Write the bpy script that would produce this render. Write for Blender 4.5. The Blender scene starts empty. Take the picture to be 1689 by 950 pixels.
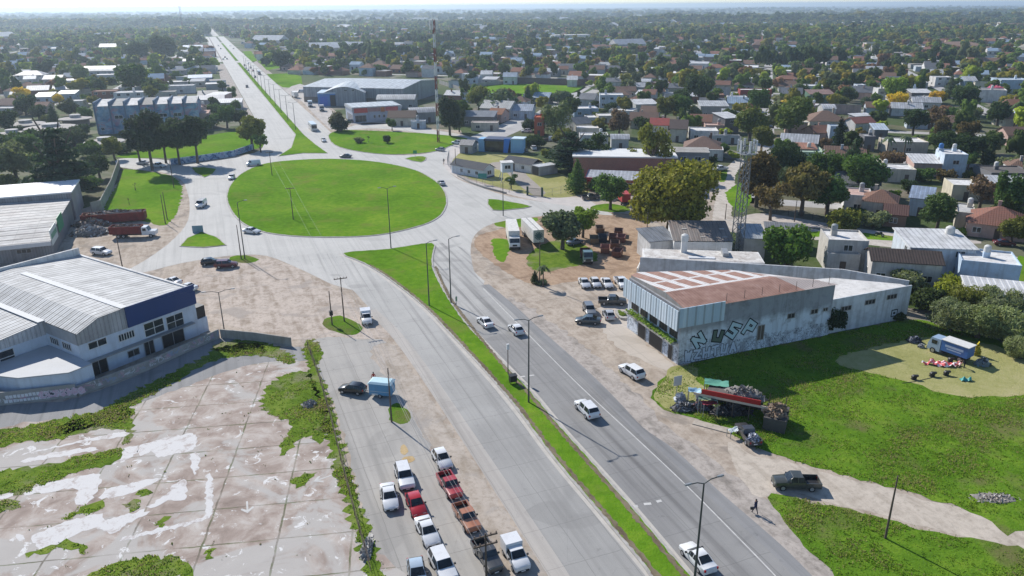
import bpy, bmesh, math, random
import numpy as np
from mathutils import Vector, Matrix, Euler
from mathutils.geometry import tessellate_polygon
R_ = math.radians
C = bpy.context.scene.collection
sc = bpy.context.scene
# ---------------------------------------------------------------- camera
FPX, IW, IH, CAMH = 1240.0, 1689.0, 950.0, 45.0
ROLL, PITCH = R_(0.4), math.atan((475 - 9.5) / 1240.0)
cam = bpy.data.cameras.new('camera'); camo = bpy.data.objects.new('camera', cam); C.objects.link(camo)
cam.sensor_width = 36; cam.lens = 36 * FPX / IW; cam.clip_start = 0.5; cam.clip_end = 60000
camo.matrix_world = Matrix.Translation((0, 0, CAMH)) @ Matrix.Rotation(math.pi / 2 - PITCH, 4, 'X') @ Matrix.Rotation(-ROLL, 4, 'Z')
sc.camera = camo
# ---------------------------------------------------------------- sky, sun, exposure
SUN_EL, SUN_AZ = R_(36), R_(-39)          # azimuth clockwise from +Y
world = bpy.data.worlds.new('World'); sc.world = world; world.use_nodes = True
nt = world.node_tree; bg = nt.nodes['Background']
sky = nt.nodes.new('ShaderNodeTexSky'); sky.sky_type = 'NISHITA'; sky.sun_disc = False
sky.sun_elevation = SUN_EL; sky.sun_rotation = SUN_AZ; sky.air_density = 1.0; sky.dust_density = 0.15; sky.altitude = 800; sky.ozone_density = 3.5
nt.links.new(sky.outputs[0], bg.inputs[0]); bg.inputs[1].default_value = 0.12
sd = bpy.data.lights.new('sun', 'SUN'); sd.energy = 5.0; sd.angle = R_(0.55); sd.color = (1.0, 0.955, 0.89)
so = bpy.data.objects.new('sun', sd); C.objects.link(so)
sdir = Vector((-math.sin(SUN_AZ) * math.cos(SUN_EL), -math.cos(SUN_AZ) * math.cos(SUN_EL), -math.sin(SUN_EL)))
so.rotation_euler = sdir.to_track_quat('-Z', 'Y').to_euler(); so.location = (-200, 200, 300)
sc.view_settings.view_transform = 'Standard'; sc.view_settings.look = 'None'
sc.view_settings.exposure = 0.24; sc.view_settings.gamma = 1; sc.view_settings.use_curve_mapping = False
sc.cycles.max_bounces = 5; sc.cycles.diffuse_bounces = 3; sc.cycles.glossy_bounces = 2; sc.cycles.transmission_bounces = 3
sc.cycles.transparent_max_bounces = 6; sc.cycles.volume_bounces = 0; sc.cycles.caustics_reflective = False; sc.cycles.caustics_refractive = False
sc.cycles.use_denoising = True
HAZE = 1.8e-4
# ---------------------------------------------------------------- survey helpers: a point of the photograph -> a point of the place
_mw = camo.matrix_world.copy()
def ray(px, py):
    return (_mw.to_3x3() @ Vector(((px - IW / 2) / FPX, -(py - IH / 2) / FPX, -1))).normalized()
def G(px, py, z=0.0):
    d = ray(px, py); t = (z - CAMH) / d.z
    return Vector((d.x * t, d.y * t, z))
_inv = _mw.inverted()
def proj(p):
    q = _inv @ Vector(p); return IW / 2 + FPX * q.x / -q.z, IH / 2 - FPX * q.y / -q.z
def depth(p): return -(_inv @ Vector(p)).z
def hgt(bx, by, tx, ty):
    b = G(bx, by); d = ray(tx, ty); return CAMH + d.z * b.y / d.y
def yaw_of(a, b):
    d = G(*b) - G(*a); return math.atan2(d.y, d.x)
# ---------------------------------------------------------------- object helpers
def tag(o, label=None, cat=None, group=None, kind=None):
    if label: o['label'] = label
    if cat: o['category'] = cat
    if group: o['group'] = group
    if kind: o['kind'] = kind
    return o
def thing(name, label, cat, loc=(0, 0, 0), rz=0.0, group=None):
    o = bpy.data.objects.new(name, None); C.objects.link(o); o.empty_display_size = 0.3
    o.location = loc; o.rotation_euler = (0, 0, rz)
    return tag(o, label, cat, group)
def copy_tree(o, parent=None):
    c = o.copy(); C.objects.link(c)
    if parent is not None: c.parent = parent
    for ch in o.children: copy_tree(ch, c)
    return c
def wipe(o):
    for ch in list(o.children): wipe(ch)
    bpy.data.objects.remove(o)
class MB:
    def __init__(s): s.v = []; s.f = []; s.m = []
    def add(s, vs, fs, m=0):
        b = len(s.v); s.v += [tuple(p) for p in vs]; s.f += [tuple(i + b for i in f) for f in fs]; s.m += [m] * len(fs)
        return s
    def box(s, x0, x1, y0, y1, z0, z1, m=0, rz=0, piv=(0, 0)):
        vs = [(x, y, z) for z in (z0, z1) for x, y in ((x0, y0), (x1, y0), (x1, y1), (x0, y1))]
        if rz:
            c, n = math.cos(rz), math.sin(rz)
            vs = [(piv[0] + (x - piv[0]) * c - (y - piv[1]) * n, piv[1] + (x - piv[0]) * n + (y - piv[1]) * c, z) for x, y, z in vs]
        return s.add(vs, [(3, 2, 1, 0), (4, 5, 6, 7), (0, 1, 5, 4), (1, 2, 6, 5), (2, 3, 7, 6), (3, 0, 4, 7)], m)
    def poly(s, pts, m=0): return s.add(pts, [tuple(range(len(pts)))], m)
    def prism(s, pts, z0, z1, m=0, mt=None):
        n = len(pts); ar = sum(pts[i][0] * pts[(i + 1) % n][1] - pts[(i + 1) % n][0] * pts[i][1] for i in range(n))
        if ar < 0: pts = pts[::-1]
        s.add([(p[0], p[1], z) for z in (z0, z1) for p in pts], [(i, (i + 1) % n, n + (i + 1) % n, n + i) for i in range(n)], m)
        tr = tessellate_polygon([[Vector((p[0], p[1], 0)) for p in pts]])
        def up(t):
            a, b, c = (pts[i] for i in t)
            return t if (b[0] - a[0]) * (c[1] - a[1]) - (b[1] - a[1]) * (c[0] - a[0]) > 0 else t[::-1]
        s.add([(p[0], p[1], z1) for p in pts], [up(t) for t in tr], m if mt is None else mt)
        return s
    def tube(s, p, q, r0, r1=None, n=8, m=0, caps=True):
        r1 = r0 if r1 is None else r1; p = Vector(p); q = Vector(q); d = (q - p).normalized()
        a = d.orthogonal().normalized(); b = d.cross(a)
        vs = [o + (a * math.cos(2 * math.pi * i / n) + b * math.sin(2 * math.pi * i / n)) * r for o, r in ((p, r0), (q, r1)) for i in range(n)]
        fs = [(i, (i + 1) % n, n + (i + 1) % n, n + i) for i in range(n)]
        if caps: fs += [tuple(range(n))[::-1], tuple(range(n, 2 * n))]
        return s.add(vs, fs, m)
    def path(s, pts, r, n=6, m=0):
        for a, b in zip(pts, pts[1:]): s.tube(a, b, r, r, n, m)
        return s
    def lathe(s, prof, n=16, m=0, c=(0, 0)):
        vs = [(c[0] + r * math.cos(2 * math.pi * i / n), c[1] + r * math.sin(2 * math.pi * i / n), z) for r, z in prof for i in range(n)]
        fs = [(k * n + i, k * n + (i + 1) % n, (k + 1) * n + (i + 1) % n, (k + 1) * n + i) for k in range(len(prof) - 1) for i in range(n)]
        fs += [tuple(range(n))[::-1], tuple(range((len(prof) - 1) * n, len(prof) * n))]
        return s.add(vs, fs, m)
    def loft(s, rings, m=0):
        n = len(rings[0]); vs = [p for r in rings for p in r]
        fs = [(k * n + i, k * n + (i + 1) % n, (k + 1) * n + (i + 1) % n, (k + 1) * n + i) for k in range(len(rings) - 1) for i in range(n)]
        fs += [tuple(range(n))[::-1], tuple(range((len(rings) - 1) * n, len(rings) * n))]
        return s.add(vs, fs, m)
    def mesh(s, name, mats, smooth=None):
        me = bpy.data.meshes.new(name); me.from_pydata(s.v, [], s.f)
        for m in (mats if isinstance(mats, (list, tuple)) else [mats]): me.materials.append(m)
        me.polygons.foreach_set('material_index', s.m); me.update()
        if smooth is not None:
            me.polygons.foreach_set('use_smooth', [True] * len(s.f)); me.set_sharp_from_angle(angle=R_(smooth))
        return me
    def build(s, name, mats, parent=None, smooth=None, color=None):
        o = bpy.data.objects.new(name, s.mesh(name, mats, smooth)); C.objects.link(o)
        if parent is not None: o.parent = parent
        if color: o.color = (*color, 1)
        return o
def obj(name, me, parent=None, color=None):
    o = bpy.data.objects.new(name, me); C.objects.link(o)
    if parent is not None: o.parent = parent
    if color: o.color = (*color, 1)
    return o
# ---------------------------------------------------------------- materials
class Nt:
    def __init__(s, name, rough=0.8, spec=0.3):
        s.mat = bpy.data.materials.new(name); s.mat.use_nodes = True; s.t = s.mat.node_tree
        s.b = s.t.nodes['Principled BSDF']; s.b.inputs['Roughness'].default_value = rough
        s.b.inputs['Specular IOR Level'].default_value = spec; s.o = s.t.nodes['Material Output']
    def n(s, kind, **kw):
        x = s.t.nodes.new(kind)
        for k, v in kw.items(): setattr(x, k, v)
        return x
    def put(s, sock, v):
        if isinstance(v, bpy.types.NodeSocket): s.t.links.new(v, sock)
        elif isinstance(v, tuple) and sock.type == 'RGBA' and len(v) == 3: sock.default_value = (*v, 1)
        else: sock.default_value = v
    def pos(s, rz=0.0, obj=False, sc=(1, 1, 1)):
        g = s.n('ShaderNodeTexCoord').outputs['Object'] if obj else s.n('ShaderNodeNewGeometry').outputs['Position']
        if rz or sc != (1, 1, 1):
            for a, b in (((0, 0, rz), (1, 1, 1)), ((0, 0, 0), sc)): m = s.n('ShaderNodeMapping'); s.put(m.inputs[0], g); m.inputs[2].default_value = a; m.inputs[3].default_value = b; g = m.outputs[0]
        return g
    def noise(s, v, scale, det=4, rough=0.55, dist=0.0):
        x = s.n('ShaderNodeTexNoise'); s.put(x.inputs['Vector'], v); x.inputs['Scale'].default_value = scale
        x.inputs['Detail'].default_value = det; x.inputs['Roughness'].default_value = rough; x.inputs['Distortion'].default_value = dist
        return x.outputs[0]
    def vor(s, v, scale, out=0, feat='F1'):
        x = s.n('ShaderNodeTexVoronoi', feature=feat); s.put(x.inputs['Vector'], v); x.inputs['Scale'].default_value = scale
        return x.outputs[out]
    def ramp(s, f, stops, interp='LINEAR'):
        x = s.n('ShaderNodeValToRGB'); s.put(x.inputs[0], f); e = x.color_ramp.elements; x.color_ramp.interpolation = interp
        while len(e) < len(stops): e.new(0.5)
        for k, (p, c) in enumerate(stops):
            e[k].position = p; e[k].color = (c, c, c, 1) if isinstance(c, (int, float)) else (*c, 1)
        return x.outputs[0]
    def mix(s, f, a, b, bl='MIX'):
        x = s.n('ShaderNodeMix', data_type='RGBA', blend_type=bl); s.put(x.inputs[0], f); s.put(x.inputs[6], a); s.put(x.inputs[7], b)
        return x.outputs[2]
    def mth(s, op, a, b=0.5, c=0.0):
        x = s.n('ShaderNodeMath', operation=op); s.put(x.inputs[0], a); s.put(x.inputs[1], b); s.put(x.inputs[2], c); return x.outputs[0]
    def sep(s, v):
        x = s.n('ShaderNodeSeparateXYZ'); s.put(x.inputs[0], v); return x.outputs
    def lines(s, coord, period, width):          # 1 on thin lines every period metres
        p = s.mth('PINGPONG', coord, period / 2); return s.mth('LESS_THAN', p, width / 2)
    def info(s, k): return s.n('ShaderNodeObjectInfo').outputs[k]
    def attr(s, name): return s.n('ShaderNodeAttribute', attribute_name=name).outputs[0]
    def bump(s, h, st=0.3, d=0.05):
        x = s.n('ShaderNodeBump'); x.inputs['Strength'].default_value = st; x.inputs['Distance'].default_value = d
        s.put(x.inputs['Height'], h); s.put(s.b.inputs['Normal'], x.outputs[0])
    def fin(s, col): s.put(s.b.inputs['Base Color'], col); return s.mat
G5 = R_(-21.6)                                       # turns world axes so that y runs along the avenue
def m_plain(name, col, rough=0.6, var=0.25, scale=1.5, metal=0.0, spec=0.4):
    k = Nt(name, rough, spec); k.b.inputs['Metallic'].default_value = metal
    f = k.noise(k.pos(obj=True), scale, 4)
    return k.fin(k.mix(f, tuple(c * (1 - var) for c in col), tuple(min(0.9, c * (1 + var)) for c in col)))
def m_grass(name, a, b, c, s1=0.09, s2=0.9, dead=None):
    k = Nt(name, 1.0, 0.0); p = k.pos()
    f = k.mth('ADD', k.mth('MULTIPLY', k.noise(p, s1, 4, 0.6), 0.55), k.mth('MULTIPLY', k.noise(p, s2, 6, 0.75), 0.45))
    col = k.ramp(f, [(0.34, a), (0.5, b), (0.66, c)])
    if dead: col = k.mix(k.ramp(k.noise(p, 0.13, 5, 0.65), [(0.52, 0.0), (0.66, 0.8)]), col, dead)
    k.bump(k.noise(p, 4.5, 3, 0.7), 0.8, 0.12)
    return k.fin(col)
def m_dirt(name, a, b, wet=None, sc=0.35):
    k = Nt(name, 0.95, 0.1); p = k.pos()
    f = k.mth('ADD', k.mth('MULTIPLY', k.noise(p, sc, 7, 0.68, 0.6), 0.6), k.mth('MULTIPLY', k.noise(k.pos(G5, sc=(1.0, 0.12, 1)), 0.9, 5, 0.6, 0.4), 0.4))
    col = k.ramp(f, [(0.36, a), (0.52, b), (0.66, tuple(min(0.8, x * 1.15) for x in b))])
    col = k.mix(k.ramp(k.noise(p, 1.6, 5, 0.7), [(0.5, 0.0), (0.68, 0.55)]), col, tuple(x * 0.8 for x in a))
    if wet: col = k.mix(k.ramp(k.noise(p, 0.16, 5, 0.6, 0.8), [(0.55, 0.0), (0.63, 0.75)]), col, wet)
    speck = k.ramp(k.noise(p, 7, 2), [(0.66, 0.0), (0.72, 0.5)])
    col = k.mix(speck, col, (0.13, 0.10, 0.08)); k.bump(f, 0.5, 0.15)
    return k.fin(col)
def m_road(name, a, b, rz, joint=5.2, jw=0.06, lane=3.6, track=0.25, fade=None):
    k = Nt(name, 0.85, 0.25); p = k.pos(); q = k.pos(rz); xs = k.sep(q)
    f = k.mth('ADD', k.mth('MULTIPLY', k.noise(p, 0.12, 6, 0.65), 0.6), k.mth('MULTIPLY', k.noise(k.pos(rz, sc=(1, 0.06, 1)), 0.8, 5, 0.6), 0.4))
    col = k.ramp(f, [(0.3, a), (0.7, b)])
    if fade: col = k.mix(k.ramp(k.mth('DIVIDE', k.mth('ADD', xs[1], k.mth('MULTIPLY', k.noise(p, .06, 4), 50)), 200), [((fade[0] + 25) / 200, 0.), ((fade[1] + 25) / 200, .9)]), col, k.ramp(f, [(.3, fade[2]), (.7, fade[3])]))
    wob = k.mth('ADD', xs[1], k.mth('MULTIPLY', k.noise(p, 0.5, 3), 0.25))
    j = k.lines(wob, joint, jw); j2 = k.lines(k.mth('ADD', xs[0], k.mth('MULTIPLY', k.noise(p, 0.4, 3), 0.2)), lane, jw)
    col = k.mix(k.mth('MULTIPLY', k.mth('MAXIMUM', j, j2), 0.42), col, tuple(x * 0.45 for x in a))
    crack = k.mth('MULTIPLY', k.mth('LESS_THAN', k.vor(k.mix(0.4, p, k.mix(1.0, p, k.noise(p, 0.8, 4), 'ADD')), 0.2, 0, 'DISTANCE_TO_EDGE'), 0.004), 0.10)
    col = k.mix(crack, col, (0.10, 0.10, 0.10))
    tyre = k.ramp(k.noise(k.pos(rz, sc=(1, 0.02, 1)), 1.1, 3, 0.5), [(0.5, 0.0), (0.72, track * 2)])
    col = k.mix(tyre, col, tuple(x * 0.62 for x in a))
    oil = k.ramp(k.noise(p, 0.9, 6, 0.7), [(0.60, 0.0), (0.72, 0.45)]); col = k.mix(oil, col, tuple(x * 0.5 for x in a))
    patch = k.ramp(k.noise(p, 0.07, 2, 0.4, 1.5), [(0.62, 0.0), (0.64, 0.3)])
    col = k.mix(patch, col, tuple(x * 0.75 for x in a))
    k.bump(k.noise(p, 6, 3), 0.15, 0.02)
    return k.fin(col)
def m_wall(name, col=None, dirt=0.45, stain=(0.16, 0.14, 0.12)):
    """plaster: object colour (or col), rain streaks and grime patches"""
    k = Nt(name, 0.9, 0.15); base = col if col else k.info('Color'); p = k.pos()
    f = k.noise(p, 0.5, 6, 0.65)
    c = k.mix(k.ramp(f, [(0.40, 0.0), (0.75, dirt)]), base, stain)
    st = k.ramp(k.noise(k.pos(sc=(1, 1, 0.07)), 1.7, 4, 0.6), [(0.50, 0.0), (0.78, dirt)])
    c = k.mix(st, c, stain); k.bump(k.noise(p, 9, 3), 0.15, 0.02)
    return k.fin(c)
def m_brick(name, a, b):
    k = Nt(name, 0.9, 0.15); x = k.n('ShaderNodeTexBrick'); k.put(x.inputs[0], k.n('ShaderNodeTexCoord').outputs['Object'])
    m = k.n('ShaderNodeMapping'); k.put(m.inputs[0], k.n('ShaderNodeTexCoord').outputs['Object']); m.inputs[2].default_value = (R_(90), 0, 0)
    k.put(x.inputs[0], m.outputs[0]); x.inputs['Scale'].default_value = 2.4
    x.inputs[1].default_value = (*a, 1); x.inputs[2].default_value = (*b, 1); x.inputs[3].default_value = (0.3, 0.27, 0.25, 1)
    return k.fin(k.mix(k.ramp(k.noise(k.pos(), 0.5, 4), [(0.45, 0.0), (0.75, 0.4)]), x.outputs[0], (0.15, 0.12, 0.11)))
def m_metal_roof(name, col=None, pitch=0.9, rust=0.0, rough=0.5, axis=0, dirt=0.45, ribk=0.4):
    """corrugated sheets: ribs across x (or y) of the thing, sheet laps, dirt and rust"""
    k = Nt(name, rough, 0.4); base = col if col else k.info('Color'); o = k.sep(k.pos(obj=True)); p = k.pos()
    c = k.mix(k.ramp(k.noise(p, 0.6, 6, 0.65), [(0.35, 0.0), (0.8, dirt)]), base, (0.13, 0.12, 0.11))
    rib = k.mth('PINGPONG', o[axis], pitch / 2)
    c = k.mix(k.mth('MULTIPLY', k.mth('LESS_THAN', rib, pitch * 0.11), ribk), c, (0.10, 0.10, 0.10))
    c = k.mix(k.mth('MULTIPLY', k.lines(o[1 - axis], 3.1, 0.09), 0.3), c, (0.12, 0.11, 0.10))
    sheet = k.vor(k.pos(obj=True, sc=(0.9 if axis == 0 else 0.3, 0.3 if axis == 0 else 0.9, 0.01)), 1.0, 1)
    c = k.mix(0.16, c, k.sep(sheet)[0], 'OVERLAY')
    if rust: c = k.mix(k.ramp(k.noise(p, 0.35, 6, 0.7), [(0.5 - rust * 0.3, 0.0), (0.62, rust)]), c, (0.22, 0.09, 0.045))
    k.bump(k.mth('SINE', k.mth('MULTIPLY', o[axis], 6.283 / (pitch / 2))), 0.35, 0.05)
    return k.fin(c)
def m_tile(name):
    k = Nt(name, 0.85, 0.2); base = k.info('Color'); o = k.sep(k.pos(obj=True)); p = k.pos()
    c = k.mix(k.ramp(k.noise(p, 0.9, 6, 0.7), [(0.3, 0.0), (0.75, 0.55)]), base, (0.12, 0.085, 0.07))
    c = k.mix(k.mth('MULTIPLY', k.lines(o[0], 0.45, 0.13), 0.45), c, (0.07, 0.05, 0.045))
    c = k.mix(k.mth('MULTIPLY', k.lines(o[1], 0.6, 0.12), 0.35), c, (0.07, 0.05, 0.045))
    k.bump(k.mth('SINE', k.mth('MULTIPLY', o[0], 14)), 0.4, 0.05)
    return k.fin(c)
def m_leaf(name, trans=0.28):
    k = Nt(name, 0.75, 0.12); base = k.info('Color'); rnd = k.attr('tint')
    c = k.mix(1.0, base, k.ramp(rnd, [(0.0, 1.1), (0.5, 2.1), (1.0, 3.3)]), 'MULTIPLY')
    c = k.mix(k.ramp(k.noise(k.pos(), 0.45, 4, 0.6), [(0.45, 0.0), (0.7, 0.35)]), c, k.mix(1.0, base, (1.5, 1.15, 0.5), 'MULTIPLY'))
    k.put(k.b.inputs['Base Color'], c)
    tr = k.n('ShaderNodeBsdfTranslucent'); k.put(tr.inputs[0], k.mix(1.0, c, (1.25, 1.3, 0.7), 'MULTIPLY'))
    mx = k.n('ShaderNodeMixShader'); mx.inputs[0].default_value = trans
    k.t.links.new(k.b.outputs[0], mx.inputs[1]); k.t.links.new(tr.outputs[0], mx.inputs[2]); k.t.links.new(mx.outputs[0], k.o.inputs[0])
    return k.mat
def m_paint(name):
    k = Nt(name, 0.28, 0.5); c = k.info('Color'); k.b.inputs['Coat Weight'].default_value = 0.5; k.b.inputs['Coat Roughness'].default_value = 0.08
    return k.fin(k.mix(k.ramp(k.noise(k.pos(obj=True), 1.2, 5), [(0.5, 0.0), (0.8, 0.22)]), c, (0.2, 0.18, 0.16)))
MT = {}
MT['plaster'] = m_wall('plaster'); MT['tile'] = m_tile('roof_tile'); MT['metal'] = m_metal_roof('roof_metal'); MT['metaly'] = m_metal_roof('roof_metal_lengthwise', axis=1)
MT['flat'] = m_wall('roof_membrane', None, 0.5); MT['leaf'] = m_leaf('leaves'); MT['paint'] = m_paint('car_paint')
MT['bark'] = m_plain('bark', (0.11, 0.085, 0.065), 0.95, 0.4, 3); MT['wood'] = m_plain('weathered_wood', (0.12, 0.09, 0.07), 0.9, 0.35, 4)
MT['dark'] = m_plain('dark_plastic', (0.02, 0.02, 0.022), 0.5, 0.3); MT['tyre'] = m_plain('tyre_rubber', (0.018, 0.018, 0.018), 0.85, 0.3)
MT['steel'] = m_plain('galvanised_steel', (0.30, 0.31, 0.32), 0.5, 0.2, 2, 0.3); MT['rim'] = m_plain('wheel_rim', (0.42, 0.42, 0.43), 0.35, 0.15, 2, 0.6)
MT['concrete'] = m_wall('old_concrete', (0.36, 0.345, 0.32), 0.6); MT['white'] = m_wall('white_plaster', (0.72, 0.71, 0.69), 0.4)
MT['lamp'] = m_plain('lamp_lens', (0.7, 0.7, 0.68), 0.2, 0.1); MT['red_lens'] = m_plain('red_lens', (0.35, 0.012, 0.01), 0.25, 0.1)
MT['plate'] = m_plain('plain_panel', (0.62, 0.62, 0.62), 0.5, 0.08)
k = Nt('window_glass', 0.08, 0.6); MT['glass'] = k.fin(k.ramp(k.noise(k.pos(obj=True), 0.8, 2), [(0.3, (0.012, 0.016, 0.02)), (0.7, (0.04, 0.05, 0.06))]))
k = Nt('car_glass', 0.05, 0.6); MT['cglass'] = k.fin(k.ramp(k.noise(k.pos(obj=True), 1.4, 2), [(0.35, (0.010, 0.013, 0.016)), (0.75, (0.035, 0.045, 0.052))]))
def solid(name, col, rough=0.7, var=0.2, scale=2.0, metal=0.0):
    key = 's_' + name
    if key not in MT: MT[key] = m_plain(name, col, rough, var, scale, metal)
    return MT[key]
k = Nt('object_colour', 0.6, 0.35); MT['oc'] = k.fin(k.mix(k.ramp(k.noise(k.pos(obj=True), 1.5, 5), [(0.4, 0.0), (0.8, 0.35)]), k.info('Color'), (0.12, 0.11, 0.10)))
# ================================================================ THE GROUND
rnd = random.Random(7)
def P2(pts): return [G(*p).xy for p in pts]
def smooth(pts, n=5, closed=True):
    out = []; m = len(pts)
    for i in range(m if closed else m - 1):
        g = lambda j: pts[j % m] if closed else pts[max(0, min(m - 1, j))]
        a, b, c, d = g(i - 1), g(i), g(i + 1), g(i + 2)
        for k in range(n):
            t = k / n
            out.append(0.5 * ((2 * b) + (c - a) * t + (2 * a - 5 * b + 4 * c - d) * t * t + (3 * b - a - 3 * c + d) * t ** 3))
    if not closed: out.append(pts[-1])
    return out
def rag(pts, amp, step):
    """resample an outline and roughen it, as worn edges are"""
    out = []; m = len(pts)
    for i in range(m):
        a, b = pts[i], pts[(i + 1) % m]; L = (b - a).length; n = max(1, int(L / step))
        nrm = Vector((-(b - a).y, (b - a).x)).normalized() if L > 1e-6 else Vector((0, 0))
        for k in range(n):
            q = a + (b - a) * (k / n); out.append(q + nrm * (rnd.gauss(0, 0.5) + math.sin(k * 1.7 + i) * 0.5) * amp)
    return out
def sheet(name, pts, z, mat, smo=0, jag=0, step=0.8, kind='structure', label=None):
    pts = P2(pts) if not isinstance(pts[0], Vector) else pts
    if smo: pts = smooth(pts, smo)
    if jag: pts = rag(pts, jag, step)
    mb = MB(); tr = tessellate_polygon([[Vector((p.x, p.y, 0)) for p in pts]])
    def up(t):
        a, b, c = (pts[i] for i in t); return t if (b - a).cross(c - a) > 0 else t[::-1]
    mb.add([(p.x, p.y, z) for p in pts], [up(t) for t in tr]); o = mb.build(name, mat); o['kind'] = kind
    return o
def island(name, pts, gmat, smo=4, kerb=0.25, h=0.13):
    """raised traffic island: concrete kerb ring and grass inside it"""
    pts = P2(pts) if not isinstance(pts[0], Vector) else pts
    if smo: pts = smooth(pts, smo)
    mb = MB(); mb.prism([tuple(p) for p in pts], 0.0, h, 0)
    o = mb.build(name, [MT['kerb']]); o['kind'] = 'structure'
    c = sum(pts, Vector((0, 0))) / len(pts); n = len(pts); inn = []
    ar = sum(pts[i].cross(pts[(i + 1) % n]) for i in range(n)); sg = 1 if ar > 0 else -1
    for i in range(n):
        d = (pts[(i + 1) % n] - pts[i - 1]); nn = Vector((-d.y, d.x)).normalized() * sg
        inn.append(pts[i] + nn * kerb)
    g = sheet('island_grass', rag(inn, 0.07, 0.7), h + 0.02, gmat); g.parent = o
    return o, inn
MT['kerb'] = m_wall('kerb_concrete', (0.44, 0.42, 0.39), 0.5)
GR1 = m_grass('mown_grass', (0.068, 0.150, 0.011), (0.112, 0.230, 0.016), (0.200, 0.300, 0.030), 0.05, 0.8, (0.16, 0.20, 0.04))
GR2 = m_grass('rough_grass', (0.055, 0.120, 0.011), (0.100, 0.195, 0.017), (0.180, 0.270, 0.030), 0.16, 1.1, (0.15, 0.135, 0.06))
GR3 = m_grass('trampled_grass', (0.225, 0.23, 0.075), (0.325, 0.315, 0.13), (0.42, 0.375, 0.20), 0.12, 1.0)
GR4 = m_grass('weeds', (0.06, 0.11, 0.014), (0.12, 0.19, 0.024), (0.21, 0.26, 0.05), 0.3, 1.3, (0.27, 0.225, 0.17))
DIRT = m_dirt('pale_dirt', (0.27, 0.215, 0.165), (0.43, 0.365, 0.30), (0.25, 0.215, 0.18))
DIRT2 = m_dirt('brown_dirt', (0.25, 0.165, 0.105), (0.385, 0.275, 0.19), (0.22, 0.15, 0.10))
GRAV = m_dirt('gravel_verge', (0.22, 0.195, 0.17), (0.40, 0.355, 0.315), None, 0.6)
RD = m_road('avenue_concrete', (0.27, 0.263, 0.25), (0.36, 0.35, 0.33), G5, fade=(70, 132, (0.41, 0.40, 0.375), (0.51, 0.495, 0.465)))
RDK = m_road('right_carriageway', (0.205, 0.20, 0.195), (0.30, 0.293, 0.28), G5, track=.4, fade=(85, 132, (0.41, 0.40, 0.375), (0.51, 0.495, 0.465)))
RDW = m_road('roundabout_concrete', (0.41, 0.40, 0.375), (0.51, 0.495, 0.465), G5, 6.0, 0.05, 4.2, 0.15)
ASP = m_road('worn_asphalt', (0.20, 0.20, 0.20), (0.29, 0.285, 0.28), G5, 9.0, 0.03, 5.0, 0.3)
ST = m_road('street_concrete', (0.33, 0.32, 0.31), (0.45, 0.435, 0.42), R_(-20), 4.5, 0.05, 3.5, 0.12)
# --- suburb ground: one sheet to the horizon, yards of grass, soil and paving
k = Nt('suburb_ground', 0.95, 0.1); p = k.pos()
v = k.vor(k.pos(R_(-10), sc=(0.06, 0.045, 1)), 1.0, 1)
c = k.ramp(k.sep(v)[0], [(0.0, (0.05, 0.085, 0.02)), (0.35, (0.075, 0.10, 0.03)), (0.55, (0.15, 0.125, 0.085)), (0.8, (0.24, 0.215, 0.18)), (1.0, (0.09, 0.11, 0.04))])
c = k.mix(k.ramp(k.noise(p, 0.05, 6, 0.65), [(0.4, 0.0), (0.62, 0.85)]), c, (0.05, 0.078, 0.022))
c = k.mix(k.ramp(k.noise(p, 0.9, 4), [(0.5, 0.0), (0.75, 0.4)]), c, (0.20, 0.18, 0.14))
sheet('ground', [Vector((-14000, -300)), Vector((14000, -300)), Vector((14000, 16000)), Vector((-14000, 16000))], 0.0, k.fin(c))
# --- bare earth round the junction
sheet('dirt_ground', [(-60, 400), (150, 340), (230, 270), (460, 250), (470, 200), (500, 140), (580, 205), (760, 215), (800, 300), (880, 320), (1080, 300), (1180, 300), (1200, 350), (1100, 440), (1140, 600), (1330, 720), (1800, 860), (1800, 1010), (-200, 1010), (-200, 600)], 0.004, DIRT)
sheet('brown_yard', [(905, 350), (980, 350), (1065, 362), (1062, 440), (1045, 470), (960, 462), (880, 470), (795, 420), (786, 392), (830, 376)], 0.008, DIRT2, 4, 0.25)
sheet('gravel_verge', [(830, 508), (880, 556), (950, 622), (1010, 690), (1070, 745), (1130, 790), (1200, 850), (1300, 950), (1420, 960), (1300, 850), (1190, 770), (1100, 700), (1040, 640), (960, 570), (880, 510), (840, 490)], 0.008, GRAV, 4, 0.5)
sheet('dirt_track', [(1200, 730), (1245, 752), (1300, 762), (1380, 785), (1470, 808), (1580, 838), (1700, 868), (1700, 908), (1580, 882), (1480, 857), (1370, 828), (1300, 812), (1240, 815)], 0.012, m_dirt('track_dirt', (0.34, 0.29, 0.235), (0.49, 0.43, 0.36)), 4, 0.2)
sheet('packed_lot', [(420, 425), (475, 435), (520, 460), (575, 492), (610, 520), (640, 560), (560, 600), (520, 580), (480, 555), (380, 540), (330, 520), (300, 470), (340, 430)], 0.008, m_dirt('trodden_dirt', (0.27, 0.215, 0.165), (0.475, 0.405, 0.345), (0.34, 0.30, 0.265), 0.5), 4, 0.4)
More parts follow.
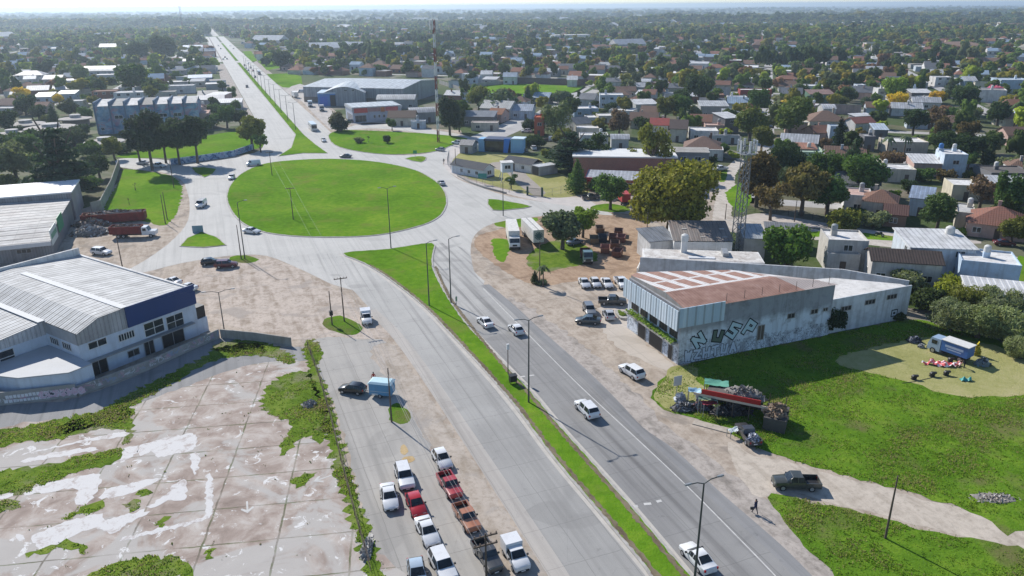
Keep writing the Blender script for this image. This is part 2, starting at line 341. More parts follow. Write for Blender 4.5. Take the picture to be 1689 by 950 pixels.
# --- roads
ROADZ = 0.016
sheet('roundabout_road', [(440, 205), (437, 232), (420, 252), (330, 268), (255, 262), (195, 262), (200, 276), (262, 283), (298, 296), (310, 320), (313, 345), (306, 372), (278, 402), (235, 432), (200, 452), (235, 450), (300, 434), (378, 422), (440, 422), (500, 446), (580, 478), (700, 470), (797, 470), (780, 445), (776, 412), (784, 387), (815, 368), (880, 358), (960, 352), (1010, 355), (985, 344), (930, 338), (840, 324), (790, 308), (757, 296), (738, 281), (731, 269), (741, 256), (768, 237), (830, 215), (880, 188), (868, 186), (815, 210), (770, 228), (748, 239), (700, 254), (635, 255), (560, 242), (541, 224), (500, 180), (470, 152), (440, 150)], ROADZ, RDW, 3, 0.05, 1.5)
for nm, pl in (('avenue_carriageway', [(470, 425), (520, 440), (569, 468), (600, 498), (640, 540), (693, 601), (723, 642), (758, 695), (800, 760), (840, 818), (871, 866), (906, 918), (945, 980), (1095, 980), (1058, 932), (987, 847), (906, 750), (839, 660), (774, 586), (733, 543), (700, 508), (640, 460), (600, 435), (560, 418)]),
               ('avenue_carriageway', [(713, 401), (770, 412), (781, 445), (797, 468), (840, 505), (878, 541), (954, 609), (1007, 662), (1050, 710), (1103, 747), (1169, 810), (1235, 868), (1277, 905), (1350, 980), (1165, 980), (1116, 921), (1045, 837), (987, 771), (927, 705), (878, 647), (834, 601), (774, 538), (748, 503), (727, 468), (715, 440)])):
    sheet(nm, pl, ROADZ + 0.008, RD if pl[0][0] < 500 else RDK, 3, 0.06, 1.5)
AV = Vector((math.cos(R_(111.6)), math.sin(R_(111.6)))); AR = Vector((AV.y, -AV.x))      # along and to the right of the avenue
def av(s, t): return A0 + AV * s + AR * t
A0 = G(494, 222).xy                                   # middle of the far central strip
for nm, t0, t1 in (('avenue_carriageway', -12.4, -1.5), ('avenue_carriageway', 1.5, 11.8)):
    sheet(nm, [av(-6, t0), av(-6, t1), av(1130, t1), av(1130, t0)], ROADZ + 0.008, RDW)
sheet('avenue_carriageway', [av(1130, -5), av(1130, 5), av(4000, 5), av(4000, -5)], ROADZ + 0.008, RDW); sheet('service_lane', [av(445, -18), av(445, -13), av(1130, -13), av(1130, -18)], ROADZ + 0.008, RDW)
sheet('grass_verge', [av(1118, -18), av(1118, 14), av(1134, 14), av(1134, -18)], ROADZ + .03, GR1); sheet('avenue_shoulder', [av(60, -22), av(60, -12.6), av(420, -12.6), av(420, -18)], .012, GRAV); sheet('avenue_shoulder', [av(110, 12), av(110, 17), av(440, 16), av(440, 12)], .012, GRAV)
for s in range(2):
    sheet('avenue_gore', [av(430 + s * 420, -1.8), av(430 + s * 420, 1.8), av(452 + s * 420, 1.8), av(452 + s * 420, -1.8)], ROADZ + 0.012, RDW)
sheet('service_strip', [av(470, -12.9), av(470, -11.6), av(1100, -11.6), av(1100, -12.9)], ROADZ + 0.012, solid('dark_strip', (0.09, 0.07, 0.06)))  # narrow second median beside the service lane, one even dark brown
# kerbside shoulders, edge lines and worn marks
def band(name, px, w, z, mat, off=0.0):
    c = smooth(P2(px), 4, False); L, Rr = [], []
    for i, q in enumerate(c):
        d = (c[min(i + 1, len(c) - 1)] - c[max(i - 1, 0)]).normalized(); n = Vector((-d.y, d.x)); L.append(q + n * (off + w / 2)); Rr.append(q + n * (off - w / 2))
    return sheet(name, L + Rr[::-1], z, mat)
EARTH = m_dirt('bare_earth', (0.10, 0.075, 0.05), (0.20, 0.165, 0.11))
MARK = solid('worn_road_paint', (0.50, 0.49, 0.465), 0.8, 0.4, 1.2)
PALE = solid('pale_concrete_edge', (0.46, 0.43, 0.385), 0.9, 0.25, 0.8)
redge = [(797, 476), (840, 520), (928, 609), (981, 660), (1061, 734), (1129, 798), (1193, 862), (1271, 942), (1310, 985)]
band('edge_line', redge, 0.13, ROADZ + 0.016, MARK)
band('road_shoulder', [(800, 470), (845, 508), (880, 541), (956, 609), (1009, 662), (1052, 708), (1105, 746), (1171, 809), (1237, 867), (1290, 915), (1352, 980)], 1.5, ROADZ + 0.012, ASP)
band('kerb_strip', [(560, 420), (600, 438), (640, 463), (700, 511), (774, 590), (839, 664), (906, 753), (987, 850), (1058, 935), (1090, 976)], 0.55, ROADZ + 0.016, PALE)
band('kerb_strip', [(716, 441), (728, 467), (749, 502), (776, 538), (836, 601), (880, 646), (929, 705), (989, 771), (1047, 836), (1118, 920), (1165, 978)], 0.4, ROADZ + 0.016, PALE)
band('road_shoulder', [(612, 512), (650, 548), (693, 604), (758, 700), (840, 824), (906, 925), (940, 980)], 1.7, ROADZ + 0.012, m_road('shoulder_concrete', (0.37, 0.345, 0.315), (0.46, 0.425, 0.385), G5))
for a, b in (((1043, 836), (1052, 835)), ((1062, 832), (1074, 831)), ((1083, 828), (1091, 826)), ((858, 622), (866, 621)), ((873, 620), (881, 619))):
    band('road_marking', [a, b], 0.35, ROADZ + 0.020, MARK)
for pl in ([(608, 438), (646, 462), (705, 510), (779, 588), (845, 662), (912, 750), (994, 848), (1064, 932), (1096, 974)], [(720, 440), (732, 467), (752, 503), (830, 601), (872, 647), (921, 705), (980, 771), (1038, 837), (1108, 921), (1156, 978)]):
    c = smooth(P2(pl), 4, False); sheet('worn_edge', rag([q + Vector((.0, .0)) for q in c] + [q + Vector((.42, .18)) * (1 if pl[0][0] < 700 else -1) for q in c[::-1]], .12, .3), .162, EARTH)
# side streets
sheet('side_street', [(600, 560), (640, 566), (690, 640), (745, 720), (790, 800), (850, 900), (900, 980), (655, 980), (640, 950), (600, 850), (562, 700), (530, 620), (500, 575), (540, 556)], 0.012, m_road('side_street_concrete', (0.30, 0.287, 0.265), (0.42, 0.395, 0.36), G5, 4.0, 0.08, 3.4, 0.2), 3, 0.2)
sheet('unpaved_edge', [(640, 566), (660, 585), (740, 700), (800, 790), (870, 900), (920, 985), (850, 985), (800, 900), (745, 810), (700, 720), (650, 640), (610, 580)], ROADZ, m_dirt('track_edge_dirt', (0.30, 0.25, 0.195), (0.43, 0.375, 0.32), (0.33, 0.30, 0.27)), 3, 0.35)
sheet('side_street', [(1176, 368), (1180, 330), (1186, 300), (1196, 280), (1215, 262), (1228, 266), (1212, 290), (1214, 318), (1206, 356), (1230, 358), (1330, 376), (1460, 392), (1560, 404), (1700, 428), (1720, 446), (1600, 424), (1470, 408), (1330, 394), (1200, 382)], 0.010, m_dirt('street_dirt', (0.36, 0.315, 0.265), (0.50, 0.455, 0.40)), 3, 0.15)
sheet('lane', [(760, 232), (860, 200), (905, 172), (950, 150), (975, 138), (982, 139), (960, 153), (920, 176), (880, 204), (800, 238)], 0.012, ST, 3)
sheet('park_road', [(560, 216), (600, 203), (640, 204), (700, 212), (770, 224), (770, 230), (700, 220), (640, 213), (600, 212)], ROADZ + 0.004, RDW, 3)
sheet('truck_forecourt', [(470, 150), (496, 165), (545, 214), (575, 206), (660, 204), (640, 200), (575, 200), (540, 176), (515, 150), (495, 138)], ROADZ + 0.004, m_dirt('forecourt', (0.34, 0.31, 0.275), (0.47, 0.435, 0.40)), 2)
sheet('wall_lane', [(-60, 672), (60, 664), (130, 655), (240, 613), (362, 558), (420, 575), (500, 572), (520, 590), (470, 600), (360, 622), (230, 668), (130, 698), (-60, 722)], 0.012, ASP, 3, 0.2)
sheet('building_apron', [(1046, 548), (1060, 562), (1112, 604), (1098, 610), (1040, 585), (1000, 556), (990, 500), (1030, 480)], 0.012, m_road('apron_concrete', (0.42, 0.37, 0.31), (0.52, 0.46, 0.40), G5, 3.0, 0.06, 3.0, 0.1), 2, 0.3)
sheet('pavement', [(748, 240), (735, 262), (733, 275), (745, 287), (770, 300), (830, 318), (900, 334), (985, 345), (960, 326), (900, 326), (840, 314), (790, 302), (760, 290), (745, 276), (748, 262), (765, 245)], ROADZ + 0.004, solid('pavement_slabs', (0.48, 0.44, 0.41), 0.9, 0.2, 0.6), 3)
sheet('pavement', [(1228, 356), (1262, 352), (1340, 364), (1440, 380), (1600, 395), (1600, 402), (1440, 388), (1330, 374), (1240, 362)], 0.014, solid('footway_slabs', (0.46, 0.41, 0.37), 0.9, 0.25, 0.6), 3)
# --- grass areas and islands
OV = [(373, 325), (381, 303), (402, 284), (440, 269.5), (500, 263.5), (556, 262.5), (620, 267), (680, 279), (715, 296), (733, 314), (738, 330), (735, 345), (724, 359), (700, 371), (650, 384), (600, 390.5), (530, 392), (470, 389), (430, 382), (400, 369), (381, 349)]
ov_o, OVI = island('roundabout_island', OV, GR1, 5, 0.35)
MED = [(565, 418), (640, 411), (713, 401), (715, 420), (715, 440), (727, 468), (748, 503), (774, 538), (834, 601), (878, 647), (927, 705), (987, 771), (1045, 837), (1116, 921), (1165, 980), (1095, 980), (1058, 932), (987, 847), (906, 750), (839, 660), (774, 586), (733, 543), (700, 508), (640, 460), (600, 435)]
med_o, MEDI = island('central_reservation', MED, GR1, 3, 0.3)
island('central_reservation', [G(459, 258).xy, G(500, 253).xy, G(541, 253).xy, G(520, 238).xy, av(0, 1.5), av(30, 1.5), av(200, 1.4), av(425, 1.4), av(425, -1.4), av(200, -1.4), av(30, -1.5), av(0, -1.5), G(480, 244).xy], GR1, 0, 0.2)
island('central_reservation', [av(455, 1.3), av(455, -1.3), av(845, -1.3), av(845, 1.3)], GR1, 0, 0.2)
island('traffic_island', [(315, 277), (358, 279), (337, 293)], GR1, 2); island('traffic_island', [(296, 407), (333, 383), (374, 405)], GR1, 2)
island('traffic_island', [(668, 262), (690, 258), (704, 260), (695, 268)], GR1, 2); island('traffic_island', [(804, 329), (840, 333), (877, 341), (845, 346), (812, 347)], GR1, 2)
island('park_lawn', [(541, 224), (552, 217), (565, 214.5), (640, 217), (720, 222), (772, 229), (748, 239), (723, 249), (685, 254), (635, 255), (584, 249), (551, 239)], GR1, 3)
sheet('grass_verge', [(206, 279), (265, 286), (288, 293), (301, 311), (298, 331), (290, 354), (273, 371), (240, 366), (172, 348), (187, 316), (200, 293)], 0.020, GR1, 3, 0.35)
sheet('grass_verge', [(190, 258), (330, 226), (400, 216), (440, 224), (438, 240), (400, 250), (330, 262), (260, 260)], 0.012, GR1, 2, 0.3)
sheet('grass_verge', [(815, 369), (840, 361), (888, 359), (878, 370), (835, 376)], 0.014, GR1, 2, 0.3)
sheet('grass_verge', [(810, 396), (828, 394), (842, 402), (834, 428), (824, 432), (813, 415)], 0.014, GR1, 3, 0.3)
sheet('grass_verge', [(890, 405), (935, 395), (975, 410), (985, 430), (940, 440), (890, 448), (868, 430)], 0.014, GR4, 3, 0.3)
sheet('grass_verge', [(976, 340), (1010, 336), (1040, 345), (1020, 350), (990, 348)], 0.022, GR2, 3, 0.2)
sheet('grass_verge', [(1196, 318), (1230, 300), (1240, 330), (1225, 350), (1212, 345)], 0.016, GR1, 2, 0.2); sheet('grass_verge', [(1183, 296), (1190, 284), (1200, 278), (1196, 300)], 0.016, GR1, 2, 0.2)
sheet('grass_verge', [(1320, 383), (1400, 382), (1490, 392), (1490, 398), (1400, 392), (1330, 390)], 0.018, GR1, 2, 0.2)
sheet('grass_verge', [(1668, 430), (1700, 428), (1720, 500), (1680, 492)], 0.018, GR1, 2, 0.2)
sheet('grass_verge', [(380, 424), (405, 421), (428, 428), (410, 434), (385, 432)], 0.014, GR2, 2, 0.2)
sheet('grass_verge', [(536, 527), (560, 521), (586, 531), (597, 546), (580, 553), (552, 546), (535, 538)], 0.022, GR2, 3, 0.25)
sheet('grass_verge', [(640, 676), (655, 664), (672, 676), (676, 694), (660, 700), (645, 692)], 0.022, GR2, 3, 0.2)
sheet('sports_field', [(750, 153), (785, 145), (824, 137.5), (850, 138), (930, 141), (968, 143), (955, 151), (900, 163), (850, 162), (820, 155), (780, 163)], 0.012, GR1, 0)
sheet('grass_verge', [(440, 122), (480, 121), (497, 126), (500, 146), (466, 144), (450, 134)], 0.018, GR1, 0); sheet('grass_verge', [(418, 84), (440, 87), (462, 112), (440, 116), (425, 100)], 0.018, GR1)
for f in ([(8, 90), (75, 87), (78, 96), (12, 98)], [(137, 86), (196, 85), (198, 94), (140, 96)], [(1140, 106), (1170, 104), (1180, 112), (1150, 116)], [(400, 85), (414, 84), (424, 100), (415, 104)]):
    sheet('field', f, 0.012, GR1)
COMP = [(745, 262), (770, 250), (835, 252), (890, 262), (920, 285), (985, 310), (930, 326), (880, 322), (832, 311), (790, 299), (762, 289), (748, 276)]
sheet('compound_grass', COMP, 0.010, GR3, 2)
sheet('compound_drive', [(812, 268), (850, 268), (870, 290), (900, 318), (880, 322), (850, 300), (835, 284), (805, 275)], 0.018, solid('drive_gravel', (0.30, 0.265, 0.23), 0.9, 0.3, 0.8), 2)
FIELD = [(1118, 606), (1200, 585), (1380, 550), (1500, 526), (1560, 540), (1720, 600), (1720, 870), (1600, 842), (1480, 806), (1400, 786), (1310, 760), (1250, 740), (1195, 712), (1150, 690), (1110, 682), (1085, 668), (1080, 645), (1100, 620)]
sheet('field_grass', FIELD, 0.022, GR2, 2, 0.35)
sheet('mown_clearing', [(1380, 590), (1500, 560), (1560, 556), (1640, 570), (1700, 600), (1700, 645), (1640, 655), (1560, 650), (1480, 625), (1420, 612)], 0.028, GR3, 4, 0.4)
sheet('mown_clearing', [(1082, 660), (1090, 630), (1110, 607), (1150, 605), (1150, 625), (1180, 650), (1165, 665), (1115, 678)], 0.028, GR3, 4, 0.3)
CORNER = [(1268, 822), (1305, 818), (1370, 834), (1480, 862), (1580, 888), (1720, 915), (1760, 990), (1420, 990), (1370, 940), (1310, 880)]
sheet('field_grass', CORNER, 0.022, GR2, 3, 0.35)
# --- derelict lot: broken slabs with flaking white paint
k = Nt('derelict_slabs', 0.9, 0.2); p = k.pos(); q = k.sep(k.pos(R_(-8)))
f = k.noise(p, 0.35, 6, 0.65, 0.5)
c = k.ramp(f, [(0.30, (0.225, 0.175, 0.145)), (0.45, (0.335, 0.27, 0.23)), (0.56, (0.425, 0.365, 0.32)), (0.70, (0.52, 0.485, 0.445))])
c = k.mix(k.ramp(k.noise(p, 0.12, 5, 0.6, 0.8), [(0.50, 0.0), (0.56, 0.9)]), c, (0.43, 0.405, 0.375))
c = k.mix(k.ramp(k.noise(p, 0.5, 7, 0.72, 1.2), [(0.60, 0.0), (0.62, 0.85)]), c, (0.68, 0.67, 0.65))
jn = k.mth('MAXIMUM', k.lines(k.mth('ADD', q[0], k.mth('MULTIPLY', k.noise(p, 0.6, 4), 0.3)), 6.6, 0.18), k.lines(k.mth('ADD', q[1], k.mth('MULTIPLY', k.noise(p, 0.5, 4), 0.3)), 5.3, 0.16))
c = k.mix(k.mth('MULTIPLY', jn, k.ramp(k.noise(p, .3, 4), [(.35, .15), (.6, .8)])), c, k.ramp(k.noise(p, .5, 3), [(.45, (0.12, 0.105, 0.075)), (.55, (0.075, 0.10, 0.025))])); k.bump(f, 0.4, 0.1)
LOTM = k.fin(c)
LOT = [(-60, 722), (150, 688), (300, 640), (400, 604), (470, 596), (505, 600), (535, 660), (560, 730), (590, 830), (620, 910), (640, 985), (-120, 985)]
sheet('derelict_slab', LOT, 0.016, LOTM, 2, 0.2)
k = Nt('flaking_white_paint', 0.8, 0.2); k.bump(k.noise(k.pos(), 3, 4), 0.2, 0.03)
WP = k.fin(k.mix(k.ramp(k.noise(k.pos(), 0.8, 8, 0.75, .6), [(0.52, 0.0), (0.64, 0.85)]), (0.59, 0.575, 0.56), (0.36, 0.30, 0.27)))
z38 = lambda pts: [(x / 3.8, 700 + y / 3.8) for x, y in pts]
for w in ([(150, 440), (250, 380), (440, 340), (620, 310), (610, 420), (530, 510), (470, 490), (480, 400), (350, 420)], [(880, 130), (1190, 55), (1235, 90), (1210, 160), (1080, 190), (990, 210), (950, 170), (880, 200)],
          [(200, 700), (480, 590), (640, 560), (660, 600), (900, 535), (920, 570), (800, 620), (690, 690), (600, 650), (430, 710), (280, 790), (230, 760)], [(640, 440), (700, 400), (780, 380), (920, 345), (1010, 340), (900, 400), (800, 440), (640, 470)],
          [(920, 520), (1060, 430), (1080, 380), (1170, 350), (1160, 470), (1050, 480), (1000, 510)], [(1290, 330), (1330, 330), (1330, 530), (1290, 600), (1050, 660), (780, 730), (770, 712), (1040, 640), (1260, 585), (1290, 520)],
          [(150, 185), (540, 95), (780, 45), (790, 75), (520, 110), (200, 180)], [(760, 160), (860, 135), (860, 180), (760, 230)], [(-100, 440), (70, 420), (90, 450), (-100, 490)], [(1190, 190), (1250, 185), (1250, 250), (1215, 320), (1200, 250)], [(160, 215), (500, 150), (620, 160), (300, 215), (150, 240)], [(100, 690), (140, 700), (150, 730), (110, 725)]):
    sheet('paint_patch', z38(w), 0.022, WP, 2, 0.16, 0.3)
for ax, ay, an in ((408, 838, -70), (530, 790, 215)):
    c = G(ax, ay).xy; r2 = lambda x, y: c + Vector((x * math.cos(R_(an)) - y * math.sin(R_(an)), x * math.sin(R_(an)) + y * math.cos(R_(an))))
    sheet('arrow_marking', [r2(-1.1, -.09), r2(.3, -.09), r2(-.1, -.5), r2(.1, -.62), r2(.85, 0), r2(.1, .62), r2(-.1, .5), r2(.3, .09), r2(-1.1, .09)], 0.024, MARK)
for sp in ([(660, 738), (668, 734), (674, 742), (668, 750), (662, 748)], [(664, 756), (678, 752), (684, 757), (676, 763), (666, 761)]):
    sheet('sand_spill', sp, ROADZ + .006, m_dirt('orange_sand', (0.38, 0.25, 0.11), (0.48, 0.36, 0.20)), 3, .12, .25)
WEEDS = []
for w in (z38([(-80, 310), (300, 250), (500, 200), (750, 150), (755, 215), (600, 275), (400, 325), (100, 445), (60, 430), (-80, 420)]), z38([(-100, 70), (100, 20), (300, -20), (560, -70), (780, -130), (830, -20), (820, 100), (790, 110), (780, 40), (600, 30), (400, 90), (200, 100), (0, 150), (-100, 170)]),
          z38([(540, 970), (700, 890), (880, 840), (1120, 830), (1190, 890), (1150, 960)]), z38([(420, 575), (640, 470), (660, 490), (560, 560), (440, 590)]), z38([(160, 820), (400, 740), (530, 750), (550, 790), (500, 830), (460, 770), (300, 800), (180, 830)]),
          z38([(845, 440), (950, 405), (955, 425), (870, 460)]), z38([(765, 505), (870, 470), (880, 510), (800, 530)]), z38([(985, 610), (1040, 590), (1040, 630), (990, 635)]), z38([(-50, 500), (120, 470), (130, 510), (-50, 560)]), z38([(1270, 810), (1350, 780), (1340, 840), (1290, 830)]),
          [(440, 640), (470, 618), (505, 612), (520, 640), (545, 690), (530, 730), (500, 720), (470, 750), (462, 740), (480, 700), (455, 690), (432, 670)], [(478, 795), (515, 780), (520, 786), (490, 803)],
          [(500, 570), (520, 560), (536, 588), (524, 600), (545, 660), (572, 760), (600, 850), (640, 960), (640, 985), (610, 985), (585, 880), (552, 780), (530, 690), (512, 620)],
          [(160, 684), (230, 640), (330, 592), (360, 572), (420, 566), (440, 580), (400, 586), (340, 600), (280, 636), (200, 678)], [(350, 570), (420, 560), (480, 585), (478, 600), (440, 588), (380, 585)], [(60, 720), (130, 690), (210, 672), (212, 690), (120, 712)]):
    pts = rag(smooth(P2(w), 3), 0.42, 0.4); WEEDS.append(pts); sheet('weed_patch', pts, 0.026, GR4)
# ================================================================ PLANTS
def np_mesh(name, V, F, mat, tint=None, col=None):
    """V (n,3), F (m,k) with one k: fast mesh, per-face leaf tint or colour as attributes"""
    me = bpy.data.meshes.new(name); n, (m, k) = len(V), F.shape
    me.vertices.add(n); me.vertices.foreach_set('co', V.astype(np.float32).ravel())
    me.loops.add(m * k); me.loops.foreach_set('vertex_index', F.astype(np.int32).ravel())
    me.polygons.add(m); me.polygons.foreach_set('loop_start', np.arange(0, m * k, k, dtype=np.int32))
    me.update(calc_edges=True)
    if tint is not None:
        a = me.attributes.new('tint', 'FLOAT', 'FACE'); a.data.foreach_set('value', tint.astype(np.float32))
    if col is not None:
        a = me.attributes.new('leafcol', 'FLOAT_COLOR', 'FACE'); a.data.foreach_set('color', np.c_[col, np.ones(m)].astype(np.float32).ravel())
    me.materials.append(mat); me.validate(); return me
def leaf_quads(rg, P, N, size, asp=1.0, jit=0.9):
    n = len(P); d = N + rg.normal(0, jit, (n, 3)); d /= np.linalg.norm(d, axis=1)[:, None]
    a = np.cross(d, rg.normal(0, 1, (n, 3))); a /= np.linalg.norm(a, axis=1)[:, None]; b = np.cross(d, a)
    s = (size * rg.uniform(0.6, 1.4, n))[:, None]; a = a * s * asp; b = b * s
    V = np.stack([P - a - b * 0.6, P + a - b * 0.3, P + a * 0.8 + b, P - a * 0.5 + b * 0.8], 1).reshape(-1, 3)
    return V, np.arange(4 * n).reshape(n, 4)
def blob(rg, c, r, n_lat=7, n_lon=10, rough=0.18):
    vs = []; 
    for i in range(n_lat + 1):
        th = math.pi * i / n_lat
        for j in range(n_lon):
            ph = 2 * math.pi * j / n_lon; q = 1 + rg.normal(0, rough)
            vs.append((c[0] + r[0] * q * math.sin(th) * math.cos(ph), c[1] + r[1] * q * math.sin(th) * math.sin(ph), c[2] + r[2] * q * math.cos(th)))
    F = [(i * n_lon + j, (i + 1) * n_lon + j, (i + 1) * n_lon + (j + 1) % n_lon, i * n_lon + (j + 1) % n_lon) for i in range(n_lat) for j in range(n_lon)]
    return np.array(vs), np.array(F)
def crown_mesh(name, seed, lobes, n, size, core=0.64, asp=1.0, jit=0.9, droop=0.0):
    """leaf clumps spread over and through a union of lobes, with a rough dense heart"""
    rg = np.random.default_rng(seed); L = np.array([l[:3] for l in lobes]); Rr = np.array([l[3:6] for l in lobes])
    w = (Rr[:, 0] * Rr[:, 1] + Rr[:, 0] * Rr[:, 2]); ids = rg.choice(len(lobes), n * 2, p=w / w.sum())
    u = rg.normal(0, 1, (n * 2, 3)); u /= np.linalg.norm(u, axis=1)[:, None]
    rad = 1.04 - np.abs(rg.normal(0, 0.22, n * 2)); bump = 1 + 0.24 * np.sin(u[:, 0] * 6 + ids) * np.sin(u[:, 1] * 5 + 2 * ids) + 0.10 * np.sin(u[:, 2] * 9)
    P = L[ids] + Rr[ids] * u * (rad * bump)[:, None]
    inside = np.zeros(len(P), bool)
    for k in range(len(lobes)):
        d = np.linalg.norm((P - L[k]) / Rr[k], axis=1); inside |= (d < 0.72) & (ids != k)
    P = P[~inside][:n]; u = u[~inside][:n]; ids = ids[~inside][:n]
    P[:, 2] -= droop * rg.random(len(P)) ** 2
    V, F = leaf_quads(rg, P, u, size, asp, jit); T = np.clip(rg.normal(0.5, 0.17, len(F)), 0, 1)
    for k in range(len(lobes)):
        v, f = blob(rg, L[k], Rr[k] * core); F = np.r_[F, f + len(V)]; V = np.r_[V, v]; T = np.r_[T, np.full(len(f), 0.3)]
    return np_mesh(name, V, F, MT['leaf'], T)
def rlobes(seed, n, w, zc, h, r0=0.5):
    """n lobes round a main body; the crown is about 2w wide and its middle is at height zc"""
    rg = random.Random(seed); out = [(0, 0, zc, w * 0.72, w * 0.72, h * 0.72)]
    for i in range(n):
        a = 2.4 * i + rg.random(); q = w * rg.uniform(0.4, 0.66); r = w * rg.uniform(0.32, r0)
        out.append((q * math.cos(a), q * math.sin(a), zc + h * rg.uniform(-0.5, 0.55), r, r, r * rg.uniform(0.75, 1.0) * h / w))
    return out
# every crown below is 2 m wide at scale 1 (so scale = half the crown width), its base near z = 0.3..0.6
CR = {}
def crown(kind):
    if kind in CR: return CR[kind]
    base, _, var = kind.partition('.'); s = int(var or 0); rg = random.Random(s * 7 + len(base))
    if base == 'round': me = crown_mesh('crown', s + 1, rlobes(s + 3, 9, 1.0, 1.35, 0.92), 2600, 0.062)
    elif base == 'big': me = crown_mesh('crown', s + 2, rlobes(s + 5, 16, 1.0, 0.95, 0.80, 0.42), 9000, 0.034)
    elif base == 'tall': me = crown_mesh('crown', s + 3, rlobes(s + 8, 12, 1.0, 2.2, 1.75, 0.5), 3000, 0.07)
    elif base == 'open': me = crown_mesh('crown', s + 4, rlobes(s + 9, 9, 1.05, 1.5, 0.95, 0.42)[1:], 1500, 0.062, 0.5)
    elif base == 'bush': me = crown_mesh('crown', s + 5, rlobes(s + 11, 8, 1.0, 0.55, 0.62), 1800, 0.065)
    elif base == 'ball': me = crown_mesh('crown', s + 6, rlobes(s + 12, 7, 0.98, 0.85, 0.85, 0.4), 2600, 0.055)
    elif base == 'cypress': me = crown_mesh('crown', s + 7, [(rg.uniform(-.15, .15), rg.uniform(-.15, .15), z, r, r, 0.9) for z, r in ((0.8, .8), (1.8, .85), (2.9, .75), (4.0, .55), (4.9, .32))], 2600, 0.075, jit=0.6)
    elif base == 'cone': me = crown_mesh('crown', s + 8, [(0, 0, z, r, r, 0.5) for z, r in ((0.5, .95), (1.0, .85), (1.5, .68), (2.0, .48), (2.5, .25))], 2200, 0.06, jit=0.7)
    elif base == 'cedar':
        lb = []
        for z, r in ((0.45, .95), (0.8, 1.0), (1.15, .85), (1.5, .68), (1.85, .5), (2.15, .28)):
            for i in range(5):
                a = i * 1.257 + z * 3 + rg.random() * .5; q = r * rg.uniform(.5, .62); lb.append((q * math.cos(a), q * math.sin(a), z + rg.uniform(-.1, .1), r * .45, r * .45, .11))
            lb.append((0, 0, z, r * .45, r * .45, .2))
        me = crown_mesh('crown', s + 9, lb, 5200, 0.042, jit=0.5)
    elif base == 'pine': me = crown_mesh('crown', s + 10, [(rg.uniform(-.45, .45), rg.uniform(-.45, .45), z, r, r, .28) for z, r in ((1.3, .5), (1.6, .6), (1.9, .62), (2.1, .55), (2.4, .55), (2.6, .42), (1.7, .5), (2.25, .5))], 2600, 0.06, jit=0.7)
    elif base == 'willow': me = crown_mesh('crown', s + 11, rlobes(s + 13, 9, 1.0, 1.35, 0.85), 3600, 0.075, asp=0.28, jit=0.35, droop=0.9)
    elif base == 'reed': me = crown_mesh('crown', s + 20, rlobes(s + 14, 12, 1.0, .75, .72, .4), 5200, .085, core=.6, asp=.2, jit=1.4)
    elif base == 'palm':
        V, F = [], []
        for i in range(16):
            a = i * 2.4 + rg.random() * .3; up = rg.uniform(-.1, .9); pr = None
            for q in range(5):
                t = q / 4; r = t * (1.0 - .25 * up); z = 3.0 + up * .7 * t - 0.9 * t * t; w = .13 * (1 - abs(t - .4)) + .02
                c, sn = math.cos(a), math.sin(a); row = [(r * c - w * sn, r * sn + w * c, z - .06), (r * c, r * sn, z), (r * c + w * sn, r * sn - w * c, z - .06)]
                b = len(V); V += row
                if pr is not None: F += [(pr, pr + 1, b + 1, b), (pr + 1, pr + 2, b + 2, b + 1)]
                pr = b
        me = np_mesh('crown', np.array(V), np.array(F), MT['leaf'], np.random.default_rng(s).uniform(.2, .8, len(F)))
    elif base == 'bare':
        mb = MB(); rg2 = random.Random(s)
        def br(p, d, L, r, lv):
            q = p + d * L; mb.tube(p, q, r, r * .6, 4)
            if lv: [br(p + d * L * rg2.uniform(.6, 1), (d + Vector((rg2.gauss(0, .5), rg2.gauss(0, .5), rg2.uniform(-.1, .4)))).normalized(), L * .62, r * .55, lv - 1) for _ in range(4)]
        br(Vector((0, 0, .8)), Vector((0, 0, 1)), .7, .06, 3); me = mb.mesh('crown', [MT['bark']])
    CR[kind] = me; return me
TRK = {}
def trunk(kind):
    base = kind.partition('.')[0]
    if base not in TRK:
        mb = MB(); rg = random.Random(5); h = {'bush': .5, 'ball': .8, 'cypress': 3.5, 'tall': 2.2, 'cedar': 2.0, 'cone': 2.2, 'pine': 2.0, 'palm': 3.0, 'big': 1.0, 'reed': .3, 'bare': .85}.get(base, 1.15)
        r = {'palm': .075, 'pine': .06, 'big': .1}.get(base, .085); mb.tube((0, 0, -.02), (.02, .02, h * .45), r * 1.3, r, 8).tube((.02, .02, h * .45), (0, 0, h), r, r * .7, 8)
        if base not in ('palm', 'cypress', 'reed', 'bare'):
            for i in range(5):
                a = i * 1.3; mb.tube((.01, .01, h * (.45 + .08 * i)), (.5 * math.cos(a), .5 * math.sin(a), h * (.95 + .1 * i)), r * .55, r * .2, 5)
        TRK[base] = mb.mesh('trunk', [MT['bark']], 60)
    return TRK[base]
DARK = (0.028, 0.046, 0.016); MID = (0.045, 0.078, 0.020); OLIVE = (0.085, 0.092, 0.020); LIME = (0.105, 0.150, 0.022); GREY = (0.060, 0.080, 0.045)
YEL = (0.36, 0.265, 0.022); RUST = (0.082, 0.062, 0.026); BROWN = (0.090, 0.062, 0.040); PINK = (0.42, 0.14, 0.24); CEDAR = (0.020, 0.038, 0.020); DUSTY = (0.10, 0.115, 0.06)
CW = {DARK: 'dark green', MID: 'mid green', OLIVE: 'olive', LIME: 'bright green', GREY: 'grey-green', YEL: 'golden yellow', RUST: 'rust-tinged', BROWN: 'brownish', PINK: 'pink flowering', CEDAR: 'blackish green', DUSTY: 'dusty green'}
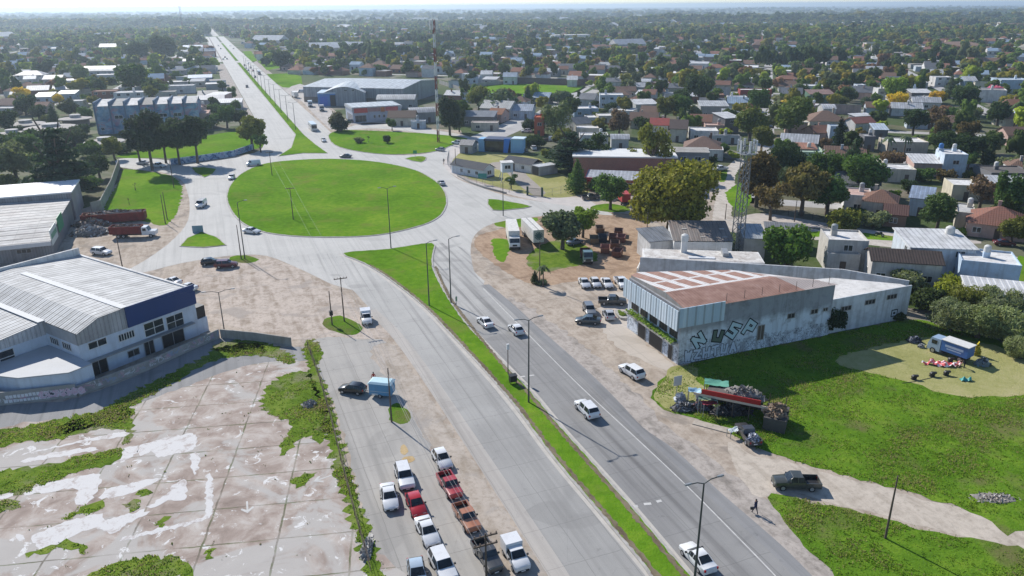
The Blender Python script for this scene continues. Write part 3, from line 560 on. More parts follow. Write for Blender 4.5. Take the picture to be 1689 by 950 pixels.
# kind -> (names, middle of the crown, total height, both over half the crown width)
KZ = {'round': ('tree', 1.35, 2.3), 'big': ('tree', .95, 1.8), 'tall': ('tree', 2.2, 4.0), 'open': ('tree', 1.5, 2.5), 'bush': ('shrub', .55, 1.2), 'ball': ('tree', .85, 1.75), 'cypress': ('cypress_tree', 2.8, 5.6),
      'cone': ('conifer', 1.4, 2.9), 'cedar': ('cedar_tree', 1.25, 2.4), 'pine': ('pine_tree', 1.95, 2.8), 'willow': ('willow_tree', 1.2, 2.2), 'reed': ('reed_clump', .7, 1.5), 'palm': ('palm_tree', 2.9, 3.5), 'bare': ('bare_tree', 1.5, 2.6)}
TREES = []; SEEN = []
def tree_at(x, y, r, kind, col, label=None, group=None, zs=1.0, auto=None):
    nm = KZ[kind.partition('.')[0]][0]
    t = thing(nm, label, nm.split('_')[0] if nm not in ('reed_clump', 'shrub', 'conifer') else {'reed_clump': 'reeds', 'shrub': 'shrub', 'conifer': 'tree'}[nm], (x, y, 0), random.Random(int(x * 31 + y * 17)).uniform(0, 6.28), group)
    if t['category'] in ('cypress', 'cedar', 'pine', 'willow', 'palm', 'bare'): t['category'] = t['category'] + ' tree' if t['category'] != 'bare' else 'tree'
    t.scale = (r, r, r * zs); j = random.Random(int(x * 7 + y * 13)); q = j.uniform(.85, 1.18)
    obj('trunk', trunk(kind), t); o = obj('crown', crown(kind), t, tuple(c * q for c in col)); 
    TREES.append((x, y, r)); 
    if label: q_ = proj((x, y, KZ[kind.partition('.')[0]][1] * r * zs)); SEEN.append((*q_, r * FPX / depth(Vector((x, y, 3))), y, .55 if col in (YEL, PINK) else .2))
    if auto: AUTO.append((t, auto))
    return t
AUTO = []
def tree_px(px, py, w, kind, col, label, zs=1.0, h=None):
    """the crown's middle and width as seen -> where the tree stands and how big it is"""
    kz = KZ[kind.partition('.')[0]]; z = 3.0
    for _ in range(12):
        P = G(px, py, z); r = w / 2 * depth(P) / FPX
        if h: zs = h / w * 2 / (kz[2] - (0.4 if kind.partition('.')[0] not in ('bush', 'ball', 'reed') else 0)) * 1.0
        z = kz[1] * r * zs
    return tree_at(P.x, P.y, r, kind, col, label, zs=zs)
T = [ # crown middle px, py, width, kind, colour, label, [height scale]
 (1110, 322, 152, 'big', (0.132, 0.130, 0.022), 'huge spreading olive-yellow tree at the corner of the dirt street', 1.0),
 (928, 374, 72, 'round.1', GREY, 'grey-green silvery tree shading the trucks beside the two white trailers', .8), (962, 362, 46, 'round.2', LIME, 'brighter green tree touching the silvery tree by the truck yard'),
 (1008, 310, 54, 'round.3', MID, 'small green street tree with a clear trunk by the red truck', 1.0), (952, 292, 38, 'cone', MID, 'pointed green shrub-like tree at the end of the compound fence'),
 (985, 303, 30, 'round.4', MID, 'slim green tree in front of the red-edged diner roof'),
 (942, 248, 88, 'cedar', CEDAR, 'wide dark cedar behind the compound sheds', .62), (1042, 262, 46, 'ball', OLIVE, 'rounded weeping green tree before the salmon brick wall'), (1078, 232, 62, 'open.1', OLIVE, 'loose tall tree rising over the brick wall beside the grey house', 1.3),
 (1302, 404, 92, 'ball.1', (0.050, 0.088, 0.016), 'dense round green tree behind the long white parapet'), (1275, 322, 52, 'open.2', RUST, 'thin reddish street tree, left of the two by the fence', 1.1), (1328, 302, 74, 'round.5', (0.080, 0.068, 0.024), 'full rust-brown street tree with a dark trunk by the fence', 1.1), (1366, 318, 42, 'round.6', LIME, 'yellow-green tree just behind the rust-brown street tree'),
 (1392, 360, 62, 'bush.1', OLIVE, 'low olive shrub mass hiding the front of the concrete flat'), (1442, 362, 46, 'bush.2', DUSTY, 'dusty low shrub before the brown-roofed house'), (1253, 285, 66, 'tall.1', (0.075, 0.055, 0.020), 'tall dark rusty tree right behind the lattice tower', .8),
 (1300, 262, 70, 'big.1', DARK, 'broad blackish tree between the tower and the mint house'), (1383, 232, 26, 'cypress', (0.012, 0.022, 0.012), 'black narrow cypress column'), (1408, 262, 50, 'cone.1', (0.030, 0.048, 0.022), 'dark rounded conifer beside the cypress', .8), (1372, 280, 20, 'open.3', LIME, 'small lime tree under the dark conifer'),
 (1552, 341, 56, 'round.7', (0.050, 0.078, 0.024), 'rounded green tree in front of the pale yellow house'), (1622, 312, 54, 'open.4', BROWN, 'brownish twiggy tree beside the tile-roofed house', .85), (1674, 376, 44, 'round.8', OLIVE, 'olive tree at the right edge by the maroon car'),
 (1500, 307, 30, 'ball.2', DARK, 'dark green garden tree beside the grey-blue cottage'), (1476, 320, 22, 'bush.3', LIME, 'bright low shrub by the brown hip roof'),
 (1370, 524, 60, 'ball.3', (0.020, 0.034, 0.014), 'dark bush standing against the graffiti wall', 1.0), (1481, 522, 24, 'bush.4', DARK, 'small dark bush at the foot of the white wall end'),
 (1530, 492, 66, 'bush.5', (0.030, 0.044, 0.014), 'dark bush in the corner beyond the white wall'), (1570, 474, 66, 'bush.6', (0.135, 0.150, 0.020), 'yellow-green sunlit bush below the pale roof', .9), (1502, 462, 60, 'bush.7', DUSTY, 'straw-coloured bush behind the white block'),
 (1572, 520, 78, 'reed', DUSTY, 'tall reeds at the dark end of the thicket'), (1618, 530, 84, 'reed.1', (0.115, 0.135, 0.06), 'pale reeds beyond the blue truck'), (1665, 538, 86, 'reed.2', (0.120, 0.140, 0.065), 'pale reeds at the right edge of the thicket'), (1650, 505, 80, 'reed.3', DUSTY, 'reeds below the corrugated white roof'), (1600, 495, 70, 'reed.4', OLIVE, 'olive reeds behind the blue truck roof'), (1688, 572, 60, 'reed.5', (0.115, 0.130, 0.06), 'reeds nearest the right edge of the field'),
 (917, 192, 52, 'willow', (0.085, 0.105, 0.038), 'big weeping willow right of the orange-red wall', 1.0), (1022, 198, 36, 'tall', BROWN, 'tall brown-leaved tree between white flat roofs', .7), (871, 205, 26, 'ball.4', DARK, 'dark rounded tree under the orange-red wall'), (1008, 178, 26, 'ball.5', DARK, 'dark round tree below the blue-walled house'),
 (555, 196, 30, 'round.9', (0.06, 0.058, 0.03), 'bushy brownish tree at the corner of the park lawn'), (560, 208, 32, 'bush.8', (0.022, 0.034, 0.018), 'dark spreading conifer low on the park corner'), (741, 186, 40, 'tall.2', (0.030, 0.042, 0.022), 'tall dark eucalyptus beside the red and white mast', .85), (757, 196, 22, 'tall.3', (0.028, 0.040, 0.02), 'slimmer dark tree leaning by the tall eucalyptus', .9),
 (638, 229, 17, 'ball.6', (0.020, 0.032, 0.014), 'clipped dark round bush on the park lawn'), (646, 203, 18, 'round.10', MID, 'small green tree at the edge of the park road'), (607, 225, 7, 'palm', MID, 'tiny palm on the park lawn'), (592, 231, 18, 'bush.9', DUSTY, 'low shrub bed on the park lawn'),
 (95, 268, 118, 'cedar.1', CEDAR, 'massive blackish cedar beside the concrete wall', .85), (20, 262, 66, 'round.11', DUSTY, 'dusty green tree at the left edge before the cedar'), (148, 300, 40, 'bush.10', MID, 'green shrubs at the foot of the concrete wall'),
 (240, 214, 66, 'pine', (0.022, 0.032, 0.018), 'tallest dark pine before the blue block', 1.05), (288, 220, 56, 'pine.1', (0.026, 0.040, 0.018), 'dark pine before the right half of the blue block', .95), (318, 216, 58, 'pine.2', (0.026, 0.040, 0.018), 'rightmost pine of the dark stand by the mural wall', .95), (266, 222, 54, 'pine.3', (0.022, 0.034, 0.018), 'shorter pine in the middle of the dark stand', .9), (225, 232, 50, 'pine.4', (0.022, 0.034, 0.018), 'low pine at the left of the dark stand', .8),
 (412, 214, 48, 'round.12', OLIVE, 'leafy tree at the grass corner beside the avenue', 1.0), (428, 232, 26, 'open.5', MID, 'thin tree leaning over the mural wall end'), (382, 152, 16, 'tall.4', MID, 'narrow street tree beside the far carriageway', .7), (388, 172, 18, 'round.13', MID, 'small street tree nearer the roundabout on the left verge'), (366, 139, 14, 'round.14', MID, 'round street tree by the blue shed'),
 (352, 180, 30, 'bush.11', MID, 'shrubs beside the salmon wall'), (395, 192, 26, 'round.15', DARK, 'dark verge tree across from the bus'),
 (40, 172, 40, 'ball.7', DARK, 'dark rounded tree behind the disc-roofed pavilions'), (37, 154, 26, 'round.16', YEL, 'golden tree standing among roofs on the left'), (96, 162, 18, 'round.17', YEL, 'smaller golden tree closer to the blue block'), (62, 184, 30, 'ball.8', DARK, 'dark clipped tree behind the left pavilion'), (86, 188, 20, 'cone.2', DARK, 'dark pointed tree between the pavilions'), (112, 176, 34, 'ball.9', (0.035, 0.042, 0.016), 'dark tree left of the blue block'), (75, 194, 18, 'bush.12', OLIVE, 'small olive bush by the pavilion roof'),
 (20, 236, 60, 'bush.13', (0.03, 0.05, 0.018), 'wide dark shrubbery in front of the pavilions'), (70, 228, 60, 'bush.14', (0.03, 0.05, 0.02), 'dark shrubs below the right pavilion'), (120, 226, 50, 'bush.15', (0.035, 0.05, 0.02), 'shrubs at the foot of the blue block'), (208, 244, 30, 'bush.16', DARK, 'dark shrub by the parked white car'), (160, 142, 26, 'round.18', DARK, 'dark trees behind the blue block roof'), (215, 125, 52, 'round.19', MID, 'large green tree behind the brown brick house', .9), (130, 118, 30, 'round.20', (0.09, 0.125, 0.045), 'pale green tree beside the white hall'), (250, 150, 24, 'open.6', OLIVE, 'olive tree above the blue block roof'),
 (268, 75, 46, 'big.2', (0.035, 0.05, 0.02), 'large dark tree clump by the far avenue'), (225, 82, 40, 'big.3', (0.035, 0.05, 0.02), 'dark crowns left of the far avenue'), (175, 98, 12, 'cone.3', DARK, 'single dark fir by the far field'), (462, 98, 38, 'ball.10', (0.035, 0.05, 0.022), 'big dark round tree right of the far avenue'), (438, 100, 20, 'ball.11', (0.035, 0.05, 0.022), 'dark tree beside the big round tree'),
 (1475, 143, 38, 'round.21', LIME, 'light green rounded tree near the golden trees'), (1480, 166, 36, 'ball.12', YEL, 'larger golden tree on the right'), (1545, 160, 28, 'ball.13', (0.33, 0.22, 0.02), 'orange-gold tree beside the small white house'), (1639, 150, 36, 'bush.17', PINK, 'pink blossoming tree among dark garden crowns', 1.0), (1522, 135, 14, 'cypress.1', MID, 'slim green poplar near the light green tree'),
 (1556, 213, 30, 'tall.5', RUST, 'left tree of the dark rusty pair', .8), (1596, 222, 36, 'tall.6', RUST, 'right tree of the dark rusty pair', .8), (1575, 240, 80, 'big.4', DARK, 'dark hedge-like crown mass under the rusty pair', .8), (1626, 238, 44, 'round.22', DARK, 'dark tree behind the blue-tank house', .9), (1510, 196, 40, 'round.23', DARK, 'dark garden tree above the palm house'), (1540, 190, 40, 'open.7', BROWN, 'grey bare-looking tree in the dark garden'), (1575, 186, 36, 'bush.18', MID, 'mid green garden crown'), (1600, 188, 40, 'bush.19', DUSTY, 'pale dusty garden crown'), (1568, 145, 24, 'cone.4', GREY, 'grey-green monkey-puzzle-like conifer above the gold tree'), (1590, 158, 46, 'round.24', DARK, 'dark tree between the gold and pink trees'), (1650, 180, 40, 'round.25', DARK, 'dark tree below the pink one'), (1684, 170, 30, 'palm.1', DARK, 'palm at the right edge'),
 (1467, 228, 26, 'palm.2', GREY, 'left palm before the white house'), (1496, 226, 26, 'palm.3', GREY, 'right palm before the white house'), (1525, 232, 24, 'bare', DARK, 'bare branching tree beside the palms'),
 (1418, 222, 18, 'open.8', RUST, 'small rusty tree right of the cypress'), (1434, 212, 14, 'bush.20', LIME, 'lime shrub by the blue-grey roof'), (1362, 236, 22, 'open.9', BROWN, 'brown tree left of the cypress'),
 (1240, 195, 56, 'round.26', (0.07, 0.085, 0.02), 'big green tree left of the broad tile roof'), (1305, 190, 62, 'round.27', (0.06, 0.08, 0.02), 'bigger round green tree touching the broad tile roof'), (1252, 165, 40, 'round.28', MID, 'green tree below the dark red wall'), (1258, 225, 40, 'round.29', OLIVE, 'yellowish tree above the lattice tower head'), (1400, 155, 32, 'ball.14', (0.05, 0.07, 0.025), 'two-toned round tree near the green shed'), (1404, 160, 22, 'bush.21', OLIVE, 'yellowish bush by the green shed'), (1325, 150, 26, 'round.30', DARK, 'dark tree left of the green shed'), (1432, 170, 28, 'ball.15', (0.035, 0.05, 0.03), 'dark blue-green round tree'), (1385, 165, 30, 'bush.22', OLIVE, 'olive shrubs right of the white box house'),
 (1155, 142, 46, 'round.31', (0.04, 0.058, 0.022), 'large dark round tree above the brown brick house'), (1122, 172, 40, 'round.32', MID, 'green tree in the middle of the roofs'), (1098, 175, 36, 'round.33', OLIVE, 'olive tree above the red roof'), (1128, 160, 30, 'round.34', DARK, 'dark tree behind the olive one'), (1070, 170, 18, 'ball.16', DARK, 'dark round tree by the columned white house'), (1040, 172, 24, 'ball.17', DARK, 'dark tree at the left of the columned house'), (1065, 205, 40, 'bush.23', DARK, 'dark shrubs below the red roof'),
 (1522, 288, 40, 'bush.24', MID, 'garden shrubs in front of the blue-tank house'), (1562, 290, 34, 'bush.25', RUST, 'rusty shrubs below the two storey white house'), (1600, 262, 26, 'round.35', MID, 'tree right of the two storey white house'),
 (1470, 262, 50, 'bush.26', BROWN, 'brown-pink scrub left of the white wing'),
 (1155, 285, 40, 'ball.18', (0.03, 0.045, 0.02), 'dark tree before the grey two storey house'), (1193, 245, 20, 'round.36', MID, 'small tree above the white pickup'),
 (843, 296, 22, 'open.10', MID, 'small round-headed tree inside the compound fence'), (903, 252, 24, 'bush.27', (0.12, 0.125, 0.03), 'yellow-green bush beside the slate-roofed shed'), (820, 170, 70, 'bush.28', GREY, 'grey-green trees at the foot of the sports field'), (790, 158, 40, 'round.37', OLIVE, 'yellowing tree left of the sports field'), (925, 160, 40, 'bush.29', GREY, 'bushy grey trees on the field edge'), (870, 158, 20, 'cone.5', DARK, 'dark pointed tree by the sports field'), (640, 162, 12, 'bush.30', DUSTY, 'tuft of shrub before the arched hall'),
 (882, 457, 15, 'cone.6', (0.03, 0.042, 0.02), 'little dark cypress at the foot of the pole'), (896, 440, 27, 'palm.4', (0.055, 0.075, 0.035), 'small palm beside the pole in the truck lot', .9),
 (893, 466, 24, 'bush.31', GREY, 'low green mound at the palm base', .5),
 (222, 305, 15, 'bare.1', DARK, 'short bare stump tree on the left lawn', .8), (212, 330, 10, 'bare.2', DARK, 'dead sapling on the left lawn', 1.0),
 (1155, 220, 22, 'bush.32', OLIVE, 'bush between tile roof and white wall'), (985, 240, 50, 'open.11', DARK, 'dark trees along the salmon brick building'), (880, 232, 40, 'bush.33', DARK, 'dark shrubs by the parked cars'), (930, 222, 40, 'bush.34', OLIVE, 'shrubs in front of the white long roof'),
 (45, 240, 46, 'round.50', MID, 'mid green tree below the left pavilions'), (150, 246, 44, 'bush.50', MID, 'green shrubs between the cedar and the mural block'), (185, 240, 34, 'round.51', OLIVE, 'olive tree at the left foot of the pine stand'), (132, 214, 34, 'bush.51', DARK, 'dark shrubs between two pavilions'), (8, 196, 40, 'round.52', DARK, 'dark tree at the left edge behind the pavilions'), (60, 262, 50, 'bush.52', MID, 'shrubby growth left of the massive cedar'), (28, 214, 26, 'bush.53', DARK, 'low dark shrub on the pavilion lawn'), (160, 268, 40, 'round.53', DARK, 'dark tree right beside the massive cedar'), (140, 186, 24, 'round.54', MID, 'tree behind the mural block end'), (345, 200, 40, 'bush.54', MID, 'shrubs behind the right pines'), (372, 188, 34, 'round.55', MID, 'tree above the grass corner verge'), (10, 300, 40, 'bush.55', OLIVE, 'olive scrub at the left edge above the grey warehouse'), (1170, 268, 26, 'round.38', DARK, 'dark tree right of the grey two storey house'),
]
for t in T:
    if t[2]: tree_px(*t[:6], zs=t[6] if len(t) > 6 else 1.0)
# grass tufts and weeds standing up from the near ground: nobody could count them
def inside(poly, X, Y):
    r = np.zeros(len(X), bool); n = len(poly)
    for i in range(n):
        a, b = poly[i], poly[(i + 1) % n]
        c = ((a[1] > Y) != (b[1] > Y)) & (X < (b[0] - a[0]) * (Y - a[1]) / (b[1] - a[1] + 1e-12) + a[0]); r ^= c
    return r
def tufts(name, polys, dens, h, w, seed, cols, excl=()):
    rg = np.random.default_rng(seed); VV = []; CC = []
    for pl in polys:
        a = np.array([tuple(p) for p in pl]); lo, hi = a.min(0), a.max(0); n = int((hi - lo).prod() * dens)
        X = rg.uniform(lo[0], hi[0], n); Y = rg.uniform(lo[1], hi[1], n); ok = inside(a, X, Y)
        for e in excl: ok &= ~inside(np.array([tuple(p) for p in e]), X, Y)
        clump = np.sin(X * .8 + np.sin(Y * .5) * 2) + np.sin(Y * .9 + np.sin(X * .37) * 2) + np.sin(X * .23 - Y * .31) * 1.2
        ok &= rg.random(n) < (0.5 + 0.3 * np.clip(clump, -1, 1.6)); X, Y, clump = X[ok], Y[ok], clump[ok]
        n = len(X); H = h * rg.uniform(.5, 1.3, n) * (1 + .15 * clump); ci = np.clip((rg.normal(.5, .25, n) + clump * .12) * len(cols), 0, len(cols) - 1).astype(int)
        for k in range(3):
            th = rg.uniform(0, 6.28, n); dx = np.c_[np.cos(th), np.sin(th), np.zeros(n)] * (w * rg.uniform(.6, 1.4, n))[:, None]
            B = np.c_[X, Y, np.full(n, .02)] + rg.normal(0, .12, (n, 3)) * [1, 1, 0]; Tp = B + np.c_[rg.normal(0, .25, (n, 2)) * H[:, None], H]
            VV.append(np.stack([B - dx, B + dx, Tp + dx * .25], 1).reshape(-1, 3)); CC.append(np.array(cols)[ci] * rg.uniform(.75, 1.25, (n, 1)))
    V = np.concatenate(VV); me = np_mesh(name, V, np.arange(len(V)).reshape(-1, 3), MT['tuft'], None, np.concatenate(CC))
    o = obj(name, me); o['kind'] = 'stuff'; return o
k = Nt('grass_blades', 1.0, 0.0); c = k.attr('leafcol'); k.put(k.b.inputs[0], c)
tr = k.n('ShaderNodeBsdfTranslucent'); k.put(tr.inputs[0], c); mx = k.n('ShaderNodeMixShader'); mx.inputs[0].default_value = .5
k.t.links.new(k.b.outputs[0], mx.inputs[1]); k.t.links.new(tr.outputs[0], mx.inputs[2]); k.t.links.new(mx.outputs[0], k.o.inputs[0]); MT['tuft'] = k.mat
TC = [(0.085, 0.145, 0.016), (0.15, 0.255, 0.024), (0.21, 0.34, 0.034), (0.29, 0.40, 0.05), (0.36, 0.33, 0.13)]
CLEAR = [smooth(P2([(1380, 590), (1500, 560), (1560, 556), (1640, 570), (1700, 600), (1700, 645), (1640, 655), (1560, 650), (1480, 625), (1420, 612)]), 3)]
tg = tufts('tall_grass', [P2(FIELD), P2(CORNER)], 26, .14, .06, 3, TC, CLEAR)
tw = tufts('weed_tufts', WEEDS, 22, .13, .08, 4, [(0.085, 0.15, 0.017), (0.15, 0.25, 0.027), (0.22, 0.33, 0.037), (0.31, 0.37, 0.06), (0.31, 0.27, 0.13)])
tufts('lawn_grass', [OVI, MEDI], 3.0, .10, .09, 5, [(0.06, 0.135, 0.01), (0.10, 0.205, 0.014), (0.145, 0.255, 0.02), (0.20, 0.26, 0.04)])
tufts('scattered_weeds', [P2(LOT)], .08, .12, .08, 6, [(0.08, 0.12, 0.02), (0.13, 0.17, 0.04), (0.20, 0.18, 0.09)])
# ================================================================ BUILDINGS
WINC = {}
def win(parent, x, y, z, w, h, face=0.0, name='window', nx=2, nz=1, frame='white', pane='glass', d=0.05):
    """window or door set 5 cm proud of a wall; face = direction it looks, 0 is -y"""
    key = (round(w, 2), round(h, 2), nx, nz, frame, pane, d)
    if key not in WINC:
        mb = MB(); t = min(.09, w * .12); mb.box(-w / 2, w / 2, -d * .5, .02, -h / 2, h / 2, 1)
        for i in range(nx + 1):
            q = -w / 2 + i * w / nx; mb.box(q - t / 2, q + t / 2, -d, 0.0, -h / 2, h / 2, 0)
        for i in range(nz + 1):
            q = -h / 2 + i * h / nz; mb.box(-w / 2 - t / 2, w / 2 + t / 2, -d - .004, 0.0, q - t / 2, q + t / 2, 0)
        WINC[key] = mb.mesh(name, [MT[frame], MT[pane]])
    o = obj(name, WINC[key], parent); o.location = (x, y, z); o.rotation_euler = (0, 0, face); return o
def wall_box(w, d, h, par=0.0, th=0.18):
    mb = MB(); mb.box(-w / 2, w / 2, -d / 2, d / 2, 0, h)
    if par:
        for a in ((-w / 2, w / 2, -d / 2, -d / 2 + th), (-w / 2, w / 2, d / 2 - th, d / 2), (-w / 2, -w / 2 + th, -d / 2 + th, d / 2 - th), (w / 2 - th, w / 2, -d / 2 + th, d / 2 - th)): mb.box(*a, h + .002, h + par)
    return mb
def roof_mb(kind, w, d, h, rise, e=.35, gab=True):
    """returns (roof mesh, gable infill mesh); ridge along x"""
    mb = MB(); gb = MB(); W, D = w / 2 + e, d / 2 + e; t = .14; z = h - e * rise / (d / 2) + .03
    if kind == 'gable':
        r = h + rise
        for sg in (-1, 1): mb.add([(-W, sg * D, z), (W, sg * D, z), (W, 0, r), (-W, 0, r), (-W, sg * D, z + t), (W, sg * D, z + t), (W, 0, r + t), (-W, 0, r + t)], [(0, 3, 2, 1), (4, 5, 6, 7), (0, 1, 5, 4), (1, 2, 6, 5), (3, 0, 4, 7)] if sg < 0 else [(0, 1, 2, 3), (7, 6, 5, 4), (4, 5, 1, 0), (5, 6, 2, 1), (7, 4, 0, 3)])
        for sg in (-1, 1): gb.add([(sg * w / 2, -d / 2, h), (sg * w / 2, d / 2, h), (sg * w / 2, 0, h + rise - .01)], [(0, 1, 2) if sg > 0 else (2, 1, 0)])
    elif kind == 'hip':
        r = h + rise; k = max(.3, W - D * .95)
        mb.add([(-W, -D, z), (W, -D, z), (W, D, z), (-W, D, z), (-k, 0, r), (k, 0, r)], [(0, 1, 5, 4), (1, 2, 5), (2, 3, 4, 5), (3, 0, 4), (3, 2, 1, 0)])
    elif kind == 'mono':
        mb.add([(-W, -D, h + .03), (W, -D, h + .03), (W, D, h + rise), (-W, D, h + rise), (-W, -D, h + .03 + t), (W, -D, h + .03 + t), (W, D, h + rise + t), (-W, D, h + rise + t)], [(3, 2, 1, 0), (4, 5, 6, 7), (0, 1, 5, 4), (1, 2, 6, 5), (2, 3, 7, 6), (3, 0, 4, 7)])
        for sg in (-1, 1): gb.add([(sg * w / 2, -d / 2, h), (sg * w / 2, d / 2, h), (sg * w / 2, d / 2, h + rise)], [(0, 1, 2) if sg > 0 else (2, 1, 0)])
        gb.add([(-w / 2, d / 2 - .01, h), (w / 2, d / 2 - .01, h), (w / 2, d / 2 - .01, h + rise), (-w / 2, d / 2 - .01, h + rise)], [(3, 2, 1, 0)])
    elif kind == 'arch':
        n = 10; pr = [(-D + 2 * D * i / n, h + rise * math.sin(math.pi * i / n)) for i in range(n + 1)]
        for i in range(n):
            (a, b), (c, q) = pr[i], pr[i + 1]; mb.add([(-W, a, b), (W, a, b), (W, c, q), (-W, c, q)], [(0, 1, 2, 3)])
        for sg in (-1, 1):
            pts = [(sg * (w / 2), a * .98, b - .03) for a, b in pr]; gb.add(pts, [tuple(range(n + 1)) if sg > 0 else tuple(range(n + 1))[::-1]])
    else:
        mb.box(-w / 2 + .19, w / 2 - .19, -d / 2 + .19, d / 2 - .19, h, h + .06)
    return mb, gb
HOUSES = []
def house_at(x, y, w, d, h, yaw, roof, wc, rc, label=None, rise=None, group=None, seed=None, extras=True, name='house', cat='house', auto=None):
    rg = random.Random(seed if seed is not None else int(x * 13 + y * 29))
    t = thing(name, label, cat, (x, y, 0), yaw, group)
    rise = rise if rise is not None else {'gable': d * .24, 'hip': d * .24, 'mono': d * .14, 'arch': d * .2}.get(roof, 0)
    mb = wall_box(w, d, h, .35 if roof == 'flat' else 0); rm, gb = roof_mb(roof, w, d, h, rise)
    mb.v, mb.f, mb.m = (mb.v, mb.f, mb.m); n0 = len(mb.v); mb.add(gb.v, gb.f); mb.build('wall', [MT['plaster']], t, color=wc)
    tone = (rc[0] > rc[2] * 1.35)
    mat = MT['flat'] if roof == 'flat' else MT['tile'] if (tone and roof in ('gable', 'hip')) else MT['metal']
    ro = rm.build('roof', [mat], t, color=rc)
    n = max(1, int(w / 3.6)); floors = 2 if h > 4.8 else 1
    for fl in range(floors):
        for i in range(n):
            xx = -w / 2 + (i + .5) * w / n + rg.uniform(-.3, .3)
            if fl == 0 and i == n // 2 and rg.random() < .8: win(t, xx, -d / 2, 1.03, .95, 2.06, 0, 'door', 1, 1, 'wood', 'wood')
            elif rg.random() < .8: win(t, xx, -d / 2, 1.5 + fl * 2.8, min(1.5, w / n * .5), 1.1)
    for sg in (-1, 1):
        m = max(1, int(d / 4.5))
        for i in range(m):
            if rg.random() < .6: win(t, sg * w / 2, -d / 2 + (i + .5) * d / m, 1.6 + (floors - 1) * rg.choice((0, 2.8)), 1.1, 1.0, sg * math.pi / 2)
    if extras:
        if roof == 'flat' and rg.random() < .55:
            tx, ty = rg.uniform(-.3, .3) * w, rg.uniform(0, .3) * d; mb = MB(); mb.box(tx - .5, tx + .5, ty - .5, ty + .5, h, h + 1.0); st = mb.build('tank_stand', [MT['plaster']], t, color=wc)
            MB().lathe([(.05, h + 1.0), (.55, h + 1.0), (.58, h + 1.5), (.55, h + 1.95), (.3, h + 2.15), (.05, h + 2.2)], 12, c=(tx, ty)).build('water_tank', [MT['oc']], st, 40, color=rg.choice([(.62, .62, .60), (.3, .32, .33), (.6, .6, .58)]))
        elif roof in ('gable', 'hip') and rg.random() < .6:
            tx = rg.uniform(-.3, .3) * w; mb = MB(); mb.box(tx - .3, tx + .3, d * .12, d * .12 + .5, h + rise * .5, h + rise + .7).box(tx - .38, tx + .38, d * .12 - .08, d * .12 + .58, h + rise + .7, h + rise + .8); mb.build('chimney', [MT['plaster']], t, color=tuple(c * .8 for c in wc))
    HOUSES.append((x, y, max(w, d) / 2 + 1))
    if label: q_ = proj((x, y, h)); SEEN.append((*q_, w / 2 * FPX / depth(Vector((x, y, h))), y, .45))
    if auto: AUTO.append((t, auto))
    return t
WHT = (.66, .65, .63); CREAM = (.58, .53, .44); GRY = (.36, .36, .36); LGR = (.50, .50, .49); BLU = (.30, .40, .52); PBL = (.50, .57, .64); SAL = (.48, .25, .17); PNK = (.55, .38, .33); MINT = (.42, .54, .42); BRK = (.28, .13, .085); DKG = (.17, .17, .18); GRN = (.10, .20, .14)
TIL = (.30, .145, .095); BRN = (.22, .135, .095); RED = (.50, .09, .075); SLA = (.14, .15, .165); ORG = (.42, .18, .09); ZNC = (.50, .51, .52); RST = (.28, .15, .10); WR = (.70, .69, .67)
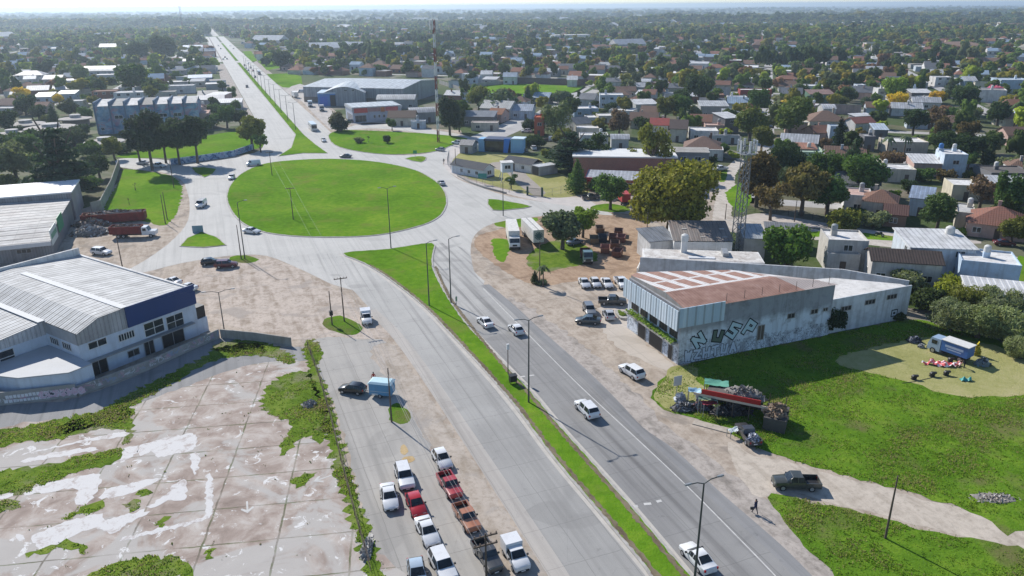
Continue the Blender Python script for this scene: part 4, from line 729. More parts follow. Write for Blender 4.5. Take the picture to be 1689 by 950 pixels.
H = [ # roof middle px, py, roof width px, depth m, height m, yaw deg, roof, wall, roof colour, label
 (1008, 156, 38, 9, 5.6, -4, 'flat', PBL, WR, 'blue-walled two storey house with a white roof edge'), (1030, 147, 36, 8, 3, -4, 'gable', CREAM, BRN, 'long brown-roofed house behind the blue-walled one'), (1072, 152, 20, 8, 4.5, -20, 'gable', LGR, TIL, 'grey-gabled house with orange tiles beyond the columned house'), (1056, 158, 12, 7, 3, -20, 'hip', PNK, ORG, 'small orange-roofed house left of the grey gable'),
 (1062, 168, 36, 9, 3.6, 8, 'mono', LGR, WR, 'pale house with a bright white roof and a columned side'), (1104, 154, 19, 7, 3.2, 0, 'flat', WHT, WR, 'white box house above the olive trees'), (1062, 193, 44, 10, 3.2, -8, 'gable', CREAM, BRN, 'broad brown-tiled house behind the red roof'), (1088, 201, 28, 8, 4.2, -12, 'gable', WHT, RED, 'white house with a bright salmon-red roof'), (1120, 206, 26, 10, 4.6, -14, 'gable', CREAM, (.13, .10, .09), 'steep dark brown roofed house touching the red roof'),
 (1160, 214, 44, 9, 3.3, -8, 'flat', WHT, WR, 'long white house with three dark openings'), (1178, 206, 30, 6, 3.2, -8, 'flat', PNK, PNK, 'pink flat roof behind the long white house'), (1176, 171, 44, 9, 4.8, -5, 'mono', GRY, LGR, 'long grey house with a pale roof strip'), (1198, 190, 26, 8, 5.6, 20, 'mono', DKG, WR, 'dark grey house with one steep white-edged slope'), (1180, 156, 26, 8, 4.8, -8, 'flat', BRK, BRN, 'brown brick house block'), (1216, 160, 30, 8, 4.2, -6, 'flat', WHT, WR, 'white cube house with a small dark window'), (1245, 148, 50, 7, 4, -6, 'flat', (.36, .07, .06), WR, 'dark red painted house with a white roof'),
 (1196, 224, 46, 2, 2.6, -6, 'flat', LGR, LGR, 'pale walled shed beside the dirt street trees'), (1160, 236, 58, 12, 3.2, -14, 'hip', BRN, (.24, .15, .11), 'low wide brown hipped roof behind the grey house'), (1180, 246, 24, 6, 3, -12, 'flat', WHT, WR, 'white carport roof right of the grey two storey house'),
 (1352, 152, 38, 9, 5.2, -4, 'mono', GRN, RST, 'green sheet-metal shed with a rusty roof'), (1364, 175, 20, 7, 4.6, -3, 'arch', LGR, WR, 'pale box house with a curved white roof'), (1360, 193, 60, 13, 3.2, -6, 'hip', CREAM, (.25, .16, .115), 'biggest brown tile roof in the middle of the right suburb'), (1352, 213, 38, 8, 3, 12, 'gable', PNK, TIL, 'red-brown gable in front of the biggest tile roof'), (1376, 208, 9, 4, 5.4, -6, 'flat', PBL, PBL, 'narrow pale blue stair block between tile roofs'), (1418, 198, 36, 7, 3.2, 14, 'gable', WHT, (.36, .13, .10), 'slanting red roof right of the biggest tile roof'), (1420, 188, 32, 4, 4, 16, 'mono', GRY, WR, 'narrow white roof slanting behind the red one'),
 (1450, 209, 20, 8, 3.2, -12, 'mono', SLA, PBL, 'blue-grey sheet roof by the lime shrub'), (1431, 224, 13, 6, 4.5, -8, 'flat', DKG, GRY, 'small grey block beside the bare rusty tree'), (1418, 140, 13, 6, 5, -5, 'flat', PBL, WR, 'pale blue small tower house'), (1452, 146, 14, 7, 6, -5, 'flat', WHT, WR, 'white tall block left of the light green tree'),
 (1552, 127, 26, 8, 5, -4, 'flat', WHT, WR, 'white two storey house with dark balconies'), (1596, 130, 20, 8, 4.2, -4, 'gable', BLU, WR, 'white-roofed house with a blue front'), (1668, 131, 46, 12, 6.4, -8, 'flat', (.45, .56, .66), PBL, 'large pale blue building at the right edge'), (1516, 150, 32, 8, 3.6, -6, 'mono', DKG, WR, 'dark house with a white roof line behind the gold tree'), (1524, 160, 22, 6, 3, -6, 'flat', WHT, WR, 'small white house between the two golden trees'), (1664, 190, 30, 9, 3.4, 0, 'hip', CREAM, (.40, .27, .18), 'beige hipped roof at the right edge'), (1672, 217, 36, 9, 3.4, -6, 'gable', PNK, BRN, 'brown roof above the pale strip at the right edge'), (1625, 146, 26, 6, 3.2, -6, 'flat', LGR, LGR, 'grey flat house below the blue-fronted house'),
 (1490, 232, 62, 9, 3.6, -6, 'flat', CREAM, WR, 'white house with two palms in front'), (1335, 248, 40, 9, 3.2, -10, 'flat', MINT, MINT, 'mint green walled house beside the dark conifers'), (1330, 240, 26, 6, 3.6, -10, 'mono', PNK, ORG, 'orange lean-to roof on the mint house side'),
 (1415, 318, 38, 8, 3.8, -20, 'flat', WHT, PNK, 'white house with a pink terrace'), (1454, 322, 44, 8, 4.0, -28, 'hip', CREAM, (.24, .125, .085), 'brown hip-roofed house joined to the pink terrace'), (1478, 344, 30, 6, 2.8, -25, 'gable', BRN, (.13, .06, .05), 'dark maroon porch roof'),
 (1570, 252, 34, 8, 6.2, -12, 'flat', (.56, .64, .72), WR, 'two storey white-blue house with a blue roof tank'), (1530, 262, 50, 8, 3.6, -12, 'mono', PNK, WR, 'pale low wing left of the two storey white-blue house'), (1476, 276, 52, 8, 3.2, -12, 'flat', CREAM, WR, 'low white-roofed house with an open porch'), (1440, 266, 26, 6, 3, -14, 'flat', CREAM, CREAM, 'cream garden house above the brown hip roof'),
 (1522, 318, 28, 8, 4.0, -30, 'mono', PBL, (.26, .32, .42), 'grey-blue sheet-roofed cottage in the right gardens'), (1587, 302, 40, 8, 3.4, -14, 'flat', (.60, .55, .42), WR, 'pale yellow house with a white terrace roof'), (1657, 281, 70, 10, 3.2, -6, 'flat', DKG, (.13, .12, .115), 'dark flat roof littered with rubble'), (1668, 300, 58, 8, 4, -14, 'mono', BRN, ZNC, 'long pale sheet roof above the tile-roofed house'), (1648, 356, 76, 11, 3.0, -30, 'hip', PNK, (.30, .13, .09), 'red-brown tiled hip-roofed house by the maroon car'), (1592, 345, 18, 9, 3.2, -28, 'flat', CREAM, LGR, 'narrow grey lean-to beside the red-brown tiled house'),
 (964, 178, 40, 9, 3.2, 6, 'flat', BLU, WR, 'white flat roof with a blue front right of the willow'), (974, 193, 16, 7, 3, 4, 'flat', WHT, WR, 'small white roof left of the brown tree'), (997, 190, 24, 8, 2.8, 2, 'flat', CREAM, WR, 'brightest white flat roof beside the brown tree'), (954, 199, 26, 8, 3.2, 28, 'gable', LGR, SLA, 'slate-grey gable right of the willow'), (968, 210, 36, 8, 3.2, 2, 'flat', CREAM, WR, 'white flat roof with a small white tower'), (979, 222, 46, 6, 2.8, -2, 'flat', WHT, WR, 'long white roof just behind the salmon brick building'), (1022, 224, 28, 6, 3.4, -4, 'arch', LGR, ZNC, 'grey curved roof behind the salmon brick building'),
 (890, 193, 14, 6, 6.5, -6, 'flat', (.52, .11, .05), (.52, .11, .05), 'orange-red walled narrow building by the willow'), (824, 174, 48, 11, 4.2, -22, 'gable', LGR, (.36, .37, .36), 'grey-green gabled house at the lane bend'), (822, 184, 22, 8, 3.4, -22, 'gable', PNK, ORG, 'orange-tiled house in front of the grey-green gable'), (790, 188, 54, 9, 3.6, -8, 'mono', DKG, SLA, 'dark blue-grey house with a long sloping roof'), (800, 202, 44, 5, 2.8, -4, 'flat', CREAM, (.60, .52, .48), 'porch-fronted low house with pale columns'), (862, 178, 36, 9, 3.4, -12, 'gable', PBL, (.40, .45, .52), 'pale blue house with a blue-grey roof left of the willow'),
 (695, 181, 40, 8, 4.2, 15, 'arch', GRY, LGR, 'shed with a curved pale roof left of the tall eucalyptus'), (664, 189, 44, 9, 3.4, 0, 'gable', CREAM, (.18, .13, .095), 'cream house with a dark brown tile roof by the shop'), (655, 160, 62, 9, 4.4, -2, 'arch', GRY, (.42, .43, .43), 'long curved grey shed behind the shop'), (690, 200, 24, 4, 2.6, 5, 'flat', PBL, LGR, 'low pale sheds beside the cream house'),
 (803, 120, 18, 8, 4.5, -5, 'gable', WHT, WR, 'white gabled house beyond the sports field wall'), (842, 124, 22, 9, 4.5, -5, 'gable', WHT, (.34, .42, .50), 'white house with a blue roof beyond the sports field'), (944, 129, 16, 8, 4, -5, 'gable', WHT, WR, 'white roof at the far corner of the sports field'), (985, 112, 24, 9, 5, -12, 'gable', LGR, BRN, 'brown tall gable beyond the sports field'), (770, 122, 14, 8, 4.2, -5, 'flat', WHT, WR, 'small white house left of the gabled white one'), (925, 112, 24, 8, 3.5, -5, 'gable', CREAM, TIL, 'tile-roofed house behind the grey trees by the field'),
 (52, 121, 42, 10, 5, 10, 'hip', WHT, (.48, .45, .43), 'white two storey house with a pale hipped roof on the left'), (50, 128, 16, 7, 3.4, 20, 'gable', WHT, (.36, .45, .55), 'small blue-roofed house on the left'), (24, 135, 24, 8, 3, 5, 'flat', CREAM, WR, 'white roof near the left edge above the golden tree'), (90, 128, 28, 9, 3.4, 8, 'gable', CREAM, (.36, .36, .37), 'grey-roofed house left of the pale tree'), (104, 134, 26, 10, 3, 30, 'mono', CREAM, WR, 'sunlit white roof by the golden trees'), (172, 114, 56, 14, 6, 6, 'arch', LGR, (.62, .61, .59), 'big white hall with a curved roof'), (175, 150, 36, 9, 5, 14, 'flat', BRK, (.3, .17, .12), 'brown brick house peeping over the blue block'), (215, 152, 44, 10, 5, 14, 'flat', WHT, WR, 'bright white roof right behind the blue block'), (14, 168, 46, 10, 3.4, 5, 'hip', PNK, (.26, .17, .14), 'reddish hipped roof at the left edge'), (10, 178, 34, 8, 3, 5, 'flat', LGR, LGR, 'pale low roof at the left edge'), (60, 142, 20, 8, 3.2, 5, 'gable', GRY, BRN, 'brown roof above the smaller golden tree'), (112, 152, 26, 8, 3.2, 12, 'mono', PBL, (.35, .42, .42), 'greenish sheet roof left of the blue block'), (128, 166, 22, 8, 3.2, 12, 'flat', CREAM, WR, 'white terrace roof just left of the blue block'), (72, 172, 20, 7, 3, 5, 'gable', PNK, (.33, .18, .13), 'pinkish roof behind the dark clipped tree'),
 (323, 99, 46, 10, 4.5, 20, 'mono', GRY, WR, 'long white-roofed shed beside the far avenue'), (330, 126, 34, 9, 4, 18, 'mono', (.16, .24, .36), (.26, .36, .50), 'blue sheet-metal shed beside the far avenue'), (347, 161, 40, 9, 3.4, 18, 'mono', GRY, (.24, .25, .28), 'dark grey roof next to the blue block'), (332, 176, 16, 8, 3.6, 18, 'flat', PNK, PNK, 'salmon wall house at the end of the blue block'), (285, 116, 40, 12, 5, 18, 'flat', GRY, (.2, .2, .2), 'dark walled shed behind the blue block'), (300, 141, 38, 9, 4, 16, 'flat', WHT, WR, 'white roofs right behind the blue block'), (318, 77, 28, 14, 5, 20, 'mono', GRY, (.30, .36, .45), 'blue-grey roof by the far crossing'), (205, 70, 42, 18, 5, 12, 'flat', WHT, WR, 'long low white building by the far fields'), (92, 65, 44, 16, 5, 8, 'flat', WHT, WR, 'long white building near the far left trees'), (188, 76, 40, 14, 4, 12, 'gable', LGR, (.42, .43, .43), 'long grey greenhouse-like roof by the far field'),
]
for hh in H:
    px, py, wpx, d, h, yw, rf, wc, rc, lab = hh
    if not wpx: continue
    P = G(px, py, h + (.6 if rf != 'flat' else 0)); w = max(3.5, wpx * depth(P) / FPX / max(.8, math.cos(R_(yw))))
    t = house_at(P.x, P.y, w, d, h, R_(yw), rf, wc, rc, lab)
    if 'blue roof tank' in lab: MB().lathe([(.05, h + .9), (.6, h + .9), (.64, h + 1.5), (.6, h + 2.0), (.3, h + 2.25), (.05, h + 2.3)], 14, c=(-w * .4, 2)).build('water_tank', [MT['oc']], t, 40, (.05, .2, .5)); MB().box(-w * .4 - .7, -w * .4 + .7, 1.3, 2.7, h, h + .9).build('tank_stand', [MT['plaster']], t, color=wc)
# ---- frame for a custom building: origin on the ground, x along its front, y into it, z up
def frame(name, label, cat, o, yaw): return thing(name, label, cat, (o.x, o.y, 0), R_(yaw))
# ---------------- A: white-blue warehouse shop, lower left
RA = G(330, 552); A = frame('warehouse_shop', 'white warehouse with pale ribbed roof and dark blue fascia, lower left', 'warehouse', RA, 57)
# local x: 0 at the right corner, negative to the left; y into the building (yaw 147)
MT['awhite'] = m_wall('warehouse_paint', (.60, .66, .74), .25); MT['asheet'] = m_metal_roof('warehouse_sheets', (.54, .54, .53), 1.0, 0.0, .8, 1, .45, .7); MT['aclad'] = m_metal_roof('warehouse_cladding', (.56, .56, .57), .55, 0, .5, 0)
prof = [(0, 7.0), (-10.4, 7.85), (-14, 7.7), (-17, 6.5)]; prof2 = [(-17, 6.9), (-31, 5.3)]
mb = MB(); mb.box(-17, 0, 0, 30, 0, 4.9); mb.box(-31, -17, 7.9, 30, 0, 4.6); mb.build('wall', [MT['awhite']], A)
mb = MB(); mb.add([(x, -.03, z) for x, z in [(0, 4.9), (-17, 4.9)] + prof[::-1]], [tuple(range(6))[::-1]]); mb.add([(0, 0, 4.9), (0, 30, 4.9), (0, 30, 7.0), (0, 0, 7.0)], [(0, 1, 2, 3)])
mb.add([(-17.03, 0, 4.9), (-17.03, 7.9, 4.9), (-17.03, 7.9, 6.5), (-17.03, 0, 6.5)], [(3, 2, 1, 0)]); mb.add([(-31, 7.87, 4.6), (-17, 7.87, 4.6), (-17, 7.87, 6.5), (-31, 7.87, 5.0)], [(0, 1, 2, 3)]); mb.add([(x, 30.02, z) for x, z in [(0, 4.9), (-31, 4.6), (-31, 5.0), (-17, 6.5), (-14, 7.7), (-10.4, 7.85), (0, 7.0)]], [tuple(range(7))]); mb.build('gable_cladding', [MT['aclad']], A)
mb = MB()
for (x0, z0), (x1, z1) in zip(prof, prof[1:]): mb.add([(x0, -.25, z0 + .05), (x0, 30.2, z0 + .05), (x1, 30.2, z1 + .05), (x1, -.25, z1 + .05)], [(3, 0, 1, 2)])
mb.add([(-17.0, 7.6, 6.55), (-17.0, 30.2, 6.55), (-31.2, 30.2, 5.05), (-31.2, 7.6, 5.05)], [(3, 0, 1, 2)])
mb.build('roof', [MT['asheet']], A)
for nm, x, z in (('ridge_cap', -10.4, 7.92), ('ridge_cap', -17.3, 6.62)): MB().box(x - .45, x + .45, -.3 if x > -12 else 7.6, 26, z, z + .06).build(nm, [solid('white_ridge', (.62, .62, .61), .8, .12)], A)
MB().box(-.08, .3, -.3, 30.2, 7.0, 7.25).build('gutter', [MT['white']], A); MB().box(-31, .3, 30.05, 30.4, 6.2, 8.3).build('rear_parapet', [MT['white']], A)
MB().box(-10.3, .15, -.22, -.06, 4.95, 7.9).build('fascia_sign', [solid('deep_blue_panel', (.006, .04, .16), .4, .15, .4)], A)
for x, z, w, h, nx, nz in ((-6.7, 3.65, 2.9, 1.95, 2, 2), (-3.5, 3.45, 2.6, 1.95, 2, 2), (-14.6, 4.3, 2.4, .95, 2, 1), (-10.7, 3.9, 2.2, 1.0, 6, 1)): win(A, x, -.02, z, w, h, 0, 'window', nx, nz)
for y, w in ((2.9, 2.0), (5.9, 2.0)): win(A, -17.02, y, 4.15, w, .95, -math.pi / 2, 'window', 4, 1)
win(A, -23, 7.88, 3.4, 3.6, 1.9, 0, 'window', 2, 2)
for x, w, n in ((-15, 2.2, 'gate'), (-10.2, 1.6, 'window'), (-7.9, 1.4, 'door'), (-4.2, 3.4, 'shutter')): win(A, x, -.02, 1.2, w, 2.3 if n != 'window' else .9, 0, n, 2, 1, 'steel', 'dark')
MB().box(-16.6, -1.0, -.9, -.06, 2.35, 2.5).build('canopy', [MT['steel']], A)
mb = MB(); mb.box(.05, 1.7, .2, 3.2, .0, 2.3).build('porch', [MT['awhite']], A); MB().box(.1, 1.6, .3, 3.0, 2.35, 4.1).build('porch_grille', [MT['dark']], A)
mb = MB(); mb.prism([(-17.05, -2.6), (-17.05, 7.8), (-26.5, 7.8), (-24, 1.2), (-20, -2.6)], 0, 3.0); an = mb.build('annex_wall', [MT['awhite']], A); MB().prism([(-17.06, -2.7), (-17.06, 7.7), (-26.6, 7.7), (-24.1, 1.1), (-20, -2.7)], 3.02, 3.16).build('annex_roof', [solid('annex_sheet', (.42, .43, .44), .7, .12, .5)], A)
win(A, -25.9, 4.5, 1.4, 1.5, .6, math.atan2(2.5, -6.6) + math.pi / 2 + math.pi, 'window', 2, 1)
# perimeter walls of the derelict lot and the shop yard
def wall_thing(name, label, px, h, mat, th=.18, cat='wall', z0=0.0):
    pts = [G(*p) for p in px]; c = pts[0]; t = thing(name, label, cat, (c.x, c.y, 0)); mb = MB()
    for a, b in zip(pts, pts[1:]):
        d = (b - a); n = Vector((-d.y, d.x, 0)).normalized() * th / 2; q = [(p - c) for p in (a - n, b - n, b + n, a + n)]
        mb.prism([(p.x, p.y) for p in q], z0, h)
    mb.build('wall_panel', [mat], t)
    return t, pts
k = Nt('tagged_concrete', 0.9, 0.15); p = k.pos(); c = k.mix(k.ramp(k.noise(p, .6, 6, .65), [(.35, 0.), (.75, .6)]), (.36, .35, .33), (.15, .14, .13))
zz = k.sep(p)[2]; band_ = k.mth('MULTIPLY', k.mth('GREATER_THAN', zz, .35), k.mth('LESS_THAN', zz, 1.25))
tagm = k.ramp(k.noise(p, 1.1, 3, .6, 1.8), [(.50, 0.), (.53, 1.), (.60, 1.), (.62, 0.)]); c = k.mix(k.mth('MULTIPLY', k.mth('MULTIPLY', tagm, band_), .8), c, k.ramp(k.noise(p, .5, 2), [(.42, (.62, .62, .64)), (.5, (.55, .28, .33)), (.58, (.25, .33, .5))]))
TAGW = k.fin(c)
W1, pts = wall_thing('boundary_wall', 'grey concrete wall with white block letters, lower left', [(-60, 676), (128, 654)], 1.75, TAGW)
wall_thing('boundary_wall', 'low tagged wall along the front of the white warehouse', [(130, 653), (240, 612), (362, 557)], 1.35, TAGW); wall_thing('boundary_wall', 'bare grey wall stub turning off the warehouse yard', [(365, 557), (420, 562), (481, 571)], 1.35, MT['concrete'])
a, b = pts; u = (b - a).normalized(); mbL = MB(); mbP = MB(); rg = random.Random(4)
def stroke(mb, x, z, w, h): 
    p = (a - pts[0]) + u * x; n = Vector((u.y, -u.x, 0)) * .10
    mb.add([tuple(p + n + Vector((0, 0, z))), tuple(p + u * w + n + Vector((0, 0, z))), tuple(p + u * w + n + Vector((0, 0, z + h))), tuple(p + n + Vector((0, 0, z + h)))], [(0, 1, 2, 3)])
L_ = (b - a).length
for i in range(15): stroke(mbL, L_ * .38 + i * .42, .85 + rg.uniform(-.04, .04), .34, .42)
for i in range(3): stroke(mbL, L_ * .36 + i * .5, .25, .4, .42)
for i in range(9): stroke(mbL, L_ * .46 + i * .42, .28, .34, .34)
mbL.build('painted_letters', [solid('white_spray', (.68, .68, .70), .8, .2, 3)], W1)
PKT = Nt('pink_bubble_spray', .85, .15); PKT.fin(PKT.ramp(PKT.noise(PKT.pos(), 2.2, 3, .6, 1.2), [(.38, (.06, .06, .08)), (.42, (.66, .62, .66)), (.55, (.60, .36, .45)), (.66, (.62, .60, .63))]))
for i in range(7):
    mb = mbP; cx = L_ * .70 + i * .72; q = (a - pts[0]) + u * cx; n = Vector((u.y, -u.x, 0)) * (.105 + .002 * (i % 2)); N = 14
    mb.add([tuple(q + n + u * (.46 * math.cos(2 * math.pi * j / N) * (1 + .2 * math.sin(3 * j + i))) + Vector((0, 0, .82 + .52 * math.sin(2 * math.pi * j / N) * (1 + .15 * math.cos(2 * j + i))))) for j in range(N)], [tuple(range(N))])
mbP.build('bubble_graffiti', [PKT.mat], W1)
# ---------------- B: grey warehouse behind it
OB = G(88, 426); B = frame('warehouse', 'grey warehouse with green-lettered panel, behind the white warehouse on the left', 'warehouse', OB, 21.6)
MT['bclad'] = m_metal_roof('grey_cladding', (.30, .30, .31), .5, .1, .6, 0); MT['broof'] = m_metal_roof('pale_sheets', (.54, .525, .50), 2.4, .1, .8, 1, .45, .7)
MB().box(-40, 0, 0, 30, 0, 3.3).add([(-40, 30.01, 3.3), (0, 30.01, 3.3), (0, 30.01, 4.4), (-40, 30.01, 6.6)], [(3, 2, 1, 0)]).build('wall', [MT['bclad']], B)
mb = MB(); mb.add([(-40, -.4, 3.4), (.2, -.4, 3.4), (.2, 9, 4.7), (-40, 9, 4.7)], [(0, 1, 2, 3)]); mb.add([(-40, 9, 4.7), (.2, 9, 4.7), (.2, 30, 4.9), (-40, 30, 5.6)], [(0, 1, 2, 3)]); mb.build('roof', [MT['broof']], B); MB().box(-40, .3, -.5, -.42, 2.7, 3.5).build('fascia', [solid('white_fascia', (.62, .62, .62), .6, .15)], B)
mb = MB(); mb.add([(.02, 0, 0), (.02, 30, 0), (.02, 30, 4.9), (.02, 9, 4.7), (.02, 0, 3.4)], [(0, 1, 2, 3, 4)]); mb.build('side_wall', [MT['bclad']], B)
sg = MB().box(.1, .2, 1, 8, 2.2, 5.2).build('sign_panel', [solid('sign_white', (.60, .64, .60), .5, .12)], B); mb = MB()
for i in range(7): mb.box(.205, .215, 1.7 + i * .85, 2.3 + i * .85, 3.3, 4.3)
mb.build('sign_lettering', [solid('sign_green', (.05, .26, .12), .5, .1)], sg)
sg = MB().box(.1, .2, 10, 16, 2.4, 5.4).build('sign_panel', [solid('sign_green', (.05, .26, .12), .5, .1)], B)
for x in (-4.5, -12, -20): win(B, x, -.02, 2.0, 2.4, .8, 0, 'window', 3, 1, 'steel')
b2 = MB().box(-30, .4, 30.3, 44, 0, 6.2).build('rear_block_wall', [MT['bclad']], B); MB().box(-30.2, .6, 30.2, 44.2, 6.2, 6.5).build('rear_block_roof', [solid('white_sheet_roof', (.70, .69, .68), .6, .12, .5)], B)
# ---------------- graffiti building with billboard
NC = G(1118, 602); N_ = frame('graffiti_building', 'long graffiti-covered building with rusty striped roof and blank pale blue billboard', 'building', NC, 21.6)
k = Nt('peeling_graffiti_wall', .92, .12); p = k.pos(); xx = k.sep(p)[2]
c = k.mix(k.ramp(k.noise(p, .45, 6, .7), [(.50, 0.), (.64, .8)]), (.62, .67, .73), (.25, .25, .26)); c = k.mix(k.ramp(k.mth('ADD', xx, k.mth('MULTIPLY', k.noise(p, .5, 4), 3.0)), [(.0, 0.), (1.0, 0.)]), c, c)
up = k.ramp(k.mth('DIVIDE', k.mth('ADD', xx, k.mth('MULTIPLY', k.noise(p, .35, 4, .6), 2.5)), 8.0), [(.66, 0.), (.78, .72)]); c = k.mix(up, c, (.19, .19, .205))
tg_ = k.mth('MULTIPLY', k.ramp(k.noise(k.pos(sc=(1, 1, .8)), 1.0, 4, .65, 2.2), [(.485, 0.), (.50, 1.), (.53, 1.), (.545, 0.)]), k.mth('LESS_THAN', xx, 2.1)); c = k.mix(k.mth('MULTIPLY', tg_, .85), c, (.05, .055, .08))
st = k.ramp(k.noise(k.pos(sc=(1, 1, .06)), 1.3, 5, .6), [(.5, 0.), (.75, .6)]); c = k.mix(st, c, (.14, .125, .12)); GRAF = k.fin(c)
MB().prism([(0, 0), (25.5, 0), (23.8, 1.8), (14.8, 9.4), (2, 14.2), (0, 13.5)], 0, 7.85).build('wall', [GRAF], N_); MB().prism([(25.52, .3), (41, .3), (40.6, 2), (33, 8.2), (25, 9.6), (20, 5.2)], 0, 5.0).box(25.53, 41, .3, .5, 5.0, 5.35).build('rear_wall', [m_wall('peeling_white_wall', (.60, .63, .66), .6, (.20, .19, .19))], N_)
MB().prism([(25.6, .6), (40.7, .6), (40.4, 1.9), (33, 8.0), (25.1, 9.4), (20.3, 5.3)], 5.01, 5.1).build('rear_roof', [m_wall('pale_roof', (.66, .64, .61), .35)], N_)
k = Nt('striped_rusty_sheets', .75, .3); o = k.sep(k.pos(obj=True)); p = k.pos()
rust = k.ramp(k.noise(p, .7, 6, .7), [(.3, (.24, .125, .09)), (.55, (.36, .21, .16)), (.8, (.47, .32, .27))]); stp = k.mth('MULTIPLY', k.mth('LESS_THAN', k.mth('PINGPONG', k.mth('ADD', o[0], k.mth('MULTIPLY', o[1], .25)), 1.45), .55), k.mth('GREATER_THAN', o[1], 4.55))
edge = k.mth('MULTIPLY', k.mth('GREATER_THAN', o[1], 4.55), k.mth('MAXIMUM', k.mth('LESS_THAN', o[1], 5.2), k.mth('MULTIPLY', k.mth('GREATER_THAN', o[1], 8.6), k.mth('LESS_THAN', o[1], 9.1)))); stp = k.mth('MAXIMUM', stp, edge)
wp = k.mth('MULTIPLY', stp, k.ramp(k.noise(p, .9, 5, .7), [(.28, .45), (.45, 1.)])); rust = k.mix(k.mth('MULTIPLY', k.mth('GREATER_THAN', k.mth('ADD', o[0], k.mth('MULTIPLY', o[1], .4)), 19.6), .8), rust, (.46, .42, .39)); c = k.mix(wp, rust, (.66, .64, .62)); c = k.mix(k.mth('MULTIPLY', k.mth('LESS_THAN', k.mth('PINGPONG', o[0], .22), .05), .35), c, (.08, .05, .04)); k.bump(k.mth('SINE', k.mth('MULTIPLY', o[0], 28)), .3, .04); SR = k.fin(c)
k1, k2, k3 = (.3, 4.6, 8.75), (18.1, 3.7, 8.7), (24.0, 1.3, 8.1); mb = MB(); mb.add([(.3, -.4, 7.95), (18.1, -.4, 7.95), (25.7, -.35, 7.9), k3, k2, k1], [(0, 1, 4, 5), (1, 2, 3, 4)])
mb.add([k1, k2, k3, (24.3, 1.9, 8.0), (14.8, 9.6, 8.35), (2, 14.4, 8.2), (.3, 13.6, 8.2)], [(0, 1, 4), (1, 2, 3), (1, 3, 4), (0, 4, 5), (0, 5, 6)]); mb.add([k1, (.3, 13.6, 8.2), (.3, 13.4, 7.85), (.3, -.1, 7.85), (.3, -.4, 7.95)], [(0, 1, 2, 3, 4)], 1); mb.build('roof', [SR, MT['concrete']], N_)
MT['board'] = m_metal_roof('billboard_sheets', (.47, .58, .66), 1.3, 0, .5, 0, .12)
bb = MB(); bb.box(-1.3, 5.8, -1.25, -1.1, 6.0, 8.7).build('billboard', [MT['board']], N_); MB().box(-1.45, -1.31, -1.25, 12.6, 5.6, 8.4).build('billboard', [m_metal_roof('billboard_sheets_side', (.52, .60, .66), 1.3, 0, .5, 1, .12)], N_)
mb = MB()
for i in range(9): mb.tube((-1.25, .4 + i * 1.45, 5.7), (.1, .4 + i * 1.45, 7.6), .05, .05, 5).tube((-.2, .4 + i * 1.45, 7.6), (-1.25, .4 + i * 1.45, 8.3), .05, .05, 5)
for i in range(5): mb.tube((.2 + i * 1.3, -1.1, 6.3), (.2 + i * 1.3, 0, 6.9), .05, .05, 5)
mb.build('billboard_frame', [solid('rusty_mossy_iron', (.16, .13, .05), .9, .4)], N_)
MB().box(-1.1, -.01, .3, 12.8, 2.95, 3.15).build('ledge', [MT['concrete']], N_)
for x in range(7): MB().tube((7 + 2.9 * x, .15, 7.8), (7 + 2.9 * x, .15, 9.2), .04, .03, 5).build('rebar_post', [MT['wood']], N_)
rgq = np.random.default_rng(8); n = 700; Pq = np.c_[rgq.uniform(-1.1, -.1, n), rgq.uniform(.4, 12.6, n), rgq.uniform(3.15, 3.5, n)]; V, F = leaf_quads(rgq, Pq, np.tile([0, 0, 1.], (n, 1)), .12); obj('ledge_weeds', np_mesh('ledge_weeds', V, F, MT['leaf'], rgq.uniform(.3, .8, n)), N_, (.11, .17, .03))['kind'] = 'stuff'
for y, w, h, z, nm in ((9.3, 2.0, 2.4, 1.2, 'door'), (5.6, 3.3, 2.5, 1.25, 'shutter'), (1.9, 1.0, 2.1, 1.05, 'door')): win(N_, -.02, y, z, w, h, -math.pi / 2, nm, 1, 1, 'concrete', 'dark')
for y in (10.9, 9.3, 7.4, 6.1, 4.8, 2.1): win(N_, -.02, y, 2.55 if y > 3 else 2.6, .9, .55 if y > 3 else .9, -math.pi / 2, 'window', 2, 1, 'dark')
for y in (1.5, 4, 6.5, 9, 11.5): win(N_, -.02, y, 4.4, 1.8, 1.6, -math.pi / 2, 'window', 3, 1, 'wood', 'dark')
for x, z, w, h in ((5.0, 5.9, .8, .8), (18.2, 4.2, 1.2, .7), (22.3, 4.2, 1.2, .7), (24.3, 4.2, .8, .5), (13.2, 2.5, 1.1, 2.2)): win(N_, x, -.02, z, w, h, 0, 'window', 2, 1, 'concrete', 'dark' if x != 13.2 else 'wood')
for x, z in ((28.5, 3.6), (33, 3.9), (37.2, 4.1)): win(N_, x, .28, z, 1.9, .7, 0, 'window', 3, 1, 'concrete', 'dark')
